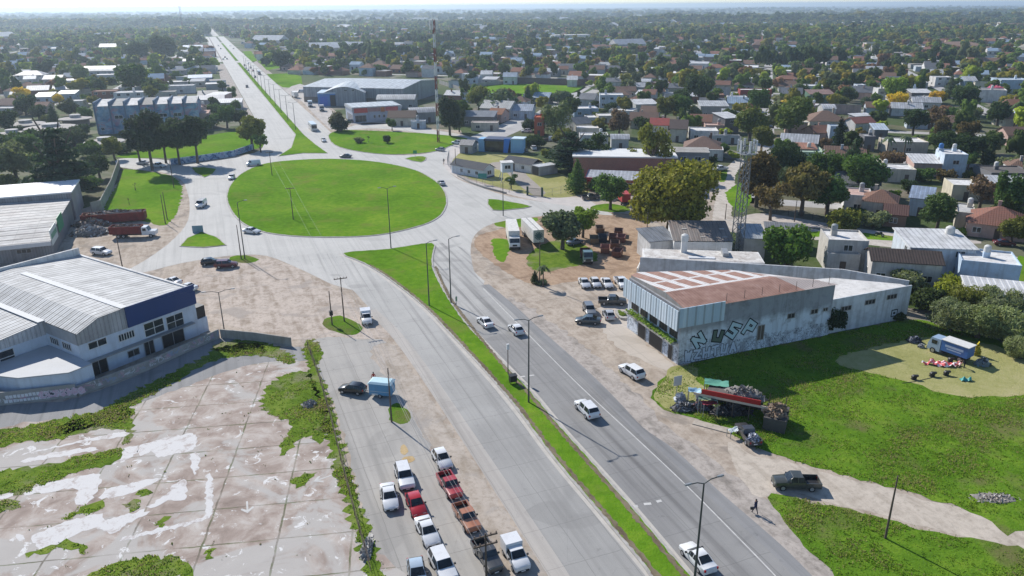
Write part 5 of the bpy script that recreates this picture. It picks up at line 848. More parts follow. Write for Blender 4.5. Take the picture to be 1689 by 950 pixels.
GLY = {'N': [(0, 0, 0, 1), (0, 1, 1, 0), (1, 0, 1, 1)], 'U': [(0, 1, .05, .1), (.05, .1, .9, .05), (.9, .05, 1, 1)], 'S': [(1, 1, .05, .9), (.05, .9, .1, .55), (.1, .55, .95, .5), (.95, .5, .9, .05), (.9, .05, 0, .1)], 'P': [(0, 0, .25, 1), (.25, 1, 1, .85), (1, .85, .9, .4), (.9, .4, .15, .45)], '2': [(0, 1, 1, .9), (1, .9, .1, .1), (.1, .1, 1, 0)], 'H': [(0, 0, 0, 1), (0, .5, 1, .5), (1, 0, 1, 1)], 'T': [(0, 1, 1, 1), (.5, 0, .5, 1)], 'A': [(0, 0, .5, 1), (.5, 1, 1, 0), (.2, .4, .8, .4)], 'O': [(0, 0, 0, 1), (0, 1, 1, 1), (1, 1, 1, 0), (1, 0, 0, 0)], 'W': [(0, 1, .25, 0), (.25, 0, .5, .8), (.5, .8, .75, 0), (.75, 0, 1, 1)]}
def letters(parent, ch, x, z, w, h, tilt, y=-.02, fill=(.42, .55, .58), st=.5, ol=.16):
    """a sprayed block letter: fat strokes over a black outline, flat on the wall"""
    c, s_ = math.cos(R_(tilt)), math.sin(R_(tilt))
    for nm, ex, col, d in (('letter_outline', ol, (.008, .009, .012), .004), ('letter_face', 0, fill, .012)):
        mb = MB()
        for i, (a, b, c2, d2) in enumerate(GLY[ch]):
            p, q = Vector(((a - .5) * w, (b - .5) * h)), Vector(((c2 - .5) * w, (d2 - .5) * h)); u = (q - p).normalized(); n = Vector((-u.y, u.x)) * (st / 2 + ex); u *= st * .45 + ex
            mb.add([(x + v.x * c - v.y * s_, y - d - .0006 * i, z + v.x * s_ + v.y * c) for v in (p - u - n, q + u - n, q + u + n, p - u + n)], [(0, 1, 2, 3)])
        mb.build(nm, [solid('spray_%02d%02d' % (int(col[0] * 99), int(col[1] * 99)), col, .8, .15)], parent)
for ch, x, z, w, h, tl in (('N', 3.0, 3.1, 1.2, 1.5, 32), ('U', 6.05, 3.15, 1.2, 1.2, -10), ('S', 8.5, 3.6, 1.3, 1.9, -32), ('P', 11.2, 3.6, 1.4, 1.7, -22)): letters(N_, ch, x, z, w, h, tl, fill=(.47, .60, .64) if ch != 'U' else (.10, .14, .10))
for i, ch in enumerate('W2HTUA'): letters(N_, ch, 1.5 + i * 1.45, 1.05, .85, 1.25, (-3, 4, 0, 5, -4, 3)[i], fill=(.56, .61, .70), st=.36, ol=.07)
letters(N_, 'O', 38.3, 1.3, .7, .6, 0, y=.28, fill=(.5, .55, .6), st=.25)
# ---------------- sheds and flat roofs behind it
S1 = frame('corrugated_shed', 'brown corrugated shed with white front wall behind the flat white roof', 'shed', G(1110, 412), 0); p0 = G(1112, 396, 4.6); S1.location = (p0.x, p0.y, 0); S1.rotation_euler.z = R_(-3)
MB().box(0, 10.6, 0, 7.6, 0, 4.3).add([(0, 7.6, 4.3), (0, 0, 4.3), (0, 7.6, 6.0)], [(0, 1, 2)]).add([(10.6, 0, 4.3), (10.6, 7.6, 4.3), (10.6, 7.6, 6.0)], [(0, 1, 2)]).build('wall', [MT['white']], S1); MB().add([(-.2, -.2, 4.5), (10.8, -.2, 4.5), (10.8, 7.8, 6.2), (-.2, 7.8, 6.2)], [(0, 1, 2, 3)]).build('roof', [m_metal_roof('old_brown_sheets', (.235, .20, .175), .9, .15, .8, 0)], S1)
mb = MB()
for x in (2, 5, 9): mb.box(x, x + .9, 1.2, 1.9, 4.83, 4.87).box(x, x + .9, 4.2, 4.9, 5.5, 5.54)
mb.build('roof_light', [solid('roof_light_sheet', (.45, .43, .40), .5, .1)], S1)
S2 = frame('flat_roofed_workshop', 'white weathered flat-roofed workshop beside the lattice tower', 'workshop', G(1064, 442), 0); p0 = G(1062, 428, 4.4); S2.location = (p0.x, p0.y, 0); S2.rotation_euler.z = R_(-7)
MB().box(0, 20, 0, 6.2, 0, 4.4).build('wall', [MT['white']], S2); MB().box(.2, 19.8, .3, 6, 4.405, 4.44).build('roof', [m_wall('stained_membrane', (.66, .64, .60), .8, (.25, .20, .17))], S2)
PWM = m_wall('weathered_white_parapet', (.56, .57, .58), .6); fpx = [proj((q.x, q.y, 0)) for q in (G(1056, 424, 5), G(1390, 444, 5), G(1500, 463, 5))]; wall_thing('boundary_wall', 'long weathered white parapet wall behind the striped roof', fpx, 5.0, PWM, .3)
st = MB().box(6.6, 7.6, 4.4, 5.3, 4.4, 6.4).build('tank_stand', [MT['white']], S2); MB().lathe([(.05, 6.4), (.62, 6.4), (.66, 7.0), (.62, 7.5), (.3, 7.7), (.05, 7.75)], 14, c=(7.1, 4.85)).build('water_tank', [MT['oc']], st, 40, (.6, .6, .58))
MB().box(13.5, 14.5, 2.6, 5.6, 4.44, 5.1).build('roof_duct', [MT['steel']], S2); MB().box(7.6, 12, 1.2, 2.1, 4.45, 4.6).build('skylight', [solid('sky_sheet', (.72, .72, .72), .4, .08)], S2)
def block(label, px, py, wpx, d, h, yw, wc, rc, wins=(), **kw):
    P = G(px, py, h); w = wpx * depth(P) / FPX; return house_at(P.x, P.y, w, d, h, R_(yw), kw.pop('roof', 'flat'), wc, rc, label, **kw), w
k5, w5 = block('small grey sheet-roofed lean-to at the edge of the brown yard', 1083, 390, 44, 6, 4.0, 14, WHT, (.20, .22, .25), roof='mono', rise=.8)
block('grey sheet roof right of the corrugated shed', 1240, 384, 34, 8, 4.4, -8, LGR, (.34, .36, .38), roof='mono', rise=.5); block('dark roof strip behind the dense round tree', 1290, 378, 50, 6, 3.4, -14, GRY, (.16, .165, .17), roof='mono', rise=.4)
block('concrete two storey flat with white terrace right of the dense round tree', 1392, 390, 62, 7, 5.4, -10, (.52, .50, .46), WR); block('white lower terrace in front of the concrete flat', 1388, 416, 50, 4, 3.2, -10, (.56, .55, .52), WR, extras=False)
block('dark shingled shed with pale front wall', 1490, 424, 104, 6, 4.2, -14, (.60, .57, .54), (.055, .045, .04), roof='gable', rise=1.3, extras=False)
bw, w6 = block('large white house with one big sloping roof and water tank', 1540, 398, 98, 9, 5.2, -8, (.60, .66, .72), WR, roof='mono', rise=.9, extras=False); MB().lathe([(.05, 5.4), (.75, 5.4), (.8, 6.4), (.75, 7.1), (.4, 7.4), (.05, 7.45)], 14, c=(w6 * .33, 2.6)).build('water_tank', [MT['oc']], bw, 40, (.62, .61, .58))
block('pale blue-painted house at the far right of the white block', 1628, 425, 84, 8, 4.4, -22, (.48, .60, .74), WR); block('white corrugated roof at the right edge above the reeds', 1650, 478, 100, 7, 3.4, -22, WHT, WR, roof='mono', rise=.4, extras=False)
# ---------------- salmon brick building, grey house, red-edged diner
MT['salmon'] = m_brick('salmon_brick', (.30, .125, .085), (.36, .17, .12))
P = G(945, 292); Bk = frame('brick_hall', 'long salmon brick hall with a white roof edge behind the dark cedar', 'hall', P, -6); q = G(1108, 288); L_ = (q - P).length
MB().box(0, L_, 0, 12, 0, 5.6).build('wall', [MT['salmon']], Bk); MB().box(-.3, L_ + .3, -.3, 12.3, 5.6, 5.95).build('roof', [solid('white_roof_edge', (.66, .66, .65), .7, .12, .4)], Bk)
P = G(1112, 288); Gh = frame('grey_house', 'grey two storey rendered house at the end of the brick hall', 'house', P, -8); MB().box(0, 9.2, 0, 8, 0, 6.2).build('wall', [m_wall('grey_render', (.28, .28, .30), .35)], Gh); MB().box(-.2, 9.4, -.2, 8.2, 6.2, 6.45).build('roof', [MT['concrete']], Gh)
for x, z, w, h in ((2.2, 4.6, 1.7, 1.1), (6.2, 4.6, 1.7, 1.1), (2.2, 1.8, 1.6, 1.1), (5.2, 1.7, 1.8, 1.2)): win(Gh, x, 0, z, w, h)
win(Gh, 7.6, 0, 1.1, .95, 2.1, 0, 'door', 1, 1, 'wood', 'wood')
P = G(972, 283, 3.6); Dn = frame('diner', 'low diner with red edge band and long grey roof behind street trees', 'building', P, -12); Dn.location.z = 0
MB().box(.1, 21, -7, -.4, 0, 3.3).build('wall', [m_wall('diner_wall', (.40, .12, .10), .3)], Dn); MB().add([(-.3, -7.6, 3.35), (21.2, -7.6, 3.35), (21.2, .3, 4.1), (-.3, .3, 4.1)], [(0, 1, 2, 3)]).build('roof', [m_metal_roof('diner_sheets', (.40, .41, .43), 1.0, .05)], Dn)
MB().add([(-.5, -8.0, 3.0), (-.3, .6, 3.9), (-.3, .6, 4.6), (-.5, -8.0, 3.7)], [(0, 1, 2, 3)]).box(-.5, 7, -7.95, -7.75, 3.0, 3.75).build('fascia_band', [solid('red_band', (.55, .03, .045), .5, .12)], Dn); MB().box(21.2, 27, -7.4, 0, 3.6, 3.8).box(21.4, 21.7, -7, -.2, 0, 3.6).box(26.5, 26.8, -7, -.2, 0, 3.6).build('annex_roof', [solid('white_roof_edge', (.66, .66, .65), .7)], Dn)
for i in range(4): win(Dn, 2.5 + i * 4.5, -7, 1.6, 2.6, 1.6)
# ---------------- fenced compound: cabin, shed, container, tank tower
P = G(822, 292); Cb = frame('white_cabin', 'white cabin with dark shingled roof inside the fenced compound', 'cabin', G(797, 295), 14)
MB().box(0, 4.6, 0, 12.5, 0, 2.5).add([(0, -.01, 2.5), (4.6, -.01, 2.5), (2.3, -.01, 3.8)], [(0, 1, 2)]).build('wall', [m_wall('cabin_white', (.64, .68, .74), .15)], Cb)
mb = MB(); mb.add([(-.4, -.5, 2.35), (2.3, -.5, 3.9), (2.3, 13, 3.9), (-.4, 13, 2.35)], [(0, 1, 2, 3)]); mb.add([(5.0, -.5, 2.35), (2.3, -.5, 3.9), (2.3, 13, 3.9), (5.0, 13, 2.35)], [(3, 2, 1, 0)]); mb.build('roof', [m_wall('dark_shingles', (.085, .09, .10), .3)], Cb); Cb.rotation_euler.z = yaw_of((797, 295), (822, 289))
win(Cb, 2.5, -.02, 1.4, 1.5, 1.1); MB().box(-.02, 4.62, -.03, -.012, 0, .35).build('plinth', [solid('blue_plinth', (.05, .1, .25))], Cb)
for y in (2.5, 5.5, 8.5): win(Cb, 0, y, 1.3, 1.0, .9, -math.pi / 2)
Sh = frame('slate_roofed_shed', 'white shed with slate roof beside the compound drive', 'shed', G(876, 286), 0); Sh.rotation_euler.z = yaw_of((876, 286), (905, 278)); MB().box(0, 5.5, 0, 10, 0, 2.5).build('wall', [MT['white']], Sh); MB().add([(-.4, -.4, 2.4), (2.7, -.4, 3.7), (2.7, 10.4, 3.7), (-.4, 10.4, 2.4)], [(0, 1, 2, 3)]).add([(5.9, -.4, 2.4), (2.7, -.4, 3.7), (2.7, 10.4, 3.7), (5.9, 10.4, 2.4)], [(3, 2, 1, 0)]).build('roof', [m_wall('dark_shingles_2', (.075, .08, .09), .3)], Sh); win(Sh, 0, 3, 1.3, 1, 1, -math.pi / 2); win(Sh, 0, 6.5, 1.1, .9, 2, -math.pi / 2, 'door', 1, 1, 'wood', 'wood')
Ct = frame('storage_container', 'white storage container with open barred end in the compound', 'container', G(889, 291), 0); Ct.rotation_euler.z = yaw_of((889, 291), (921, 286)); MB().box(0, 6.6, 0, 3.4, .1, 2.7).build('container_body', [m_metal_roof('container_sheets', (.58, .60, .60), .5, .05)], Ct); MB().box(-.05, 0, .2, 3.2, .2, 2.5).build('barred_end', [MT['dark']], Ct)
P = G(836, 297); Tw = frame('tank_tower', 'white raised cabin on four legs inside the compound', 'tower', P, 10); mb = MB().box(-1.5, 1.5, -1.5, 1.5, 2.4, 5.0).build('cabin', [m_wall('tower_white', (.62, .66, .72), .2)], Tw); MB().box(-1.7, 1.7, -1.7, 1.7, 5.0, 5.15).build('roof', [MT['white']], Tw); win(Tw, 0, -1.5, 3.9, 1.6, 1.0); win(Tw, 1.5, 0, 3.9, 1.6, 1.0, math.pi / 2)
for x in (-1.35, 1.35):
    for y in (-1.35, 1.35): MB().tube((x * 1.35, y * 1.35, 0), (x, y, 2.4), .14, .12, 6).build('leg', [MT['white']], Tw)
P = G(789, 250); Bh = frame('blue_booth', 'bright blue and white canopy building beside the roundabout park', 'kiosk', P, -14)
MB().box(0, 2, 0, 4, 0, 4.2).box(11, 15, 0, 4, 0, 4.4).build('wall', [m_wall('sky_blue_paint', (.28, .50, .72), .15)], Bh); MB().box(2.02, 10.98, .8, 5, 0, 3.6).build('glazed_front', [MT['glass']], Bh); MB().box(2.02, 10.98, -.3, 5.5, 3.62, 4.3).build('canopy', [solid('navy_canopy', (.04, .06, .12), .6, .2)], Bh)
MB().prism([(0, 0), (1.4, 0), (3.4, 0), (2.0, 0)], 0, .1).add([(8.6, -.4, 0), (10.0, -.4, 0), (10.9, -.4, 4.6), (8.9, -.4, 4.6), (8.6, -.1, 0), (10.0, -.1, 0), (10.9, -.1, 4.6), (8.9, -.1, 4.6)], [(0, 1, 2, 3), (7, 6, 5, 4), (0, 3, 7, 4), (1, 5, 6, 2), (3, 2, 6, 7)]).build('blue_fin', [solid('strong_blue', (.03, .19, .62), .4, .1)], Bh); MB().box(11.2, 15.4, -.2, 4.3, 4.42, 4.7).build('roof', [solid('pale_blue_roof', (.55, .66, .74), .6, .1)], Bh)
block('dark blue-grey roofed hut behind the silver car', 773, 237, 22, 5, 2.8, -18, GRY, SLA, roof='gable', extras=False)
# ---------------- blue mural school block and disc-roofed pavilions
S = G(163, 222); Sc = frame('mural_block', 'blue mural-painted block with seven stepped roof bays', 'school', S, 17)
k = Nt('blue_mural', .85, .15); p = k.pos(); q = k.pos(obj=True); ox = k.sep(q)
c = k.ramp(k.noise(p, .22, 5, .65, 1.0), [(.34, (.10, .17, .28)), (.46, (.19, .30, .42)), (.56, (.30, .42, .52)), (.66, (.42, .50, .56))]); pk = k.mth('MULTIPLY', k.ramp(k.noise(p, .3, 4, .6, 1.2), [(.50, 0.), (.58, .6)]), k.ramp(k.mth('PINGPONG', k.mth('ADD', ox[0], 11.), 13.), [(.55, 0.), (.8, 1.)])); c = k.mix(pk, c, (.48, .20, .22)); c = k.mix(k.ramp(k.noise(p, .8, 4), [(.5, 0.), (.7, .5)]), c, (.24, .28, .30)); MUR = k.fin(c)
MB().box(0, 36.5, 0, 15, 0, 10.4).build('wall', [MUR], Sc)
for i in range(7):
    x0 = i * 36.5 / 7; x1 = x0 + 36.5 / 7; mb = MB(); mb.add([(x0 + .4, -.2, 10.45), (x1 - .3, -.2, 10.45), (x1 - .3, 15, 11.6), (x0 + .4, 15, 11.6), (x0 + .4, -.2, 10.41), (x0 + .4, 15, 10.41), (x1 - .3, 15, 10.41)], [(0, 1, 2, 3), (0, 3, 5, 4), (3, 2, 6, 5)]); mb.build('roof_bay', [MT['flat']], Sc, color=(WR, (.40, .40, .38), WR, (.34, .33, .31), WR, WR, (.58, .57, .55))[i])
    MB().box(x0 - .12, x0 + .38, -.35, 15.1, .2, 12.0).build('buttress', [m_wall('dark_blue_rib', (.14, .20, .28), .3) if 'rib' not in MT else MT['rib']], Sc); MT.setdefault('rib', bpy.data.materials['dark_blue_rib'])
for i in (1, 2, 4, 5): win(Sc, i * 36.5 / 7 + 2.8, 0, 6.2, 2.8, 1.3)
win(Sc, 1.8, 0, 2, 1.1, 1)
MB().box(36.55, 40, 2, 13, 0, 6).build('end_annex', [m_wall('salmon_annex', (.48, .32, .27), .3)], Sc)
for px, py, wp in ((42, 203, 58), (84, 209, 80), (124, 194, 50), (20, 219, 56), (172, 232, 62), (110, 221, 44)):
    P = G(px, py, 3.2); r = wp / 2 * depth(P) / FPX; t = thing('pavilion', None, 'pavilion', (P.x, P.y, 0), .3); MB().lathe([(r * .8, 0), (r * .8, 2.6)], 20).build('wall', [m_wall('pavilion_wall', (.22, .18, .16), .3) if 'pv' not in MT else MT['pv']], t, 40); MT.setdefault('pv', bpy.data.materials['pavilion_wall'])
    MB().lathe([(r * .98, 2.65), (r, 2.75), (r, 3.0), (r * .36, 3.5)], 24).build('roof', [MT['flat']], t, 40, (.46, .43, .40)); MB().lathe([(r * .32, 3.45), (r * .32, 4.2), (r * .36, 4.25), (r * .34, 4.45)], 20).build('roof_lantern', [MT['flat']], t, 40, (.55, .53, .50))
    t['label'] = {42: 'upper left disc-roofed pavilion with round lantern', 84: 'widest disc-roofed pavilion in front of the dark pointed tree', 124: 'disc-roofed pavilion touching the blue mural block', 20: 'disc-roofed pavilion at the left edge', 172: 'sunlit disc-roofed pavilion at the foot of the mural block', 110: 'disc-roofed pavilion half hidden by shrubs'}[px]
# ---------------- big warehouse, blue-fronted hall, corner shop
P = G(664, 146, 7.6); Wh = frame('big_warehouse', 'largest pale grey warehouse beyond the park lawn', 'warehouse', P, 165); Wh.location.z = 0
MT['wroof'] = m_metal_roof('pale_grey_sheets', (.50, .53, .54), 2.2, 0, .45, 0); MT['wclad'] = m_metal_roof('grey_wall_sheets', (.42, .45, .49), 1.2, 0, .5, 0)
MB().box(0, 54, -48, 0, 0, 7.5).add([(0, -48, 7.5), (0, 0, 7.5), (0, -24, 9.3)], [(0, 1, 2)]).add([(54, -48, 7.5), (54, 0, 7.5), (54, -24, 9.3)], [(2, 1, 0)]).build('wall', [MT['wclad']], Wh)
MB().add([(-.4, .4, 7.5), (54.4, .4, 7.5), (54.4, -24, 9.4), (-.4, -24, 9.4)], [(3, 2, 1, 0)]).add([(-.4, -48.4, 7.5), (54.4, -48.4, 7.5), (54.4, -24, 9.4), (-.4, -24, 9.4)], [(0, 1, 2, 3)]).build('roof', [MT['wroof']], Wh); MB().box(-.05, 54.05, .02, .08, 0, 2.6).build('base_wall', [m_wall('brown_base', (.20, .17, .15), .4)], Wh)
P = G(534, 175); Bl = frame('blue_fronted_hall', 'hall with an arched grey roof and bright blue street front', 'warehouse', P, yaw_of((534, 175), (565, 181)) / R_(1)); q = G(565, 181); w = (q - P).length; dp = 34
an = 60; Bl.rotation_euler.z = R_(5)
MB().box(0, 20, 0, dp, 0, 6.0).build('wall', [MT['wclad']], Bl); rm, gb = roof_mb('arch', dp, 20, 6.0, 3.0, .3); 
for m_ in (rm, gb): m_.v = [(10 - y, x + dp / 2, z) for x, y, z in m_.v]
rm.build('roof', [MT['wroof']], Bl, 60); gb.build('gable', [MT['wclad']], Bl); MB().box(-2.4, 6.0, -.7, -.05, 0, 5.8).box(-2.4, -.05, -.05, dp * .9, 0, 5.8).build('blue_front', [m_wall('bright_blue_wall', (.09, .22, .50), .2)], Bl)
MB().box(-2.6, 6.2, -.9, dp * .9, 5.85, 6.4).build('parapet', [solid('pale_blue_parapet', (.42, .52, .60), .6, .1)], Bl); MB().box(3.4, 6.02, -.75, -.72, .1, 5.2).build('dark_doorway', [MT['dark']], Bl); MB().box(-1.4, 2.2, -.76, -.71, .5, 4.6).build('blue_poster', [solid('poster_blue', (.05, .13, .48), .4, .2)], Bl)
for x in (11, 14.5): win(Bl, x, 0, 7.2, 1.2, 1.0)
P = G(583, 203); Sp = frame('corner_shop', 'corner shop with colourful sign band and pale flat roof', 'shop', P, 22); w = 20.5
MB().box(0, w, 0, 16, 0, 5.0).build('wall', [m_wall('shop_wall', (.42, .46, .54), .3)], Sp); MB().box(-.3, w + .3, -.3, 16.3, 5.0, 6.2).build('parapet', [m_wall('shop_parapet', (.40, .42, .44), .2)], Sp); MB().box(0, w, 0, 16, 6.21, 6.3).build('roof', [MT['wroof']], Sp)
for i, (x0, x1, cl) in enumerate(((.5, 6.2, (.42, .07, .06)), (6.4, 11.4, (.30, .16, .16)), (11.6, 13.4, (.46, .16, .05)), (13.6, 19, (.50, .12, .12)))): MB().box(x0, x1, -.42, -.32, 4.0 + .3 * (i % 2), 5.9).build('sign_board', [solid('sign_%d' % i, cl, .5, .5, .8)], Sp)
win(Sp, 3.2, 0, 1.6, 4.6, 2.6, 0, 'shopfront', 3, 1, 'steel'); win(Sp, 17.5, 0, 1.9, 1.8, 1.6)
for x in (9, 11, 13): win(Sp, x, 0, 2.2, .9, 1.2, 0, 'window', 1, 1)
for y in (2, 5, 8, 11): win(Sp, 0, y, 1.7, 2, 2.9, -math.pi / 2, 'shopfront', 1, 1, 'steel')
# ---------------- walls and fences
wall_thing('boundary_wall', 'tall grey concrete wall beside the massive cedar', [(152, 352), (168, 348), (186, 312), (198, 276)], 2.6, MT['concrete'])
k = Nt('mural_wall_paint', .85, .15); p = k.pos(); MW = k.fin(k.ramp(k.noise(p, .45, 4, .6, 1.4), [(.36, (.05, .08, .16)), (.46, (.16, .28, .46)), (.55, (.42, .52, .60)), (.62, (.20, .24, .40)), (.7, (.45, .36, .42))]))
wall_thing('mural_wall', 'low wall painted with a blue mural beside the grass corner', [(282, 272), (330, 266), (385, 258), (419, 246)], 1.9, MW); wall_thing('brick_wall', 'long dark brick wall behind the sports field', [(838, 137), (905, 139), (970, 141)], 3.6, m_brick('dark_brick', (.13, .08, .065), (.17, .10, .08))); wall_thing('hedge_wall', 'dark block wall left of the sports field', [(725, 138), (760, 150), (790, 143), (835, 138)], 2.2, MT['concrete'])
wall_thing('house_wall', 'pale wall with columns along the street opposite the lattice tower', [(1200, 232), (1222, 236)], 2.2, MT['white']); wall_thing('yard_wall', 'white yard wall at the left edge of the brown yard', [(1050, 462), (1062, 436), (1066, 424)], 2.2, MT['white'])
wall_thing('low_wall', 'low brown entrance wall by the white parked van', [(846, 236), (866, 237), (905, 233)], 1.2, m_brick('brown_brick', (.16, .10, .08), (.2, .13, .1)))
def fence(label, px, h, name='wire_fence', post='steel', gap=2.6, rails=(.15, .5, .98)):
    pts = [G(*p) for p in px]; c = pts[0]; t = thing(name, label, 'fence', (c.x, c.y, 0)); mb = MB(); pm = MB().tube((0, 0, 0), (0, 0, h), .045, .045, 6).mesh('post', [MT[post]])
    for a, b in zip(pts, pts[1:]):
        n = max(1, int((b - a).length / gap))
        for f in rails: mb.tube(a - c + Vector((0, 0, h * f)), b - c + Vector((0, 0, h * f)), .022, .022, 4)
        for i in range(n * 7): q = a - c + (b - a) * (i / n / 7); mb.tube(q + Vector((0, 0, h * .1)), q + Vector((0, 0, h)), .008, .008, 3, caps=False)
        for i in range(n): o = obj('post', pm, t); o.location = a - c + (b - a) * (i / n)
    mb.build('wire_mesh', [MT[post]], t); return t
fence('wire fence on a low kerb round the white cabin compound', [(741, 258), (738, 272), (748, 286), (772, 299), (800, 307), (840, 318), (868, 322)], 2.2); fence('wire fence from the compound gate to the pointed green tree', [(896, 326), (925, 320), (950, 310), (962, 303)], 2.0)
wall_thing('low_wall', 'broken low kerb wall under the compound fence', [(755, 291), (775, 302), (797, 310), (835, 320)], .5, MT['concrete'], .3)
gt = thing('gate', 'dark green double gate of the fenced compound', 'gate', G(870, 322)); a = Vector((0, 0, 0)); b = G(894, 324) - G(870, 322); u = b.normalized()
for s in (0, .5): mbg = MB(); [mbg.tube(b * (s + i / 18) + Vector((0, 0, .1)), b * (s + i / 18) + Vector((0, 0, 1.9)), .03, .03, 4) for i in range(10)]; mbg.tube(b * s + Vector((0, 0, 1.9)), b * (s + .5) + Vector((0, 0, 1.9)), .05, .05, 5).tube(b * s + Vector((0, 0, .1)), b * (s + .5) + Vector((0, 0, .1)), .05, .05, 5).build('gate_leaf', [solid('dark_green_iron', (.02, .06, .04), .6)], gt)
for q in (a, b): MB().box(q.x - .25, q.x + .25, q.y - .25, q.y + .25, 0, 2.3).build('gate_pillar', [solid('dark_green_iron', (.02, .06, .04), .6)], gt)
fence('dark railing under the two street trees', [(1228, 352), (1262, 348), (1300, 356), (1360, 366), (1395, 370)], 1.6, 'railing', 'dark', 2.4); fence('leaning wire fence along the weedy edge of the derelict lot', [(508, 575), (525, 620), (545, 690), (562, 760), (585, 850), (612, 945)], 1.3, post='wood')
# ================================================================ VEHICLES
def ring(x, zl, zb, zt, wl, wb, wt):
    h = [(0, zl), (wl * .9, zl), (wl, zl + (zb - zl) * .45), (wb, zb), (wt, zt), (0, zt + .02)]
    return [(x, y, z) for y, z in h] + [(x, -y, z) for y, z in h[-2:0:-1]]
CARS = {  # x, z low, belt, top, half widths low, belt, top
 'sedan': [(2.22, .36, .58, .60, .68, .64, .58), (2.05, .24, .70, .74, .84, .80, .70), (1.1, .22, .88, .93, .88, .84, .76), (.95, .22, .90, .96, .88, .84, .76), (.22, .22, .93, 1.40, .88, .84, .62), (-.75, .22, .95, 1.42, .88, .84, .62), (-1.5, .24, .97, 1.03, .88, .84, .72), (-2.12, .28, .94, .99, .84, .80, .72), (-2.24, .42, .84, .88, .76, .72, .66)],
 'hatch': [(1.95, .36, .60, .62, .68, .64, .58), (1.8, .24, .72, .77, .82, .78, .70), (.98, .22, .90, .97, .85, .81, .74), (.85, .22, .92, 1.0, .85, .81, .74), (.12, .22, .95, 1.47, .85, .81, .62), (-1.25, .22, .98, 1.46, .85, .81, .61), (-1.78, .24, .98, 1.06, .84, .80, .70), (-1.92, .30, .90, .95, .80, .76, .68), (-1.97, .40, .70, .75, .76, .72, .66)],
 'suv': [(2.3, .42, .72, .74, .74, .70, .62), (2.15, .32, .88, .93, .90, .86, .76), (1.2, .30, 1.04, 1.10, .92, .88, .80), (1.05, .30, 1.06, 1.13, .92, .88, .80), (.4, .30, 1.08, 1.68, .92, .88, .70), (-1.75, .30, 1.10, 1.68, .92, .88, .68), (-2.15, .32, 1.10, 1.2, .91, .87, .78), (-2.28, .40, .95, 1.0, .86, .82, .76), (-2.32, .46, .75, .8, .82, .78, .72)],
 'pickup': [(2.6, .45, .78, .80, .76, .72, .64), (2.45, .36, .95, 1.0, .90, .86, .76), (1.35, .34, 1.08, 1.14, .92, .88, .80), (1.2, .34, 1.10, 1.17, .92, .88, .80), (.6, .34, 1.12, 1.74, .92, .88, .70), (-.55, .34, 1.12, 1.74, .92, .88, .70), (-.85, .34, 1.12, 1.16, .92, .88, .82), (-.9, .34, 1.10, 1.12, .92, .88, .84)],
 'oldpickup': [(2.3, .45, .85, .87, .72, .68, .60), (2.2, .40, .98, 1.02, .82, .78, .66), (1.0, .38, 1.06, 1.12, .86, .82, .72), (.9, .38, 1.08, 1.14, .86, .82, .72), (.55, .38, 1.10, 1.66, .86, .82, .70), (-.35, .38, 1.10, 1.66, .86, .82, .70), (-.5, .38, 1.10, 1.14, .86, .82, .74), (-.55, .38, 1.08, 1.1, .86, .82, .76)],
 'van': [(2.4, .40, .80, .82, .78, .74, .66), (2.3, .30, .98, 1.03, .94, .90, .80), (1.75, .28, 1.16, 1.24, .97, .94, .84), (1.65, .28, 1.18, 1.28, .97, .94, .84), (1.1, .28, 1.22, 1.98, .97, .95, .78), (-2.2, .28, 1.24, 2.0, .97, .95, .80), (-2.38, .30, 1.20, 1.92, .96, .94, .80), (-2.42, .36, 1.0, 1.4, .92, .90, .80)],
 'cab': [(1.95, .40, .82, .84, .76, .72, .64), (1.8, .30, .92, .97, .86, .82, .72), (1.05, .28, 1.02, 1.08, .88, .84, .76), (.92, .28, 1.04, 1.1, .88, .84, .76), (.3, .28, 1.06, 1.62, .88, .84, .66), (-.35, .28, 1.06, 1.64, .88, .84, .68), (-.4, .28, 1.06, 1.6, .88, .84, .68)]}
WX = {'sedan': (1.35, -1.3), 'hatch': (1.2, -1.2), 'suv': (1.4, -1.35), 'pickup': (1.65, -1.55), 'oldpickup': (1.4, -1.4), 'van': (1.5, -1.5), 'cab': (1.15, -1.3)}
PROTO = {}
WHEEL = {}
def wheel_me(r, w=.22):
    if (r, w) not in WHEEL:
        mb = MB(); mb.tube((0, -w / 2, 0), (0, w / 2, 0), r, r, 18); m1 = mb.mesh('wheel', [MT['tyre']], 40)
        mb = MB(); mb.tube((0, -w / 2 - .012, 0), (0, w / 2 + .012, 0), r * .62, r * .62, 12); WHEEL[(r, w)] = (m1, mb.mesh('rim', [MT['rim']], 40))
    return WHEEL[(r, w)]
def add_wheels(t, pts, r, w=.22):
    for x, y in pts:
        a, b = wheel_me(r, w); o = obj('wheel', a, t); o.location = (x, y, r); obj('rim', b, o)
def inset(quad, f=.09, off=.032):
    q = [Vector(p) for p in quad]; c = sum(q, Vector()) / len(q); n = (q[1] - q[0]).cross(q[2] - q[0]).normalized()
    if n.z < 0 and abs(n.z) > .5: n = -n
    return [p + (c - p) * f + n * off for p in q]
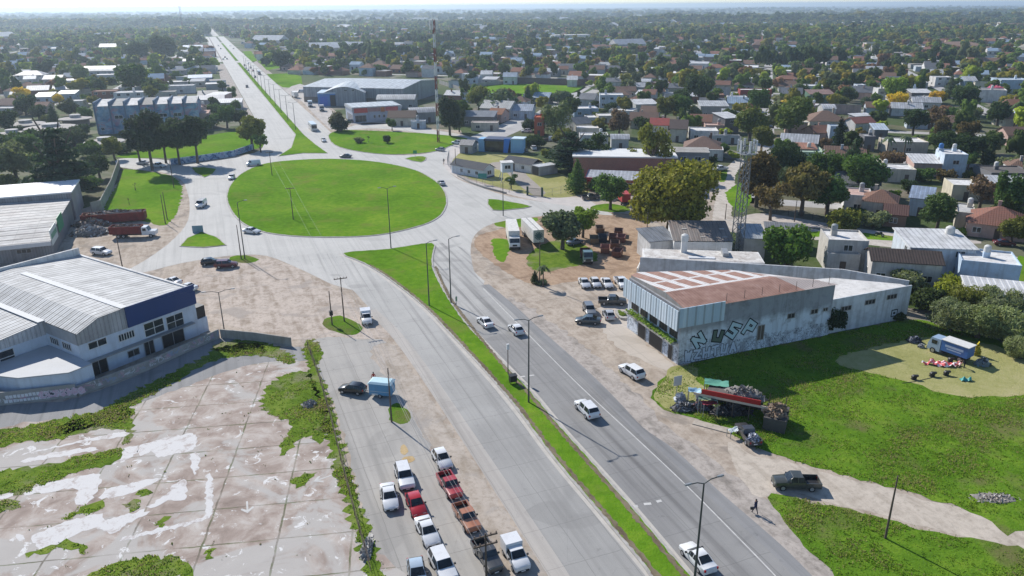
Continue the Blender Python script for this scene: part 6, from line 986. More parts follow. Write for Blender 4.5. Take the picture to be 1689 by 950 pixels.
def car_proto(kind):
    if kind in PROTO: return PROTO[kind]
    S = CARS[kind]; t = thing('car', None, 'car'); rings = [ring(*s) for s in S]
    mb = MB().loft(rings); me = mb.mesh('body', [MT['paint']], 38); body = obj('body', me, t)
    n = len(rings[0]); gl = []
    def pane(i, j, name, side=False):
        a, b = rings[i], rings[j]
        if not side: q = [a[4], b[4], b[6], a[6]]
        return q
    roof0 = max(range(len(S)), key=lambda i: (S[i][3] - S[i][2] > .25, -i)); cab = [i for i in range(len(S)) if S[i][3] - S[i][2] > .25]; f, l = cab[0], cab[-1]
    ws = inset([rings[f - 1][4], rings[f - 1][6], rings[f][6], rings[f][4]], .07); MB().poly(ws).build('windscreen', [MT['cglass']], t)
    rl = min(l + 1, len(S) - 1)
    if kind not in ('cab',): MB().poly(inset([rings[rl][6], rings[rl][4], rings[l][4], rings[l][6]], .10)).build('rear_window', [MT['cglass']], t)
    for sg in (3, 7):
        tp = 4 if sg == 3 else 6; mb = MB()
        segs = [(f - 1, f), (f, l), (l, rl)] if kind not in ('van', 'cab') else [(f - 1, f), (f, l)]
        for i, j in segs:
            A_, B_, C_, D_ = rings[i][sg], rings[j][sg], rings[j][tp], rings[i][tp]
            if kind == 'van' and (i, j) == (f, l): B_ = tuple(a + (b - a) * .35 for a, b in zip(A_, B_)); C_ = tuple(a + (b - a) * .35 for a, b in zip(D_, C_))
            q = [Vector(p) for p in (A_, B_, C_, D_)]; c = sum(q, Vector()) / 4; y = 1 if c.y > 0 else -1
            parts = [q] if (i, j) != (f, l) or kind in ('van', 'cab') else [[q[0], q[0].lerp(q[1], .47), q[3].lerp(q[2], .47), q[3]], [q[0].lerp(q[1], .53), q[1], q[2], q[3].lerp(q[2], .53)]]
            for pq in parts: cc = sum(pq, Vector()) / 4; mb.poly([p + (cc - p) * .07 + Vector((0, y * .014, .004)) for p in (pq if y < 0 else pq[::-1])])
        mb.build('side_window', [MT['cglass']], t)
    fx = S[0][0]; w0 = S[1][4]
    for y in (-1, 1):
        MB().box(fx - .22, fx - .04, y * w0 * .62 - .16, y * w0 * .62 + .16, S[0][2] - .06, S[0][2] + .09).build('headlight', [MT['lamp']], t)
        MB().box(S[f - 1][0] - .35, S[f - 1][0] - .2, y * (w0 + .12) - .09, y * (w0 + .12) + .09, S[f][2] - .02, S[f][2] + .14).build('wing_mirror', [MT['dark']], t)
    MB().box(fx - .12, fx + .03, -w0 * .7, w0 * .7, .3, .5).build('bumper', [MT['dark']], t); MB().box(fx + .03, fx + .04, -.22, .22, .36, .47).build('number_plate', [MT['plate']], t)
    bx = S[-1][0]
    if kind in ('pickup', 'oldpickup'):
        e = -2.6 if kind == 'pickup' else -2.35; w = S[-1][4]; zt = S[-1][3]
        bed = MB(); bed.box(e, bx + .01, -w, w, .42, .62); [bed.box(e, bx + .01, y * w - .04 - (.04 if y > 0 else -.0), y * w + .04 - (.0 if y > 0 else -.0), .62, zt) for y in (-1, 1)]; bed.box(e, e + .07, -w, w, .62, zt - .02); bed.build('cargo_bed', [MT['paint']], t); MB().box(e + .08, bx, -w + .06, w - .06, .621, .66).build('bed_liner', [MT['dark']], t); bx = e
    if kind == 'cab':
        bx = -2.05; MB().box(-2.05, -.42, -.88, .88, .55, 1.95).box(-.75, -.38, -.87, .87, 1.0, 1.9).build('cargo_box', [MT['paint']], t); MB().box(-2.0, -.4, -.8, .8, .3, .55).build('chassis', [MT['dark']], t)
    for y in (-1, 1): MB().box(bx - .02, bx + .12, y * S[1][4] * .84 - .09, y * S[1][4] * .84 + .09, .72, .95).build('tail_light', [MT['red_lens']], t)
    MB().box(bx - .03, bx, -.24, .24, .55, .67).build('number_plate', [MT['plate']], t)
    r = .31 if kind in ('sedan', 'hatch', 'cab') else .37; add_wheels(t, [(x, y * (S[3][4] - .09)) for x in WX[kind] for y in (-1, 1)], r)
    PROTO[kind] = t; return t
USED = set()
NAMES = {'sedan': ('parked_car', 'car'), 'hatch': ('parked_car', 'car'), 'suv': ('parked_car', 'car'), 'pickup': ('pickup_truck', 'pickup'), 'oldpickup': ('pickup_truck', 'pickup'), 'van': ('van', 'van'), 'cab': ('delivery_van', 'van')}
WH, SIL, GRA, BLK, RD_, MAR, ORA, OLV, NAVY, LBL = (.70, .70, .70), (.42, .43, .45), (.10, .105, .115), (.012, .012, .014), (.42, .018, .026), (.10, .012, .02), (.40, .165, .085), (.05, .055, .048), (.02, .035, .09), (.36, .44, .52)
def paint(t, col):
    for ch in t.children:
        if ch.name.split('.')[0] in ('body', 'cargo_bed', 'cargo_box'): ch.color = (*col, 1)
def car(kind, px, py, yaw, col, label, group=None, moving=False, z=.6, small=False):
    P = G(px, py, z); p = car_proto(kind)
    if kind not in USED: t = p; USED.add(kind)
    else: t = copy_tree(p)
    t.scale = (.87,) * 3; t.location = (P.x, P.y, .03); t.rotation_euler = (0, 0, R_(yaw)); nm = NAMES[kind]
    t.name = 'car' if moving and nm[1] == 'car' else nm[0]; tag(t, label, nm[1], group); paint(t, col); return t
UP, DN = 111.6, 291.6
car('sedan', 1151, 918, UP, WH, 'white sedan with a dark sunroof driving away at the bottom of the road', 'cars driving on the avenue', True); car('suv', 968, 674, UP, WH, 'white crossover driving away level with the scrap stall', 'cars driving on the avenue', True); car('hatch', 851, 542, UP, WH, 'white hatchback by the double-armed lamp post, second of the pair driving away', 'cars driving on the avenue', True); car('sedan', 800, 530, UP + 3, WH, 'white sedan next to the grassy central strip, ahead of the white hatchback', 'cars driving on the avenue', True)
car('suv', 1042, 612, UP + 8, WH, 'white car parked on the verge before the graffiti building')
PK = 'cars parked on the near side street'
car('cab', 851, 917, DN, WH, 'small white box van at the road edge beside the crossarm pole', PK); car('hatch', 729, 756, DN + 1, WH, 'white hatchback at the head of the outer parked row', PK); car('oldpickup', 742, 800, DN + 2, (.40, .045, .05), 'faded red pickup behind the head of the outer row', PK)
car('oldpickup', 770, 853, DN + 2, ORA, 'orange-brown old pickup with an open bed', PK); car('oldpickup', 804, 916, DN + 3, (.06, .06, .06), 'dark old pickup half hidden by the crossarm pole', PK)
car('suv', 667, 785, DN - 4, WH, 'white car leading the middle parked row', PK); car('hatch', 686, 831, DN - 1, RD_, 'bright red hatchback in the middle parked row', PK); car('sedan', 642, 818, DN - 6, WH, 'white car parked alone nearest the weedy fence', PK); car('sedan', 705, 875, DN + 1, WH, 'white sedan right behind the bright red hatchback', PK)
car('suv', 730, 932, DN + 2, WH, 'white boxy car cut by the bottom edge', PK); car('hatch', 688, 945, DN - 8, LBL, 'light blue-grey car at the bottom edge', PK)
car('hatch', 581, 640, 165, BLK, 'black car towing the blue box trailer'); car('cab', 604, 525, DN - 6, WH, 'white van beside the grassy pole base')
car('sedan', 308, 473, 160, WH, 'white car by the corner of the white warehouse'); car('sedan', 284, 463, 150, WH, 'white car mostly behind the warehouse roof edge'); car('hatch', 347, 431, 20, BLK, 'black hatchback on the dirt lot'); car('suv', 373, 436, 10, MAR, 'maroon car on the dirt lot beside the black one')
RG = 'cars driving round the roundabout'
car('van', 332, 337, -86, WH, 'white van driving round the left of the island', RG, True); car('hatch', 382, 292, -80, WH, 'white hatchback at the upper left of the island', RG, True); car('van', 418, 270, 200, (.55, .62, .68), 'pale van leaving the avenue at the top of the ring', RG, True); car('sedan', 415, 380, -20, WH, 'white car at the lower left edge of the island', RG, True); car('sedan', 570, 257, 175, (.08, .09, .11), 'dark sedan at the top of the island', RG, True); car('sedan', 728, 301, 108, SIL, 'silver car at the right of the island', RG, True)
car('hatch', 726, 246, 150, SIL, 'silver car by the park lawn corner', RG, True); car('suv', 754, 235, 150, WH, 'white car entering by the blue canopy building', RG, True); car('hatch', 534, 231, DN, WH, 'white car coming down beside the park lawn', RG, True)
car('sedan', 235, 268, 170, SIL, 'silver-white sedan parked before the pines'); car('pickup', 261, 273, -15, WH, 'white pickup parked by the pines'); car('suv', 167, 415, -15, WH, 'white jeep with black wheels in the scrap yard')
LT = 'cars parked on the dirt lot beside the graffiti building'
for i, (x, kd) in enumerate(((964, 'sedan'), (982, 'hatch'), (1001, 'sedan'), (1025, 'pickup'))): car(kd, x, 466, -82, WH if i else (.6, .61, .63), ('white-grey car at the left end of the row of four', 'white hatchback second in the row of four', 'white sedan third in the row of four', 'big white pickup at the right end of the row of four')[i], LT)
car('pickup', 1010, 496, -4, (.055, .06, .065), 'dark double-cab pickup parked crosswise', LT); car('suv', 972, 511, -84, (.17, .18, .19), 'grey car between the dark pickup and the dark hatchback', LT); car('hatch', 1004, 518, 96, SIL, 'silver hatchback beside the grassy planter', LT); car('sedan', 970, 527, 170, (.055, .075, .09), 'dark blue-grey car nearest the road on the lot', LT)
car('sedan', 948, 398, 40, (.10, .14, .20), 'blue-grey car in the shade of the silvery tree'); car('pickup', 974, 325, 10, (.05, .055, .06), 'dark pickup on the dirt by the compound fence'); car('pickup', 1188, 278, 200, WH, 'white pickup parked up the dirt street'); car('sedan', 1657, 400, -12, MAR, 'maroon sedan in the street at the right edge')
car('pickup', 1313, 795, 176, OLV, 'olive-grey double-cab pickup on the dirt track'); op = car('oldpickup', 1233, 716, 98, (.05, .05, .055), 'old black pickup loaded with bundles beside the scrap stall')
for i, (px, py, yw, cl, kd, lb) in enumerate(((868, 216, 175, WH, 'suv', 'white car behind the low brown wall'), (845, 238, 165, SIL, 'van', 'pale van beside the blue canopy building'), (880, 244, 100, WH, 'suv', 'white car parked by the cedar'), (908, 229, 90, WH, 'pickup', 'white car in the yard behind the cedar'), (862, 247, 30, GRA, 'sedan', 'dark car by the blue canopy building'), (577, 200, 165, (.08, .08, .09), 'suv', 'dark car by the corner shop front'), (652, 205, 90, (.05, .05, .06), 'hatch', 'dark car by the cream house'), (497, 151, 190, SIL, 'van', 'grey van behind the white truck'))): car(kd, px, py, yw, cl, lb)
# small traffic far up the avenue: too small to show parts
far = {}
def far_car(px, py, col, lab, big=False):
    P = G(px, py, .8); key = big
    if key not in far:
        mb = MB(); L_, w, h = (5.4, 1.0, 2.6) if big else (2.1, .85, 1.45)
        mb.loft([ring(L_, .3, .8, .85, w * .9, w * .85, w * .7), ring(L_ - .2, .25, h * .6, h * .64 if not big else h, w, w, w * .85), ring(L_ * .45, .25, h * .62, h * .66 if not big else h + .1, w, w, w * .85), ring(L_ * .1, .25, h * .64, h + (.1 if big else 0), w, w, w * .72), ring(-L_ * .5, .25, h * .64, h + (.1 if big else 0), w, w, w * .72), ring(-L_ * .8, .25, h * .64, h * .7 if not big else h, w, w, w * .8), ring(-L_, .35, h * .5, h * .6 if not big else h * .95, w * .9, w * .9, w * .8)])
        n0 = len(mb.f); mb.box(L_ * .12, L_ * .42, -w * .9, w * .9, h * .68, h * .93, 1) if not big else mb.box(-L_ * .8, L_ + .02, -w - .01, w + .01, h * .5, h * .78, 1)
        far[key] = mb.mesh('car', [MT['paint'], MT['cglass']], 40)
    o = obj('bus' if big else 'car', far[key], None, col); s = (P.xy - A0).dot(AV); t = (P.xy - A0).dot(AR); o.location = (P.x, P.y, .05); o.rotation_euler.z = R_(UP if t > 0 else DN)
    tag(o, lab, 'bus' if big else 'car', 'distant traffic on the avenue'); return o
for i, (px, py, cl, lb) in enumerate(((407, 142, GRA, 'lone dark car on the left carriageway of the far avenue'), (403, 107, BLK, 'first dark car of the distant queue'), (405, 112, SIL, 'silver car second in the distant queue'), (409, 104, WH, 'white car abreast of the distant queue head'), (413, 111, BLK, 'dark car behind the queue head'), (417, 116, MAR, 'reddish car in the distant queue'), (409, 115, SIL, 'pale car low in the distant queue'), (420, 126, GRA, 'grey car left of the distant bus'), (371, 94, BLK, 'dark car at the far crossing'), (374, 97, GRA, 'second dark car at the far crossing'), (368, 97, SIL, 'pale car waiting at the far crossing'), (364, 80, GRA, 'tiny dark car on the service lane'), (360, 75, WH, 'tiny white car on the service lane'), (385, 80, BLK, 'tiny dark car near the top of the right carriageway'), (379, 75, WH, 'tiny pale car near the top of the right carriageway'))): far_car(px, py, cl, lb)
far_car(427, 121, (.20, .17, .17), 'distant dark bus on the right carriageway', True)
# ---- trucks and buses
def lorry(name, label, px, py, yaw, L, W, Hh, col, boxcol, cab=True, cat='truck', z=0, cabcol=None):
    P = G(px, py, z); t = thing(name, label, cat, (P.x, P.y, .02), R_(yaw)); t.scale = (.88,) * 3; cl = 2.1 if cab else 0
    MB().box(-L / 2, L / 2 - cl - .15, -W / 2, W / 2, 1.0, Hh).build('cargo_box', [MT['oc']], t, color=boxcol); MB().box(-L / 2 + .1, L / 2 - .3, -.45, .45, .55, .99).build('chassis', [MT['dark']], t)
    if cab:
        x = L / 2; w = W / 2 - .05; mb = MB(); mb.loft([[(xx, y, zz) for y, zz in ((-w, .5), (w, .5), (w, zt * .55), (w * .96, zt), (-w * .96, zt), (-w, zt * .55))] for xx, zt in ((x - cl, 2.75), (x - .45, 2.75), (x - .08, 1.75), (x, 1.6), (x + .02, .9))]); mb.build('cab', [MT['paint']], t, 30, cabcol or col)
        MB().poly(inset([(x - .08, -w * .96, 1.75), (x - .08, w * .96, 1.75), (x - .45, w * .94, 2.72), (x - .45, -w * .94, 2.72)], .06, .03)).build('windscreen', [MT['cglass']], t); MB().box(x - 1.5, x - .6, -w - .015, w + .015, 1.7, 2.4).build('side_window', [MT['cglass']], t)
        MB().box(x + .0, x + .1, -w * .98, w * .98, .45, .85).build('bumper', [MT['dark']], t); MB().box(x + .01, x + .06, -.5, .5, 1.0, 1.4).build('grille', [MT['dark']], t)
        for y in (-1, 1): MB().box(x + .03, x + .08, y * w * .8 - .15, y * w * .8 + .15, .9, 1.1).build('headlight', [MT['lamp']], t)
    ax = [L / 2 - 1.0] if cab else []; ax += [-L / 2 + 1.2, -L / 2 + 2.3] if L > 8 else [-L / 2 + 1.1]
    add_wheels(t, [(x, y * (W / 2 - .17)) for x in ax for y in (-1, 1)], .48, .32)
    return t
t1 = lorry('box_truck', 'long white box truck facing the road beside the striped emblem trailer', 846, 400, -86, 12.5, 2.5, 3.9, WH, (.66, .64, .60)); t2 = lorry('box_trailer', 'white trailer with a dark round emblem on its end', 878, 396, -76, 11, 2.5, 3.9, WH, (.66, .64, .60), False, 'trailer')
em = MB().lathe([(.95, 0), (.95, .012), (.60, .012), (.60, .006)], 28).lathe([(.45, 0), (.45, .014), (.1, .014)], 6).build('emblem', [solid('emblem_teal', (.06, .12, .14), .5, .5, 5)], t2); em.location = (5.36, 0, 2.5); em.rotation_euler = (0, math.pi / 2, 0)
for i in range(12): a = i * math.pi / 6; o = MB().box(-.06, .06, .62, .92, .013, .02).build('emblem_ray', [solid('emblem_pale', (.5, .5, .46))], em); o.rotation_euler.z = a
MB().box(-5.4, 5.3, -.06, .06, 3.9, 3.93).build('roof_seam', [MT['dark']], t2)
lorry('box_truck', 'white-backed truck parked by the blue hall', 487, 161, DN + 5, 9, 2.5, 3.6, WH, (.62, .62, .60), False); lorry('box_truck', 'pale blue truck at the blue hall door', 512, 176, DN - 6, 6.5, 2.3, 3.2, WH, (.42, .52, .58)); lorry('box_truck', 'grey truck beside the pale blue truck', 531, 183, DN - 6, 6.0, 2.3, 3.0, SIL, (.38, .38, .38)); lorry('box_truck', 'white box truck before the sheds by the shop', 673, 206, -80, 6, 2.2, 3.2, WH, (.62, .62, .62))
def bus(label, px, py, yaw, col):
    P = G(px, py, 0); t = thing('bus', label, 'bus', (P.x, P.y, .02), R_(yaw)); t.scale = (.88,) * 3; w = 1.25
    mb = MB(); mb.loft([[(x, y, z) for y, z in ((-w * s, .35), (w * s, .35), (w * s, 2.0), (w * s * .94, h), (-w * s * .94, h), (-w * s, 2.0))] for x, s, h in ((5.6, .93, 2.9), (5.4, 1, 3.15), (-5.4, 1, 3.15), (-5.55, .95, 3.0))]); mb.build('body', [MT['paint']], t, 30, col)
    MB().box(-5.2, 5.0, -w - .012, w + .012, 1.5, 2.5).build('side_window', [MT['cglass']], t); MB().box(5.45, 5.63, -1.1, 1.1, 1.3, 2.7).build('windscreen', [MT['cglass']], t); MB().box(-5.58, -5.4, -1.0, 1.0, 1.7, 2.6).build('rear_window', [MT['cglass']], t); add_wheels(t, [(x, y * 1.1) for x in (3.6, -3.2) for y in (-1, 1)], .48, .3)
bus('white bus with dark windscreen coming down the avenue', 516, 214, DN, (.62, .60, .57))
# red tipper truck and scrap trailer
P = G(222, 391); t = thing('tipper_truck', 'red tipper truck with a white cab loaded with scrap', 'truck', (P.x, P.y, .02), yaw_of((180, 392), (245, 390))); t.scale = (.84,) * 3
def skip_body(mb, L, W, z0, z1, th=.1):
    mb.box(-L / 2, L / 2, -W / 2, W / 2, z0, z0 + th); mb.box(-L / 2, L / 2, -W / 2, -W / 2 + th, z0 + th, z1).box(-L / 2, L / 2, W / 2 - th, W / 2, z0 + th, z1).box(-L / 2, -L / 2 + th, -W / 2 + th, W / 2 - th, z0 + th, z1).box(L / 2 - th, L / 2, -W / 2 + th, W / 2 - th, z0 + th, z1)
    for i in range(6): x = -L / 2 + .3 + i * (L - .6) / 5; mb.box(x - .06, x + .06, -W / 2 - .07, -W / 2 - .001, z0, z1).box(x - .06, x + .06, W / 2 + .001, W / 2 + .07, z0, z1)
    return mb
RUSTY = solid('rusty_red_steel', (.19, .03, .022), .8, .6, 1.2); RUST2 = solid('rust_brown_steel', (.16, .065, .04), .9, .5, 1.5)
skip_body(MB(), 7.5, 2.5, 1.1, 3.0).build('tipper_body', [RUSTY], t).location.x = -1.6; MB().box(-5, 4, -.5, .5, .6, 1.08).build('chassis', [MT['dark']], t)
mb = MB(); mb.loft([[(x, y, z) for y, z in ((-1.1, .7), (1.1, .7), (1.1, 1.7), (1.0, h), (-1.0, h), (-1.1, 1.7))] for x, h in ((2.3, 2.7), (3.5, 2.7), (4.0, 1.75), (5.4, 1.6), (5.5, .9))]); mb.build('cab', [MT['paint']], t, 30, WH); MB().poly(inset([(4.0, -1.08, 1.75), (4.0, 1.08, 1.75), (3.5, 1.0, 2.68), (3.5, -1.0, 2.68)], .06, .03)).build('windscreen', [MT['cglass']], t); MB().box(2.6, 3.4, -1.115, 1.115, 1.75, 2.4).build('side_window', [MT['cglass']], t); add_wheels(t, [(x, y * .95) for x in (4.4, -3.4, -2.2) for y in (-1, 1)], .5, .35)
def heap(name, label, px, py, rx, ry, h, cols, n=420, cat='scrap heap', size=.22, seed=1, top=None, parent=None, z=0):
    """a tumbled pile of scrap: many small boxes and sheets over a rough mound"""
    P = G(px, py) if parent is None else Vector((0, 0, 0)); rgh = np.random.default_rng(seed); u = rgh.normal(0, .42, (n, 2)); r = np.linalg.norm(u, axis=1); u[r > 1] /= r[r > 1][:, None]; r = np.minimum(r, 1)
    Pq = np.c_[u[:, 0] * rx, u[:, 1] * ry, z + h * (1 - r ** 1.5) * rgh.uniform(.75, 1.05, n) + .05]; V, F = leaf_quads(rgh, Pq, np.tile([0, 0, 1.], (n, 1)), size, 1.3, 1.2); ci = rgh.integers(0, len(cols), n)
    v, f = blob(rgh, (0, 0, z), (rx * .9, ry * .9, h * .85), 6, 10, .14); F2 = np.r_[F, f + len(V)]; V = np.r_[V, v]; col = np.r_[np.array(cols)[ci] * rgh.uniform(.7, 1.2, (n, 1)), np.tile(np.array(cols).mean(0) * .6, (len(f), 1))]
    if 'scrapm' not in MT: kk = Nt('mixed_scrap', .8, .3); MT['scrapm'] = kk.fin(kk.attr('leafcol'))
    o = obj(name, np_mesh(name, V, F2, MT['scrapm'], None, col), parent)
    if parent is None: o.location = (P.x, P.y, 0); tag(o, label, cat)
    o['kind'] = 'stuff' if parent is not None else 'thing'; return o
SCR = [(.30, .22, .17), (.24, .09, .05), (.42, .40, .38), (.12, .11, .10), (.30, .20, .13), (.48, .47, .46)]
ld = heap('scrap_load', None, 0, 0, 3.3, 1.0, .6, SCR, 260, parent=t, z=2.7, seed=2); ld.location.x = -1.6
P = G(190, 366); t = thing('scrap_container', 'dark red open container full of scrap behind the tipper truck', 'container', (P.x, P.y, .02), yaw_of((150, 372), (232, 366))); skip_body(MB(), 13, 3.0, .3, 2.2).build('container_body', [RUSTY], t); heap('scrap_load', None, 0, 0, 6.4, 1.2, .6, SCR, 420, parent=t, z=2.0, seed=3)
heap('scrap_heap', 'pale sacks and scrap piled beside the grey warehouse', 150, 385, 4.2, 3.0, 1.6, [(.46, .45, .44), (.34, .32, .30), (.52, .52, .52), (.20, .14, .10)], 520, seed=4, size=.3); heap('scrap_heap', 'brown scrap between the containers and the warehouse', 152, 372, 4.5, 2.4, 1.5, SCR, 420, seed=5, size=.3)
heap('rubble_heap', 'heap of pale rubble and litter beside the dirt track', 1640, 822, 2.4, 1.0, .12, [(.40, .36, .32), (.30, .26, .22), (.52, .50, .48)], 170, 'rubble heap', .09, 6); heap('rubble_heap', 'broken concrete pieces in the weeds along the leaning fence', 606, 905, .5, 1.8, .3, [(.50, .48, .45), (.40, .38, .35)], 120, 'rubble heap', .2, 7); heap('rubble_heap', 'stones in the weed patch of the derelict lot', 510, 668, .8, 1.0, .35, [(.42, .40, .38), (.32, .30, .28)], 120, 'rubble heap', .16, 8)
# rusty skips beside the brown yard, and the little tipper in front of them
def skip(px, py, yaw, col, label, s=1.0):
    P = G(px, py); t = thing('skip_container', label, 'skip', (P.x, P.y, .02), R_(yaw), 'rusty skips in the truck yard'); t.scale = (.9,) * 3; mb = MB(); L1, L2, W, h = 1.2 * s, 1.7 * s, .95 * s, 1.35 * s
    for y0, y1 in ((-W, -W + .08), (W - .08, W)): mb.add([(x, y, z) for y in (y0, y1) for x, z in ((-L1, .1), (L1, .1), (L2, h), (-L2, h))], [(0, 1, 2, 3), (7, 6, 5, 4), (0, 4, 5, 1), (1, 5, 6, 2), (2, 6, 7, 3), (3, 7, 4, 0)])
    for sx in (-1, 1): mb.add([(sx * L1, -W, .1), (sx * L1, W, .1), (sx * L2, W, h), (sx * L2, -W, h), (sx * (L1 - .07), -W, .1), (sx * (L1 - .07), W, .1), (sx * (L2 - .07), W, h), (sx * (L2 - .07), -W, h)], [(0, 1, 2, 3), (7, 6, 5, 4), (2, 6, 7, 3)])
    mb.box(-L1, L1, -W, W, .08, .16); mb.build('skip_body', [MT['oc']], t, color=col); MB().tube((-L2, -W - .05, h), (L2, -W - .05, h), .05, .05, 6).tube((-L2, W + .05, h), (L2, W + .05, h), .05, .05, 6).build('rim_bar', [MT['oc']], t, color=tuple(c * .7 for c in col))
for a in ((989, 383, 90, (.20, .13, .085), 'pale brown skip at the back left of the group'), (980, 400, 88, (.26, .19, .12), 'tan skip in front of the back left one'), (994, 398, 84, (.05, .055, .08), 'dark blue skip in the middle of the group'), (1020, 388, 80, (.15, .07, .05), 'dark red skip at the back right'), (1011, 397, 84, (.17, .08, .055), 'red-brown skip left of the back right one'), (1024, 398, 75, (.24, .10, .08), 'rust-pink skip at the right end'), (1014, 408, 84, (.15, .075, .05), 'rust-red skip third from the front'), (998, 416, 82, (.30, .13, .09), 'front skip with white-streaked end'), (1018, 422, 70, (.14, .06, .045), 'small dark skip beside the front one')): skip(*a)
t = lorry('tipper_truck', 'small green-cabbed tipper with a rusty bed before the skips', 967, 430, -88, 6.2, 2.1, 1.15, (.10, .16, .15), (.18, .05, .035), True); skip_body(MB(), 3.6, 2.1, 1.16, 2.0).build('tipper_body', [RUST2], t).location.x = -1.2
lorry('box_truck', 'red-bodied truck half hidden behind the huge olive tree', 1027, 334, 96, 7.5, 2.4, 3.2, WH, (.42, .04, .04))
# blue trailer, blue truck
P = G(631, 652); t = thing('box_trailer', 'pale-roofed blue box trailer behind the black car', 'trailer', (P.x, P.y, .02), R_(-12)); t.scale = (.82,) * 3; MB().box(-1.7, 1.7, -1.0, 1.0, .5, 2.3).build('trailer_body', [m_wall('faded_blue_panel', (.12, .30, .48), .3)], t); mb = MB(); mb.add([(-1.85, -1.1, 2.3), (1.85, -1.1, 2.3), (1.85, 1.1, 2.3), (-1.85, 1.1, 2.3), (-1.5, -.8, 2.55), (1.5, -.8, 2.55), (1.5, .8, 2.55), (-1.5, .8, 2.55)], [(4, 5, 6, 7), (0, 1, 5, 4), (1, 2, 6, 5), (2, 3, 7, 6), (3, 0, 4, 7), (3, 2, 1, 0)]); mb.build('roof', [solid('pale_blue_sheet', (.42, .60, .66), .6, .15)], t); MB().box(-1.6, 1.6, -1.02, -1.001, 1.05, 1.12).box(-1.3, -.3, -1.03, -1.001, .5, .75).build('trim_strip', [solid('pale_trim', (.45, .52, .55))], t); add_wheels(t, [(0, -.9), (0, .9)], .32); MB().tube((-1.7, 0, .5), (-2.7, 0, .5), .05, .05).build('tow_bar', [MT['steel']], t)
P = G(1570, 587); t = lorry('box_truck', 'blue box truck with a white roof on the field', 1565, 587, yaw_of((1602, 594), (1540, 572)) / R_(1), 6.6, 2.3, 2.9, (.30, .40, .52), (.055, .16, .42)); t.scale = (.8,) * 3; MB().box(-3.4, 1.15, -1.25, 1.25, 2.9, 3.0).build('box_roof', [solid('white_box_roof', (.62, .61, .58), .7)], t); MB().box(-2.6, .4, 1.151, 1.165, 1.9, 2.3).box(-2.3, .1, 1.151, 1.165, 1.5, 1.7).build('side_lettering', [solid('pale_lettering', (.36, .46, .60), .6, .4, 6)], t)
# ================================================================ POLES, LAMPS, MASTS
def pole(kind, bx, by, tx, ty, label, arm=1.3, yaw=R_(21.6), r=.09, name=None, group=None):
    P = G(bx, by); h = hgt(bx, by, tx, ty); nm = name or {'lamp2': 'street_lamp', 'lamp1': 'street_lamp', 'tee': 'utility_pole', 'wood': 'utility_pole', 'post': 'post', 'tee2': 'utility_pole'}[kind]
    t = thing(nm, label, nm.replace('_', ' '), (P.x, P.y, 0), yaw, group); m = MT['steel'] if 'lamp' in kind else MT['wood']
    m = solid('dark_painted_steel', (.075, .085, .08), .6, .2, 2, .3) if 'lamp' in kind else m
    MB().tube((0, 0, 0), (0, 0, h), r * 1.25, r * .7, 10).build('pole', [m], t, 40)
    if 'lamp' in kind:
        for sg in ((-1, 1) if kind == 'lamp2' else (1,)):
            am = MB().path([(0, 0, h - .05), (sg * arm * .5, 0, h + .22), (sg * arm, 0, h + .25)], .045, 6).build('arm', [m], t); MB().loft([[(sg * (arm + q), y, z + h + .25) for y, z in ((-w, 0), (w, 0), (w * .7, .12), (-w * .7, .12))] for q, w in ((-.1, .07), (.2, .12), (.5, .09))]).build('lamp_head', [MT['steel']], am)
    if 'tee' in kind:
        for zz in ((h - .25,) if kind == 'tee' else (h - .25, h - 1.1)):
            ar = MB().box(-1.0, 1.0, -.05, .05, zz - .06, zz + .06).build('crossarm', [MT['wood']], t)
            for x in (-.9, -.45, .45, .9): MB().lathe([(.02, zz + .06), (.06, zz + .12), (.05, zz + .24), (.02, zz + .26)], 8, c=(x, 0)).build('insulator', [MT['oc']], ar, color=(.3, .2, .15))
    return t, h
PL = {}
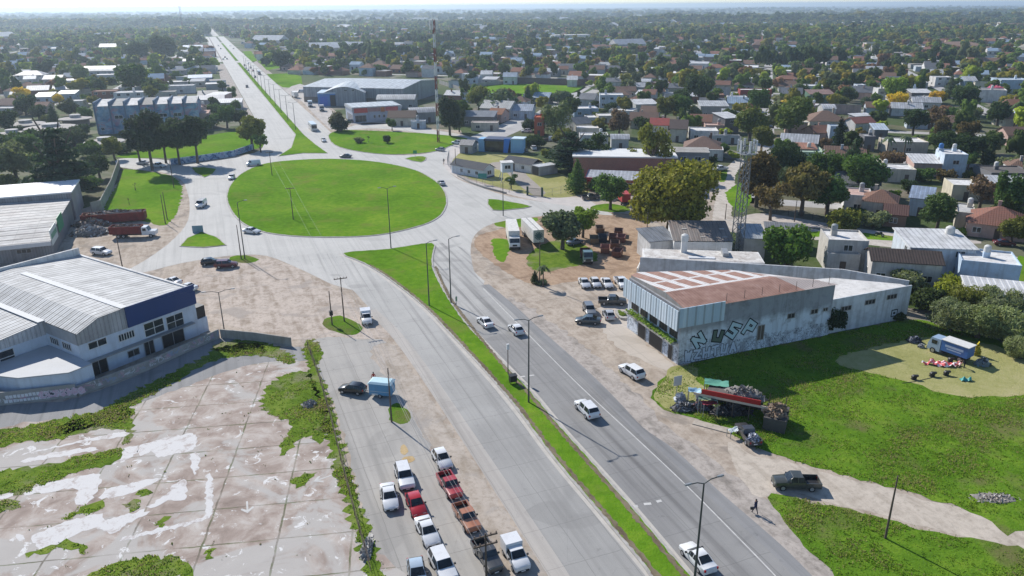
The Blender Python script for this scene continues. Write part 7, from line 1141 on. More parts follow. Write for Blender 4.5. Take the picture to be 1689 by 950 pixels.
for a in (('lamp2', 1145, 962, 1157, 797, 'double-armed street lamp at the bottom between the carriageways'), ('lamp2', 872, 665, 870, 528, 'double-armed street lamp on the central strip by the rubbish bin'), ('lamp1', 744, 500, 742, 394, 'single-armed street lamp at the right edge of the central grass tip'), ('lamp1', 708, 505, 705, 401, 'single-armed street lamp in the middle of the central grass tip'), ('lamp2', 645, 410, 638, 311, 'double-armed street lamp at the grass tip facing the island'),
          ('tee', 484, 363, 480, 309, 'crossarm pole in the middle of the roundabout island'), ('tee', 449, 290, 445, 250, 'crossarm pole at the far left of the roundabout island'), ('tee', 568, 530, 563, 457, 'crossarm pole rising from the round grass patch'), ('wood', 548, 536, 543, 480, 'short pole with a meter box beside the crossarm pole on the grass patch'), ('wood', 646, 696, 648, 607, 'wooden pole beside the blue trailer'),
          ('wood', 890, 470, 889, 398, 'wooden pole by the small palm in the truck lot'), ('wood', 1460, 888, 1475, 785, 'leaning wooden pole in the grass below the dirt track'), ('tee2', 803, 985, 808, 880, 'double-crossarm pole at the bottom beside the dark old pickup'), ('wood', 273, 369, 265, 321, 'left pole of the leaning pair on the left lawn edge'), ('wood', 276, 362, 269, 317, 'right pole of the leaning pair on the left lawn edge'), ('wood', 287, 310, 284, 262, 'pole at the upper corner of the left lawn'),
          ('wood', 202, 441, 192, 387, 'thick wooden pole behind the white warehouse roof'), ('wood', 398, 427, 388, 371, 'plain pole on the grass tuft by the maroon car'), ('lamp1', 404, 427, 393, 334, 'single-armed street lamp on the grass tuft by the maroon car'), ('wood', 1065, 415, 1066, 350, 'pole at the edge of the huge olive tree'), ('wood', 1196, 362, 1200, 336, 'short pole at the dirt street corner'), ('lamp1', 830, 356, 828, 300, 'lamp on the east traffic island'), ('wood', 752, 286, 750, 245, 'pole at the compound fence bend'), ('wood', 1375, 300, 1376, 262, 'pole before the mint green house'), ('wood', 1310, 366, 1310, 330, 'pole beside the fence by the street trees')):
    PL[a[5]] = pole(*a)
t, h = pole('lamp2', 370, 545, 362, 482, 'curved double street lamp behind the bare wall stub', 1.8, R_(20), .07)
t, h = pole('post', 838, 618, 837, 568, 'white-headed traffic signal post on the central strip', name='signal_post', r=.06); MB().box(-.16, .16, -.13, .13, h - .7, h + .05).build('signal_head', [MT['plate']], t)
for px, py in ((568, 503), (548, 515)): pass
mb_ = [o for o in sc.objects if o.get('label', '').startswith('short pole with a meter')][0]; MB().box(-.25, .25, -.22, .22, 1.6, 2.3).build('meter_box', [MT['dark']], mb_)
for i in range(13):
    s = 12 + i * 27; q = av(s, 0); t0 = None
    if i == 0:
        t = thing('street_lamp', 'slim street lamp on the far central strip, first from the roundabout', 'street lamp', (q.x, q.y, 0), R_(21.6), 'lamps along the far central strip'); m = solid('dark_painted_steel', (0, 0, 0)); MB().tube((0, 0, 0), (0, 0, 10.5), .12, .07, 8).build('pole', [m], t); [MB().path([(0, 0, 10.4), (sg * 1.6, 0, 10.7)], .05, 5).build('arm', [m], t) for sg in (-1, 1)]; [MB().box(sg * 1.6 - .3, sg * 1.6 + .3, -.15, .15, 10.65, 10.8).build('lamp_head', [MT['steel']], t) for sg in (-1, 1)]; L0 = t
    else: t = copy_tree(L0); t.location = (q.x, q.y, 0); t['label'] = '%s lamp from the roundabout on the far central strip' % ('second third fourth fifth sixth seventh eighth ninth tenth eleventh twelfth thirteenth'.split()[i - 1])
# roadside posts along the far right verge
# lattice tower with platform
P = G(1213, 432); h = hgt(1213, 432, 1232, 240); t = thing('lattice_tower', 'grey steel lattice tower with a drum of antennas on top', 'tower', (P.x, P.y, 0), R_(14)); mb = MB(); w0, w1 = .85, .6; n = 15
cn = lambda z: [(sx * (w0 + (w1 - w0) * z / h), sy * (w0 + (w1 - w0) * z / h), z) for sx, sy in ((-1, -1), (1, -1), (1, 1), (-1, 1))]
for a, b in zip(cn(0), cn(h)): MB().tube(a, b, .10, .08, 6).build('leg', [solid('dark_lattice_steel', (.13, .14, .15), .6)], t)
for i in range(n):
    a, b = cn(h * i / n), cn(h * (i + 1) / n)
    for j in range(4): mb.tube(a[j], b[(j + 1) % 4], .06, .06, 4).tube(b[j], b[(j + 1) % 4], .035, .035, 4)
mb.build('lattice', [solid('dark_lattice_steel', (.13, .14, .15), .6)], t); MB().box(-1.2, 1.2, -1.2, 1.2, h - 1.5, h - 1.35).build('platform', [MT['steel']], t); mb = MB()
for z in (h - .8, h + .2, h + .9):
    for i in range(12): a, b = i * math.pi / 6, (i + 1) * math.pi / 6; mb.tube((1.5 * math.cos(a), 1.5 * math.sin(a), z), (1.5 * math.cos(b), 1.5 * math.sin(b), z), .05, .05, 4)
mb.build('antenna_ring', [MT['steel']], t)
for i in range(6): a = i * math.pi / 3 + .3; o = MB().box(-.17, .17, -.1, .1, h - 1.1, h + 1.0).build('antenna_panel', [MT['plate']], t); o.location = (1.62 * math.cos(a), 1.62 * math.sin(a), 0); o.rotation_euler.z = a + math.pi / 2
def mast(label, bx, by, tx, ty, w, bands, mats, ant=True):
    P = G(bx, by); h = hgt(bx, by, tx, ty); t = thing('radio_mast', label, 'mast', (P.x, P.y, 0), R_(20)); c3 = [(w * math.cos(a), w * math.sin(a)) for a in (0, 2.094, 4.189)]
    for k_ in range(bands):
        z0, z1 = h * k_ / bands, h * (k_ + 1) / bands; mb = MB(); m = max(2, int((z1 - z0) / 1.6))
        for j in range(3): mb.tube((*c3[j], z0), (*c3[j], z1), .10, .10, 5)
        for i in range(m):
            for j in range(3): a = z0 + (z1 - z0) * i / m; b = z0 + (z1 - z0) * (i + 1) / m; mb.tube((*c3[j], a), (*c3[(j + 1) % 3], b), .06, .06, 4).tube((*c3[(j + 1) % 3], a), (*c3[j], b), .06, .06, 4)
        mb.build('mast_section', [mats[k_ % 2]], t)
    if ant:
        for i in range(6): a = i * 1.047; o = MB().box(-.18, .18, -.1, .1, h - 3.2, h - .2).build('antenna_panel', [MT['plate']], t); o.location = (1.3 * math.cos(a), 1.3 * math.sin(a), 0); o.rotation_euler.z = a + math.pi / 2
        MB().tube((-1.4, 0, h - 1.7), (1.4, 0, h - 1.7), .06, .06, 5).tube((0, -1.4, h - 1.7), (0, 1.4, h - 1.7), .06, .06, 5).tube((0, 0, h), (0, 0, h + 2.5), .04, .03, 5).build('antenna_frame', [MT['steel']], t)
mast('tall red and white banded radio mast beside the park lawn', 723, 235, 714, 32, .45, 9, [solid('mast_red', (.20, .045, .035), .6), solid('mast_white', (.60, .60, .60), .6)])
mast('distant dark lattice mast left of the avenue', 305, 72, 300, 10, 1.2, 5, [solid('mast_red', (0, 0, 0)), solid('mast_grey', (.2, .2, .22), .6)], False)
# signs and street furniture
def sign(label, px, py, tx, ty, w, hh, col, yaw, posts=1, name='road_sign'):
    P = G(px, py); h = hgt(px, py, tx, ty); t = thing(name, label, 'sign', (P.x, P.y, 0), R_(yaw)); MB().box(-w / 2, w / 2, -.04, .0, h - hh, h).build('sign_panel', [solid('panel_%02d%02d' % (int(col[1] * 99), int(col[2] * 99)), col, .4, .12)], t)
    for i in range(posts): x = 0 if posts == 1 else (-w * .35 + i * w * .7); MB().tube((x, .05, 0), (x, .05, h), .05, .05, 6).build('post', [MT['steel']], t)
sign('blue-grey direction board behind the lower left traffic island', 327, 384, 327, 372, 2.2, 2.0, (.16, .27, .34), 10, 2); sign('green direction sign at the compound fence', 796, 304, 796, 286, 2.4, 1.4, (.03, .22, .19), -10); sign('small green sign on the upper right traffic island', 685, 262, 685, 248, 1.2, 1.0, (.03, .28, .10), 0); sign('white round-topped sign post on the grass before the scrap stall', 1116, 652, 1116, 620, 1.1, 1.3, (.48, .48, .48), 20); sign('narrow sign post at the road edge by the single-armed lamp', 753, 505, 753, 489, .3, .8, (.2, .3, .2), 20)
P = G(846, 634); t = thing('litter_bin', 'dark litter bin on the central grass strip', 'bin', (P.x, P.y, .15), R_(20)); MB().box(-.45, .45, -.35, .35, .35, 1.15).build('bin_body', [MT['dark']], t); MB().box(-.5, .5, -.4, .4, 1.15, 1.22).build('lid', [MT['dark']], t); [MB().tube((x, y, 0), (x, y, .4), .04, .04, 5).build('leg', [MT['dark']], t) for x in (-.38, .38) for y in (-.28, .28)]
P = G(736 + 289, 521); t = thing('planter', 'overgrown round-cornered planter beside the silver hatchback', 'planter', (P.x, P.y, 0), R_(100)); MB().prism([tuple(p) for p in smooth([Vector(q) for q in ((-1.4, -.6), (1.4, -.6), (1.4, .6), (-1.4, .6))], 4)], 0, .35).build('kerb_ring', [MT['kerb']], t); o = obj('plants', crown('bush.2'), t, LIME); o.scale = (1.2, .55, .5); o.location.z = .1
# cables
def cable(label, pts, r=.014, sag=.5):
    P0 = pts[0]; mb = MB(); 
    for a, b in zip(pts, pts[1:]): mb.path([tuple(a.lerp(b, i / 10) - P0 - Vector((0, 0, sag * 4 * (i / 10) * (1 - i / 10)))) for i in range(11)], r, 3)
    o = mb.build('power_cable', [solid('cable', (.16, .16, .17), .6)]); o.location = P0; tag(o, label, 'cable', 'overhead cables along the side street')
for i, (dx, nm) in enumerate(((-.9, 'outer left'), (-.45, 'inner left'), (.45, 'inner right'), (.9, 'outer right'))):
    u = Vector((math.cos(R_(21.6)), math.sin(R_(21.6)), 0)) * dx; a = G(803, 985) + u + Vector((0, 0, 4.7)); b = G(646, 696) + Vector((0, 0, 6.3)) + u * .25; c_ = G(568, 530) + Vector((0, 0, 7.2)) + u
    cable('%s cable between the bottom crossarm pole and the grass patch pole' % nm, [a, b, c_])
for i, dx in enumerate((-.9, .9)):
    u = Vector((math.cos(R_(21.6)), math.sin(R_(21.6)), 0)) * dx; cable('%s cable over the roundabout island' % ('left', 'right')[i], [G(568, 530) + u + Vector((0, 0, 7.2)), G(484, 363) + u + Vector((0, 0, 7.5)), G(449, 290) + u + Vector((0, 0, 7.6))], .012)
# ================================================================ SCRAP STALL AND FIELD THINGS
P = G(1200, 690); St = thing('scrap_stall', 'roadside scrap stall with a long red and cream board across its front', 'stall', (P.x, P.y, 0), yaw_of((1130, 690), (1280, 722)))
ST_YAW = St.rotation_euler.z; inv_st = Matrix.Translation((-P.x, -P.y, 0)); rot_st = Matrix.Rotation(-ST_YAW, 4, 'Z')
def sl(px, py, z=0): return rot_st @ (inv_st @ G(px, py, z))
a, b = sl(1158, 642, 2.9), sl(1255, 662, 2.9); yb = (a.y + b.y) / 2
MB().box(a.x, b.x, yb - .06, yb + .06, 2.35, 2.95).build('red_board', [solid('stall_red', (.36, .015, .012), .6, .2)], St); MB().box(a.x - .9, b.x + .8, yb - .05, yb + .05, 2.05, 2.34).build('cream_board', [solid('stall_cream', (.52, .44, .36), .8, .25)], St)
MB().add([(a.x + .4, yb + .1, 2.5), (b.x - .3, yb + .1, 2.5), (b.x - .3, yb + 3.4, 2.3), (a.x + .4, yb + 3.4, 2.3), (a.x + .4, yb + .1, 2.44), (b.x - .3, yb + .1, 2.44), (b.x - .3, yb + 3.4, 2.24), (a.x + .4, yb + 3.4, 2.24)], [(0, 1, 2, 3), (7, 6, 5, 4), (0, 4, 5, 1), (2, 6, 7, 3)]).build('roof', [solid('stall_sheet', (.12, .10, .09), .8, .5)], St)
for x in np.linspace(a.x, b.x + 2.5, 6): MB().tube((x, yb, 0), (x, yb, 2.4), .06, .05, 6).build('post', [MT['wood']], St); MB().tube((x, yb + 3.3, 0), (x, yb + 3.3, 2.3), .06, .05, 6).build('post', [MT['wood']], St)
MB().box(b.x + .6, b.x + 3.0, yb - 1.2, yb + 2.4, 0, 1.6).build('pen_wall', [solid('pen_boards', (.09, .08, .075), .9, .4)], St); MB().box(a.x + .5, b.x, yb + 3.2, yb + 3.3, 0, 2.0).build('back_wall', [MT['wood']], St)
heap('pallet_heap', None, 0, 0, 2.4, 1.3, .9, [(.34, .31, .28), (.24, .22, .20), (.42, .40, .37)], 260, parent=St, z=2.2, seed=11).location = (b.x - 2.0, yb + 2.0, 0); heap('plank_heap', None, 0, 0, 1.4, 1.5, .9, [(.42, .30, .20), (.34, .24, .17), (.20, .15, .11), (.48, .38, .28)], 200, parent=St, z=1.5, seed=12, size=.3).location = (b.x + 1.8, yb + .6, 0)
def tarp(name, label, px, py, z, w, d, col, yaw, sag=.35, legs=True, seed=1):
    P = G(px, py, z); t = thing(name, label, name.split('_')[-1], (P.x, P.y, 0), R_(yaw)); rgt = random.Random(seed); n = 8; mb = MB()
    vs = [(-w / 2 + w * i / n, -d / 2 + d * j / n, z - sag * math.sin(math.pi * i / n) * math.sin(math.pi * j / n) + rgt.gauss(0, .05)) for j in range(n + 1) for i in range(n + 1)]
    mb.add(vs, [(j * (n + 1) + i, j * (n + 1) + i + 1, (j + 1) * (n + 1) + i + 1, (j + 1) * (n + 1) + i) for j in range(n) for i in range(n)]); mb.build('sheet', [solid('tarp_%02d%02d' % (int(col[0] * 99), int(col[2] * 99)), col, .7, .25)], t, 60)
    if legs: [MB().tube((x, y, 0), (x, y, z - .02), .04, .04, 5).build('pole', [MT['steel']], t) for x in (-w / 2 + .05, w / 2 - .05) for y in (-d / 2 + .05, d / 2 - .05)]
tarp('green_canopy', 'green netting canopy behind the scrap stall', 1182, 631, 2.6, 2.8, 1.6, (.10, .30, .22), -14, .2); tarp('blue_awning', 'pale blue sheet awning at the left end of the stall', 1146, 643, 1.9, 1.5, 1.2, (.34, .52, .64), -10, .3, True, 2); tarp('red_awning', 'small red sheet awning in front of the stall', 1171, 664, 1.7, 1.8, .9, (.36, .05, .07), 5, .2, True, 3); tarp('green_awning', 'dull green sheet awning under the red board', 1168, 657, 2.0, 2.2, .9, (.16, .26, .20), -14, .2, True, 4); tarp('white_sheet', 'white sheet leaning beside the old black pickup', 1211, 708, .9, 1.5, .7, (.56, .62, .64), 25, .1, True, 5)
heap('junk_heap', 'dark heap of tyres and sacks at the left end of the stall', 1128, 675, 1.5, .9, .7, [(.05, .05, .05), (.08, .07, .06), (.25, .25, .27), (.5, .5, .52)], 220, 'junk heap', .2, 13); heap('junk_heap', 'white sheeting thrown over the junk at the stall end', 1122, 662, .6, .9, .9, [(.60, .62, .66), (.45, .48, .52)], 90, 'junk heap', .28, 14); heap('junk_heap', 'jumble of crates and drums under the stall awnings', 1155, 674, 1.9, .8, .8, [(.12, .12, .13), (.40, .40, .42), (.20, .24, .34), (.28, .10, .08)], 260, 'junk heap', .18, 15); heap('junk_heap', 'dark clutter under the stall roof', 1205, 682, 2.6, 1.0, 1.1, [(.03, .03, .03), (.08, .08, .09), (.14, .13, .13)], 240, 'junk heap', .25, 16)
P = G(1178, 705); mb = MB().box(-2.4, 2.0, -.55, .55, .02, .10); o = mb.build('fallen_board', [solid('cream_board', (.40, .35, .29), .85, .35)]); o.location = (P.x, P.y, 0); o.rotation_euler.z = ST_YAW - .08; tag(o, 'pale board lying on the ground before the stall', 'board')
heap('bundle', None, 0, 0, .75, .6, .5, [(.5, .52, .56), (.14, .17, .26), (.62, .62, .66)], 90, parent=op, z=1.0, seed=17).location.x = -1.6
# deflated bouncy castle, blowers, gear
rgn = np.random.default_rng(21)
def cloth(name, label, px, py, outline, h, mat, yaw, cat, seed):
    P = G(px, py); t = thing(name, label, cat, (P.x, P.y, .03), R_(yaw)); rgc = np.random.default_rng(seed); pl = np.array(outline); g = np.linspace(-1, 1, 44); lo, hi = pl.min(0), pl.max(0); nx, ny = 60, 34
    X, Y = np.meshgrid(np.linspace(lo[0], hi[0], nx), np.linspace(lo[1], hi[1], ny)); ins = inside(outline, X.ravel(), Y.ravel()).reshape(X.shape); ph = rgc.uniform(0, 6, 8)
    Z = sum(np.sin(X * rgc.uniform(1.5, 9) + Y * rgc.uniform(-9, 9) + ph[i]) / (1 + i * .25) for i in range(8)); Z = h * (.5 + .28 * Z); Z = np.clip(Z, .03, None)
    mb = MB(); vs = [(x, y, z) for x, y, z in zip(X.ravel(), Y.ravel(), Z.ravel())]; fs = [(j * nx + i, j * nx + i + 1, (j + 1) * nx + i + 1, (j + 1) * nx + i) for j in range(ny - 1) for i in range(nx - 1) if ins[j, i] and ins[j, i + 1] and ins[j + 1, i] and ins[j + 1, i + 1]]
    mb.add(vs, fs); mb.build('cloth', [mat], t, 60)
kk = Nt('red_white_vinyl', .45, .5); CAST = kk.fin(kk.ramp(kk.noise(kk.pos(obj=True), .8, 3, .5, .8), [(.40, (.75, .13, .13)), (.49, (.75, .14, .14)), (.52, (.80, .74, .74)), (.62, (.80, .72, .72)), (.64, (.66, .09, .11))]))
cloth('bouncy_castle', 'deflated red and white bouncy castle spread on the cut grass', 1552, 602, [(-2.6, -.2), (-2.4, .4), (-1.4, .3), (-1.3, .9), (-.4, 1.1), (.4, .5), (1.6, .4), (2.5, .9), (2.6, -.2), (1.6, -.7), (.2, -.8), (-.9, -.7), (-1.3, -.3)], .45, CAST, -6, 'bouncy castle', 5)
cloth('groundsheet', 'crumpled teal sheet on the cut grass', 1592, 627, [(-.8, -.3), (-.6, .4), (.2, .5), (.7, .1), (.6, -.5), (0, -.6)], .35, solid('teal_sheet', (.03, .27, .25), .5, .3), 10, 'sheet', 6)
def blower(px, py, lab):
    P = G(px, py); t = thing('air_blower', lab, 'blower', (P.x, P.y, .03), 0, 'air blowers round the bouncy castle'); MB().tube((0, -.18, .32), (0, .18, .32), .30, .30, 14).build('fan_housing', [MT['dark']], t, 40); MB().box(-.3, .3, -.22, .22, 0, .08).box(.1, .5, -.14, .14, .4, .62).build('base', [MT['dark']], t)
for px, py, l in ((1567, 597, 'black blower between the castle and the blue truck'), (1537, 621, 'black blower at the front left of the castle'), (1560, 619, 'black blower at the front of the castle'), (1507, 626, 'small dark bag lying left of the blowers')): blower(px, py, l)
for px, py, rx, hh, cols, lab, sd in ((1508, 564, 1.1, .8, [(.08, .10, .16), (.3, .32, .36), (.05, .05, .06)], 'dark bundles of gear in the shade before the blue truck', 31), (1553, 580, .9, .7, [(.4, .4, .42), (.12, .12, .14)], 'grey gear leaning on the side of the blue truck', 32), (1620, 602, 1.1, 1.0, [(.30, .34, .36), (.16, .24, .26), (.45, .46, .47), (.10, .12, .13)], 'trolley-load of grey-green gear behind the blue truck', 33), (1610, 586, .5, 1.7, [(.55, .45, .03), (.48, .40, .04)], 'bright yellow rolled vinyl behind the blue truck', 34), (1519, 573, .35, .4, [(.6, .6, .6), (.5, .5, .5)], 'small white sack at the edge of the shade', 35), (1551, 580, .2, .9, [(.5, .25, .1)], 'orange roll standing by the blue truck', 36)): heap('gear_pile', lab, px, py, rx, rx * .7, hh, cols, 130, 'gear', .16, sd)
P0 = G(1490, 632); mb = MB().path([tuple(G(x, y, .05) - P0) for x, y in ((1488, 632), (1510, 629), (1540, 622), (1560, 622), (1580, 622))], .035, 5); o = mb.build('power_lead', [MT['dark']]); o.location = P0; tag(o, 'black lead running from the blowers across the cut grass', 'cable')
# motorcycle in the street
P = G(1450, 390); t = thing('motorcycle', 'dark motorcycle in the street behind the shingled shed', 'motorcycle', (P.x, P.y, .02), R_(-20)); add_wheels(t, [(.65, 0), (-.65, 0)], .31, .11); MB().loft([[(x, y, z) for y, z in ((-w, a), (w, a), (w * .7, b), (-w * .7, b))] for x, w, a, b in ((.5, .05, .55, .85), (.25, .17, .45, .98), (-.1, .15, .35, .85), (-.8, .1, .6, .8))]).build('frame', [MT['dark']], t); MB().tube((.45, -.35, 1.02), (.45, .35, 1.02), .02, .02, 5).tube((.65, 0, .31), (.42, 0, 1.0), .035, .035, 5).build('handlebar', [MT['steel']], t)
# ================================================================ PEOPLE
def person(label, px, py, yaw, pose, top, legs, hair=(.02, .015, .012), bag=False, hat=None):
    P = G(px, py); t = thing('person', label, 'person', (P.x, P.y, .02), R_(yaw)); t.scale = (.9,) * 3; lean = pose == 'bend'; a = .95 if lean else .05
    hip = Vector((0, 0, .92)); sp = lambda d: hip + Vector((math.sin(a) * d, 0, math.cos(a) * d)); ch, nk, hd, ht = sp(.34), sp(.54), sp(.64), sp(.78); st = .28 if pose == 'walk' else .08
    V = [hip, ch, nk, hd, ht]; E = [(0, 1), (1, 2), (2, 3), (3, 4)]; Rr = [.135, .155, .06, .095, .085]
    for s, f in ((1, st), (-1, -st)):
        i = len(V); V += [Vector((0, s * .095, .86)), Vector((f * .55 + .04, s * .1, .48)), Vector((f - .02, s * .1, .08)), Vector((f + .14, s * .11, .035))]; E += [(0, i), (i, i + 1), (i + 1, i + 2), (i + 2, i + 3)]; Rr += [.095, .065, .045, .04]
        i = len(V); sh = nk + Vector((0, s * .19, -.05)); sw = -f * .8; q = Vector((.45, 0, -.38)) if lean else Vector((sw, s * .05, -.3)); V += [sh, sh + q * .95 + Vector((0, s * .03, 0)), sh + q * (1.5 if lean else 1.2) + Vector((.08, 0, -.26))]; E += [(2, i), (i, i + 1), (i + 1, i + 2)]; Rr += [.062, .044, .034]
        hnd = V[-1]
        for k_ in range(5): i2 = len(V); V.append(hnd + Vector((.02 + (.03 if k_ else .06), (k_ - 2) * .018, -.08 if k_ else -.03))); E.append((i + 2, i2)); Rr.append(.011)
    me = bpy.data.meshes.new('body'); me.from_pydata([tuple(v) for v in V], E, []); o = bpy.data.objects.new('body', me); C.objects.link(o); m = o.modifiers.new('skin', 'SKIN'); m.use_smooth_shade = True
    for d, r in zip(me.skin_vertices[0].data, Rr): d.radius = (r, r)
    me.skin_vertices[0].data[0].use_root = True; o.modifiers.new('sub', 'SUBSURF').levels = 1; dg = bpy.context.evaluated_depsgraph_get(); m2 = bpy.data.meshes.new_from_object(o.evaluated_get(dg)); bpy.data.objects.remove(o)
    m2.name = 'body'; m2.materials.clear(); [m2.materials.append(q) for q in (solid('skin', (.36, .21, .15), .6, .1), solid('cloth_%02d%02d%02d' % tuple(int(c * 99) for c in top), top, .9, .2, 6), solid('cloth_%02d%02d%02d' % tuple(int(c * 99) for c in legs), legs, .9, .2, 6), MT['dark'])]
    for f in m2.polygons:
        c = f.center; al = (c - hip).dot(Vector((math.sin(a), 0, math.cos(a)))); f.material_index = 3 if c.z < .09 else 2 if c.z < .93 and al < .06 and abs(c.y) < .2 else 0 if al > .56 or c.z < .72 and abs(c.y) > .17 or (c - hd).length < .12 else 1
    b = obj('body', m2, t); v, f = blob(np.random.default_rng(2), tuple(ht - Vector((math.sin(a), 0, math.cos(a))) * .02 - Vector((.02, 0, 0))), (.105, .095, .10), 6, 10, .03); MB().add([tuple(x) for x in v], [tuple(int(i) for i in q) for q in f]).build('hair' if not hat else 'cap', [solid('hair' if not hat else 'cap', hat or hair, .8)], t, 60)
    n = sp(.655); fd = Vector((math.cos(a), 0, -math.sin(a))); MB().loft([[tuple(n + fd * .10 + Vector((0, y, z))) for y, z in ((-.012, -.02), (.012, -.02), (.006, .02), (-.006, .02))], [tuple(n + fd * .125 + Vector((0, y, z))) for y, z in ((-.01, -.02), (.01, -.02), (.003, -.01), (-.003, -.01))]]).build('nose', [solid('skin', (0, 0, 0))], t)
    return t, V
pw, Vp = person('person in dark blue clothes walking up the verge carrying a bag', 1245, 847, 120, 'walk', (.02, .025, .07), (.02, .022, .05)); P = pw.location; mb = MB(); mb.loft([[(x, y, z) for y, z in ((-.1, z0), (.1, z0), (.07, z1), (-.07, z1))] for x, z0, z1 in ((-.16, .42, .66), (.16, .42, .66))]); bg_ = mb.build('hand_bag', [MT['dark']]); bg_.location = P + Vector((-.28, .1, -.02)); tag(bg_, 'dark bag held by the walking person in blue', 'bag')
person('person in a red jacket standing between the black car and the blue trailer', 617, 632, -90, 'stand', (.50, .05, .03), (.03, .03, .05)); person('person in dark clothes bending over the bouncy castle', 1590, 607, 190, 'bend', (.02, .02, .025), (.015, .015, .02)); person('person in black walking on the pavement by the compound fence', 732, 270, 60, 'walk', (.015, .015, .02), (.02, .02, .03)); person('person in a white shirt working under the stall awnings', 1149, 668, 200, 'stand', (.5, .5, .52), (.05, .07, .14))
for p_ in list(PROTO):
    if p_ not in USED: wipe(PROTO[p_])
# ================================================================ THE SUBURB BEYOND
rs = random.Random(77); rgS = np.random.default_rng(99)
EXC = [P2(q) for q in ([(-200, 1000), (-200, 255), (0, 200), (140, 235), (200, 215), (430, 205), (440, 120), (330, 62), (352, 60), (398, 64), (452, 118), (500, 125), (735, 127), (745, 215), (765, 205), (880, 186), (910, 205), (960, 225), (1090, 218), (1165, 228), (1200, 240), (1205, 300), (1215, 345), (1320, 360), (1480, 380), (1700, 400), (1900, 560), (1900, 1000)],
    [(745, 155), (785, 143), (840, 133), (975, 138), (960, 152), (900, 165), (820, 165)], [(-10, 190), (180, 178), (345, 150), (345, 222), (150, 240), (-10, 240)], [(8, 90), (75, 86), (78, 98), (12, 99)], [(137, 85), (198, 84), (200, 96), (140, 97)], [(1140, 105), (1170, 103), (1182, 113), (1150, 117)], [(1330, 205), (1380, 190), (1395, 196), (1370, 225)])]
EXC_LO = [np.array([tuple(p) for p in e]) for e in EXC]
def banned(X, Y):
    b = np.zeros(len(X), bool)
    for e in EXC_LO: b |= inside(e, X, Y)
    s = (X - A0.x) * AV.x + (Y - A0.y) * AV.y; t = (X - A0.x) * AR.x + (Y - A0.y) * AR.y
    return b | np.where(s < 1150, (t > -20) & (t < 18) & (s > -60), (np.abs(t) < 9) & (s > 0))
def woods(x, y): return math.sin(x * .006 + 1.3 * math.sin(y * .0041)) + math.sin(y * .0073 + 1.1 * math.sin(x * .0052 + 2)) + .6 * math.sin(x * .013 - y * .011)
HC = np.array([(h[0], h[1], h[2]) for h in HOUSES]); TCX = np.array(TREES)
def clear_of(x, y, r, arr, k=1.0): return (np.hypot(arr[:, 0] - x, arr[:, 1] - y) > (arr[:, 2] + r) * k).all()
lots = []; streets = MB()
for side, yw in ((1, R_(-18)), (-1, R_(17))):
    c, s = math.cos(yw), math.sin(yw); BX, BY, SW = 92, 62, 11
    for i in range(-40, 60):
        for j in range(0, 60):
            u0, v0 = i * BX, j * BY; cx, cy = c * (u0 + BX / 2) - s * (v0 + BY / 2), s * (u0 + BX / 2) + c * (v0 + BY / 2)
            if cy < 120 or cy > 2300 or abs(cx) > .74 * cy + 90: continue
            t = (Vector((cx, cy)) - A0).dot(AR)
            if (t > 0) != (side > 0): continue
            if cy < 1300:
                for (a0, b0, a1, b1) in ((u0, v0, u0 + BX, v0 + SW * .55), (u0, v0, u0 + SW * .55, v0 + BY)): 
                    q = [(c * a - s * b, s * a + c * b) for a, b in ((a0, b0), (a1, b0), (a1, b1), (a0, b1))]
                    if not banned(np.array([p[0] for p in q]), np.array([p[1] for p in q])).any(): streets.add([(x, y, .002) for x, y in q], [(0, 1, 2, 3)])
            nl = int((BX - SW) / 11.5)
            for k_ in range(nl):
                for row in (0, 1):
                    u = u0 + SW * .7 + (k_ + .5) * 11.5; v = v0 + (SW * .7 + 9 if row == 0 else BY - 8); x, y = c * u - s * v, s * u + c * v; lots.append((x, y, yw + (0 if row == 0 else math.pi), c, s))
st_o = streets.build('suburb_streets', [ST]); st_o['kind'] = 'structure'
def lookup_ok(x, y): return not banned(np.array([x]), np.array([y]))[0]
cand_h, cand_t = [], []
PAL_R = [(WR, 'flat', 'white flat-roofed'), (WR, 'flat', 'white flat-roofed'), (WR, 'mono', 'white sloping-roofed'), (TIL, 'gable', 'red-tiled'), (TIL, 'hip', 'red-tiled hipped'), (BRN, 'gable', 'brown-roofed'), (BRN, 'hip', 'brown hipped'), (SLA, 'gable', 'slate-roofed'), (ZNC, 'gable', 'zinc-roofed'), (ZNC, 'mono', 'pale sheet-roofed'), ((.34, .32, .30), 'flat', 'grey flat-roofed'), ((.30, .40, .50), 'gable', 'blue-grey-roofed')]
PAL_W = [(WHT, 'white'), (WHT, 'white'), (CREAM, 'cream'), (LGR, 'pale grey'), (PNK, 'pinkish'), (PBL, 'pale blue'), (GRY, 'grey'), (BRK, 'brick')]
TK = [('round', DARK), ('round', MID), ('round', DARK), ('round', OLIVE), ('tall', DARK), ('ball', DARK), ('open', OLIVE), ('bush', MID), ('round', GREY), ('open', OLIVE), ('round', LIME), ('ball', MID), ('tall', MID), ('cone', DARK), ('bush', DUSTY), ('round', MID), ('tall', DARK), ('round', BROWN), ('round', DARK), ('round', MID), ('ball', OLIVE), ('round', GREY), ('open', MID)]
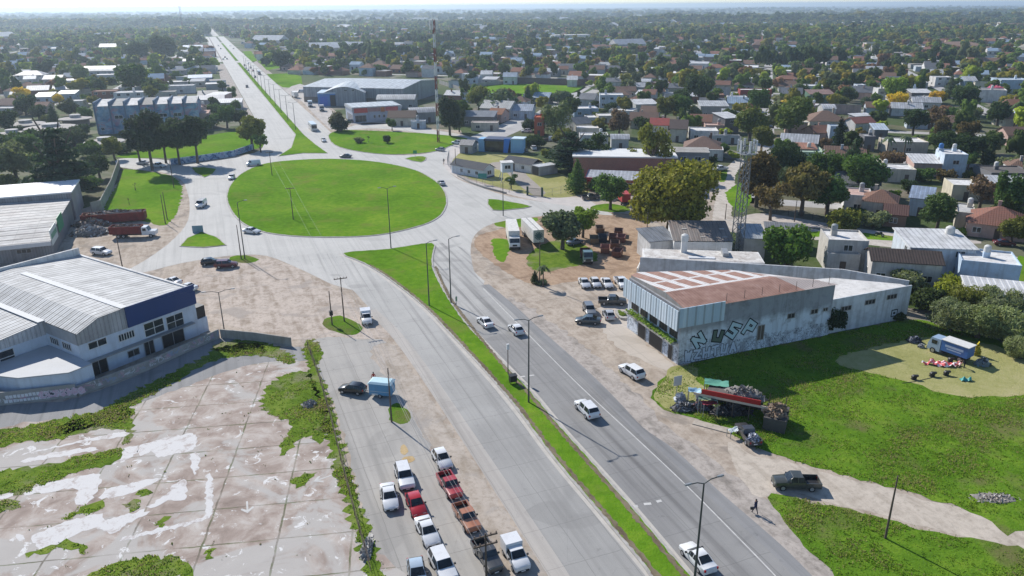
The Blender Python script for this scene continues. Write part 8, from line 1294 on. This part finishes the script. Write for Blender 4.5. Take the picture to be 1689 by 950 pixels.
for x, y, yw, c, s in lots:
    if not lookup_ok(x, y): continue
    wd = woods(x, y); 
    if rs.random() < (.8 if wd < 1.0 else .25):
        w, d = rs.uniform(7, 12), rs.uniform(7, 10.5)
        if clear_of(x, y, 6, HC, .9) and clear_of(x, y, 4, TCX, .8):
            h = rs.choice((3, 3.1, 3.3, 3.6, 5.6 if rs.random() < .5 else 3.2)); cand_h.append((y, x, w, d, h, yw + rs.gauss(0, .04), rs.choice(PAL_R), rs.choice(PAL_W)))
    for _ in range(rs.choice((1, 2, 2, 3) if y < 420 else (1, 2, 3, 3)) if wd < 1.0 else rs.choice((3, 4, 5))):
        a = rs.uniform(0, 6.28); q = rs.uniform(5.5, 15); tx, ty = x + q * math.cos(a), y + q * math.sin(a)
        if not lookup_ok(tx, ty): continue
        kd, cl = rs.choice(TK); 
        if rs.random() < .009: kd, cl = 'round', YEL
        r = abs(rs.gauss(3.0, .9)) + (1.2 if wd > 1.0 else 0) + .8
        if kd == 'bush': r *= .75
        if kd == 'tall': r *= .72
        if kd == 'cone': r *= .6
        if clear_of(tx, ty, r, HC, .72) and clear_of(tx, ty, r, TCX, .6): cand_t.append((ty, tx, r, kd, cl))
def hides(x, y, r, z):
    if y > 560: return False
    px, py = proj((x, y, z)); rp = r * FPX / depth(Vector((x, y, z)))
    return any(y < s[3] and abs(px - s[0]) < rp + s[2] * s[4] and -rp * .7 < py - s[1] < rp + 4 for s in SEEN)
cand_t = [q for q in cand_t if not (hides(q[1], q[0], q[2], q[2] * 1.3) and rs.random() < .8)]
for hx, hy, hr in HOUSES:
    if 110 < hy < 520:
        for _ in range(3):
            a = rs.uniform(-.4, 3.5); q = hr + rs.uniform(.5, 5); tx, ty = hx + q * math.cos(a), hy + q * math.sin(a); r = rs.uniform(1.3, 2.9); kd, cl = rs.choice((('bush', MID), ('bush', DARK), ('round', MID), ('ball', DARK), ('bush', OLIVE), ('round', OLIVE), ('bush', LIME)))
            if lookup_ok(tx, ty) and clear_of(tx, ty, r, HC, .8) and clear_of(tx, ty, r, TCX, .5) and not hides(tx, ty, r, r): cand_t.append((ty, tx, r, kd, cl))
cand_h.sort(key=lambda q: q[0]); cand_t.sort(key=lambda q: q[0])
N_H, N_T = 180, 205
for y, x, w, d, h, yw, (rc, rf, rl), (wc, wl) in cand_h[:N_H]:
    house_at(x, y, w, d, h, yw, rf, wc, rc, None, group='houses of the suburb', auto=('house', ('two storey ' if h > 5 else '') + (rl if rl.split()[0] == wl else rl + ' ' + wl if 'white' not in rl else rl + (' ' + wl + '-walled' if wl != 'white' else '')) + ' house'))
for y, x, r, kd, cl in cand_t[:N_T]:
    tree_at(x, y, r, '%s.%d' % (kd, rs.randrange(3) + 40), cl, None, 'garden trees of the suburb', auto=('tree', ('large ' if r > 4.4 else 'small ' if r < 3 else '') + CW[cl] + {'round': ' round-crowned tree', 'tall': ' tall tree', 'ball': ' ball-shaped tree', 'open': ' loose-crowned tree', 'bush': ' bushy shrub', 'cone': ' pointed conifer'}[kd]))
# ---- everything farther: too many to count, one object of trees and one of houses
def tpl_tree(seed, nq, nl, size, lat=4, lon=6):
    rg = np.random.default_rng(seed); lb = rlobes(seed, nl, 1.0, 1.2, .95); V = np.zeros((0, 3)); F = np.zeros((0, 4), int); T = np.zeros(0)
    for l in lb:
        v, f = blob(rg, l[:3], [q * .86 for q in l[3:6]], lat, lon, .13); F = np.r_[F, f + len(V)]; V = np.r_[V, v]; T = np.r_[T, np.full(len(f), .42)]
    if nq:
        ids = rg.integers(0, len(lb), nq); u = rg.normal(0, 1, (nq, 3)); u /= np.linalg.norm(u, axis=1)[:, None]; L = np.array(lb)
        v, f = leaf_quads(rg, L[ids, :3] + L[ids, 3:6] * u * rg.uniform(.82, 1.05, (nq, 1)), u, size); F = np.r_[F, f + len(V)]; V = np.r_[V, v]; T = np.r_[T, np.clip(rg.normal(.5, .2, nq), 0, 1)]
    return V, F, T
def scatter(items, tpls, acc):
    """items: x, y, r, zscale, colour"""
    by = {}
    for i, it in enumerate(items): by.setdefault(i % len(tpls), []).append(it)
    for k_, its in by.items():
        V, F, T = tpls[k_]; A = np.array([q[:4] for q in its]); n = len(A); th = rgS.uniform(0, 6.28, n); c, s = np.cos(th), np.sin(th)
        X = (V[None, :, 0] * c[:, None] - V[None, :, 1] * s[:, None]) * A[:, 2:3] + A[:, 0:1]; Y = (V[None, :, 0] * s[:, None] + V[None, :, 1] * c[:, None]) * A[:, 2:3] + A[:, 1:2]; Z = V[None, :, 2] * (A[:, 2] * A[:, 3])[:, None]
        base = acc['n']; acc['V'].append(np.stack([X, Y, Z], 2).reshape(-1, 3)); acc['F'].append((F[None] + (np.arange(n) * len(V))[:, None, None]).reshape(-1, 4) + base); acc['n'] += n * len(V)
        col = np.array([q[4] for q in its]) * [1.3, 1.12, .95] * rgS.uniform(.8, 1.2, (n, 1)); acc['C'].append((col[:, None, :] * (1.5 + 2.1 * T)[None, :, None]).reshape(-1, 3))
acc = {'V': [], 'F': [], 'C': [], 'n': 0}
ZS = {'round': 1.0, 'tall': 1.55, 'ball': .8, 'open': 1.05, 'bush': .6, 'cone': 1.3}
rest = [(x, y, r, ZS[kd] * rs.uniform(.85, 1.2), cl if cl != YEL else (.15, .135, .03)) for y, x, r, kd, cl in cand_t[N_T:]]
scatter([q for q in rest if q[1] < 560], [tpl_tree(s, 220, 7, .10, 5, 7) for s in range(6)], acc)
scatter([q for q in rest if 560 <= q[1] < 1000], [tpl_tree(s + 10, 70, 5, .16) for s in range(6)], acc)
scatter([q for q in rest if q[1] >= 1000], [tpl_tree(s + 20, 22, 4, .24, 4, 5) for s in range(6)], acc)
cl_i = []
for _ in range(16000):
    y = 1900 + 5600 * rs.random() ** 1.6; x = rs.uniform(-.75, .75) * y
    if banned(np.array([x]), np.array([y]))[0]: continue
    wd = woods(x * .6, y * .6); 
    if rs.random() < .35 + .3 * wd: cl_i.append((x, y, rs.uniform(7, 15) * (1.25 if wd > 1 else 1), rs.uniform(.42, .75), rs.choice((DARK, DARK, MID, GREY, OLIVE))))
scatter(cl_i, [tpl_tree(s + 30, 16, 5, .2, 3, 6) for s in range(6)], acc)
belt = []
for k_ in range(46):                                  # tall shelter belts: darker rows standing above the roofs
    y = rs.uniform(480, 2600); x = rs.uniform(-.7, .7) * y; a = rs.choice((-18, 72, 17, 107)); a = R_(a); n = rs.randrange(6, 22)
    for i in range(n):
        q = (x + math.cos(a) * i * 7 + rs.gauss(0, 2), y + math.sin(a) * i * 7 + rs.gauss(0, 2))
        if lookup_ok(*q) and clear_of(q[0], q[1], 5, HC, .7): belt.append((*q, rs.uniform(4, 6.5), rs.uniform(1.1, 1.6), rs.choice((DARK, DARK, CEDAR, GREY))))
for s_ in range(1140, 3000, 9):
    for sg_ in (-1, 1):
        q = av(s_, sg_ * rs.uniform(9, 20)); belt.append((q.x, q.y, rs.uniform(4, 7), rs.uniform(1, 1.5), rs.choice((DARK, MID, GREY))))
scatter(belt, [tpl_tree(s + 40, 60, 6, .17) for s in range(5)], acc)
MT['far_leaf'] = MT['tuft']
o = obj('distant_trees', np_mesh('distant_trees', np.concatenate(acc['V']), np.concatenate(acc['F']), MT['far_leaf'], None, np.concatenate(acc['C']))); o['kind'] = 'stuff'; o['label'] = 'mass of trees filling the hazy suburb to the horizon'
# far houses
VV, FF, CC, nb = [], [], [], 0
def far_house(x, y, w, d, h, yw, rc, rf, wc):
    global nb
    c, s = math.cos(yw), math.sin(yw); W, D = w / 2, d / 2; r = h + (d * .26 if rf in ('gable', 'hip') else d * .12 if rf == 'mono' else .3); e = .3
    v = [(-W, -D, 0), (W, -D, 0), (W, D, 0), (-W, D, 0), (-W, -D, h), (W, -D, h), (W, D, h), (-W, D, h)]; f = [(0, 1, 5, 4), (1, 2, 6, 5), (2, 3, 7, 6), (3, 0, 4, 7)]; cc = [wc] * 4
    b = len(v)
    if rf in ('gable', 'hip'):
        k_ = W + e if rf == 'gable' else max(.3, W - D * .9); v += [(-W - e, -D - e, h - .1), (W + e, -D - e, h - .1), (W + e, D + e, h - .1), (-W - e, D + e, h - .1), (-k_, 0, r), (k_, 0, r)]
        f += [(b, b + 1, b + 5, b + 4), (b + 2, b + 3, b + 4, b + 5), (b + 1, b + 2, b + 5, b + 5), (b + 3, b, b + 4, b + 4)]; cc += [rc, rc] + ([rc, rc] if rf == 'hip' else [wc, wc])
    else:
        z0, z1 = (h + .25, h + .25) if rf == 'flat' else (h + .1, r); v += [(-W - e, -D - e, z0), (W + e, -D - e, z0), (W + e, D + e, z1), (-W - e, D + e, z1)]; f += [(b, b + 1, b + 2, b + 3), (4, 5, b + 1, b), (6, 7, b + 3, b + 2)]; cc += [rc, wc, wc]
    for i in range(2):
        xx = -W + w * (.28 + .44 * i); b = len(v); v += [(xx - .7, -D - .03, h * .3), (xx + .7, -D - .03, h * .3), (xx + .7, -D - .03, h * .68), (xx - .7, -D - .03, h * .68)]; f += [(b, b + 1, b + 2, b + 3)]; cc += [(.04, .045, .05)]
    VV.append([(x + px * c - py * s, y + px * s + py * c, pz) for px, py, pz in v]); FF.append([tuple(q + nb for q in ff) for ff in f]); CC.append(cc); nb += len(v)
for y, x, w, d, h, yw, (rc, rf, rl), (wc, wl) in cand_h[N_H:]:
    if rs.random() < (1 if y < 1400 else .6): far_house(x, y, w, d, h, yw, rc, rf, wc)
for _ in range(90):
    y = rs.uniform(700, 3200); x = rs.uniform(-.72, .72) * y
    if lookup_ok(x, y): far_house(x, y, rs.uniform(22, 55), rs.uniform(14, 26), rs.uniform(5, 9), R_(rs.choice((-18, 72, 17))), rs.choice((WR, ZNC, WR, (.4, .42, .45), BRN)), rs.choice(('flat', 'mono', 'gable')), rs.choice((WHT, LGR, CREAM)))
kk = Nt('far_house_paint', .9, .15); c = kk.attr('leafcol'); c = kk.mix(kk.ramp(kk.noise(kk.pos(), .3, 5, .65), [(.4, 0.), (.75, .45)]), c, (.15, .13, .12)); kk.fin(c)
me = bpy.data.meshes.new('distant_houses'); me.from_pydata([p for q in VV for p in q], [], [tuple(dict.fromkeys(f)) for q in FF for f in q]); me.materials.append(kk.mat)
at_ = me.attributes.new('leafcol', 'FLOAT_COLOR', 'FACE'); at_.data.foreach_set('color', np.array([(*c_, 1) for q in CC for c_ in q], np.float32).ravel()); o = obj('distant_houses', me); o['kind'] = 'stuff'; o['label'] = 'roofs and walls of far houses among the trees'
# ================================================================ HAZE
mb = MB(); mb.add([(x, y, z) for z in (-1, 62) for x, y in ((-15000, -900), (15000, -900), (15000, 17000), (-15000, 17000))], [(3, 2, 1, 0), (4, 5, 6, 7), (0, 1, 5, 4), (1, 2, 6, 5), (2, 3, 7, 6), (3, 0, 4, 7)])
hz = bpy.data.materials.new('haze'); hz.use_nodes = True; t_ = hz.node_tree; t_.nodes.remove(t_.nodes['Principled BSDF']); pv = t_.nodes.new('ShaderNodeVolumePrincipled'); pv.inputs['Color'].default_value = (.70, .85, 1.0, 1); pv.inputs['Density'].default_value = HAZE; pv.inputs['Anisotropy'].default_value = .45
t_.links.new(pv.outputs[0], t_.nodes['Material Output'].inputs['Volume']); o = mb.build('haze', [hz]); o['kind'] = 'stuff'
# ================================================================ LABELS FOR THE SUBURB
LM = [(1639, 150, 'pink blossoming tree'), (1480, 166, 'larger golden tree'), (1545, 160, 'orange-gold tree'), (1668, 131, 'large pale blue building'), (1360, 193, 'biggest brown tile roof'), (1352, 152, 'green sheet-metal shed'), (1383, 232, 'black cypress'), (1232, 240, 'lattice tower head'), (1245, 148, 'dark red painted house'), (1088, 201, 'salmon-red roof'), (1008, 156, 'blue-walled house'), (917, 192, 'weeping willow'), (880, 152, 'sports field'), (716, 60, 'mast top'), (718, 120, 'mast middle'), (620, 132, 'largest grey warehouse'), (560, 100, 'field by the warehouse'), (462, 98, 'big round avenue tree'), (240, 190, 'blue mural block'), (172, 114, 'big white curved-roof hall'), (37, 154, 'golden tree on the left'), (95, 268, 'massive cedar'), (60, 92, 'far left green field'), (268, 75, 'dark avenue tree clump'), (302, 40, 'distant dark mast'), (1570, 252, 'blue-tank house'), (1648, 356, 'red-brown tiled house'), (1302, 404, 'dense round tree'), (1110, 320, 'huge olive tree'), (1155, 142, 'tree above the brick house'), (1475, 143, 'light green rounded tree'), (985, 112, 'brown tall gable'), (1160, 110, 'small bright lawn'), (824, 174, 'grey-green gabled house'), (1060, 240, 'salmon brick hall')]
pend = {}
for t, (ct, look) in AUTO:
    x, y = proj((t.location.x, t.location.y, 3)); ds = sorted(LM, key=lambda l: (l[0] - x) ** 2 + ((l[1] - y) * 2.2) ** 2)[0]; dx, dy = x - ds[0], (y - ds[1]) * 2.2
    rel = ('far ' if abs(dx) > 60 else '') + 'right of' if dx > abs(dy) else ('far ' if abs(dx) > 60 else '') + 'left of' if -dx > abs(dy) else 'beyond' if dy < 0 else 'in front of'
    pend.setdefault('%s %s the %s' % (look.replace('hipped brown', 'hipped'), rel, ds[2]), []).append((x, t))
OR = 'leftmost,second from the left,third from the left,fourth from the left,fifth from the left,sixth from the left,seventh from the left,eighth from the left,ninth from the left,tenth from the left'.split(',')
for lab, its in pend.items():
    its.sort(key=lambda q: q[0])
    for i, (x, t) in enumerate(its): t['label'] = lab if len(its) == 1 else (lab + ', ' + ('leftmost' if i == 0 else 'rightmost') if len(its) == 2 else lab + ', ' + (OR[min(i, 9)] if i < len(its) - 1 else 'rightmost'))
for t, _ in AUTO:
    for a in (' sloping-roofed', ' sheet-roofed', ' two storey', '-walled', ' far'):
        if len(t['label'].replace('-', ' ').split()) > 16: t['label'] = t['label'].replace(a, '')
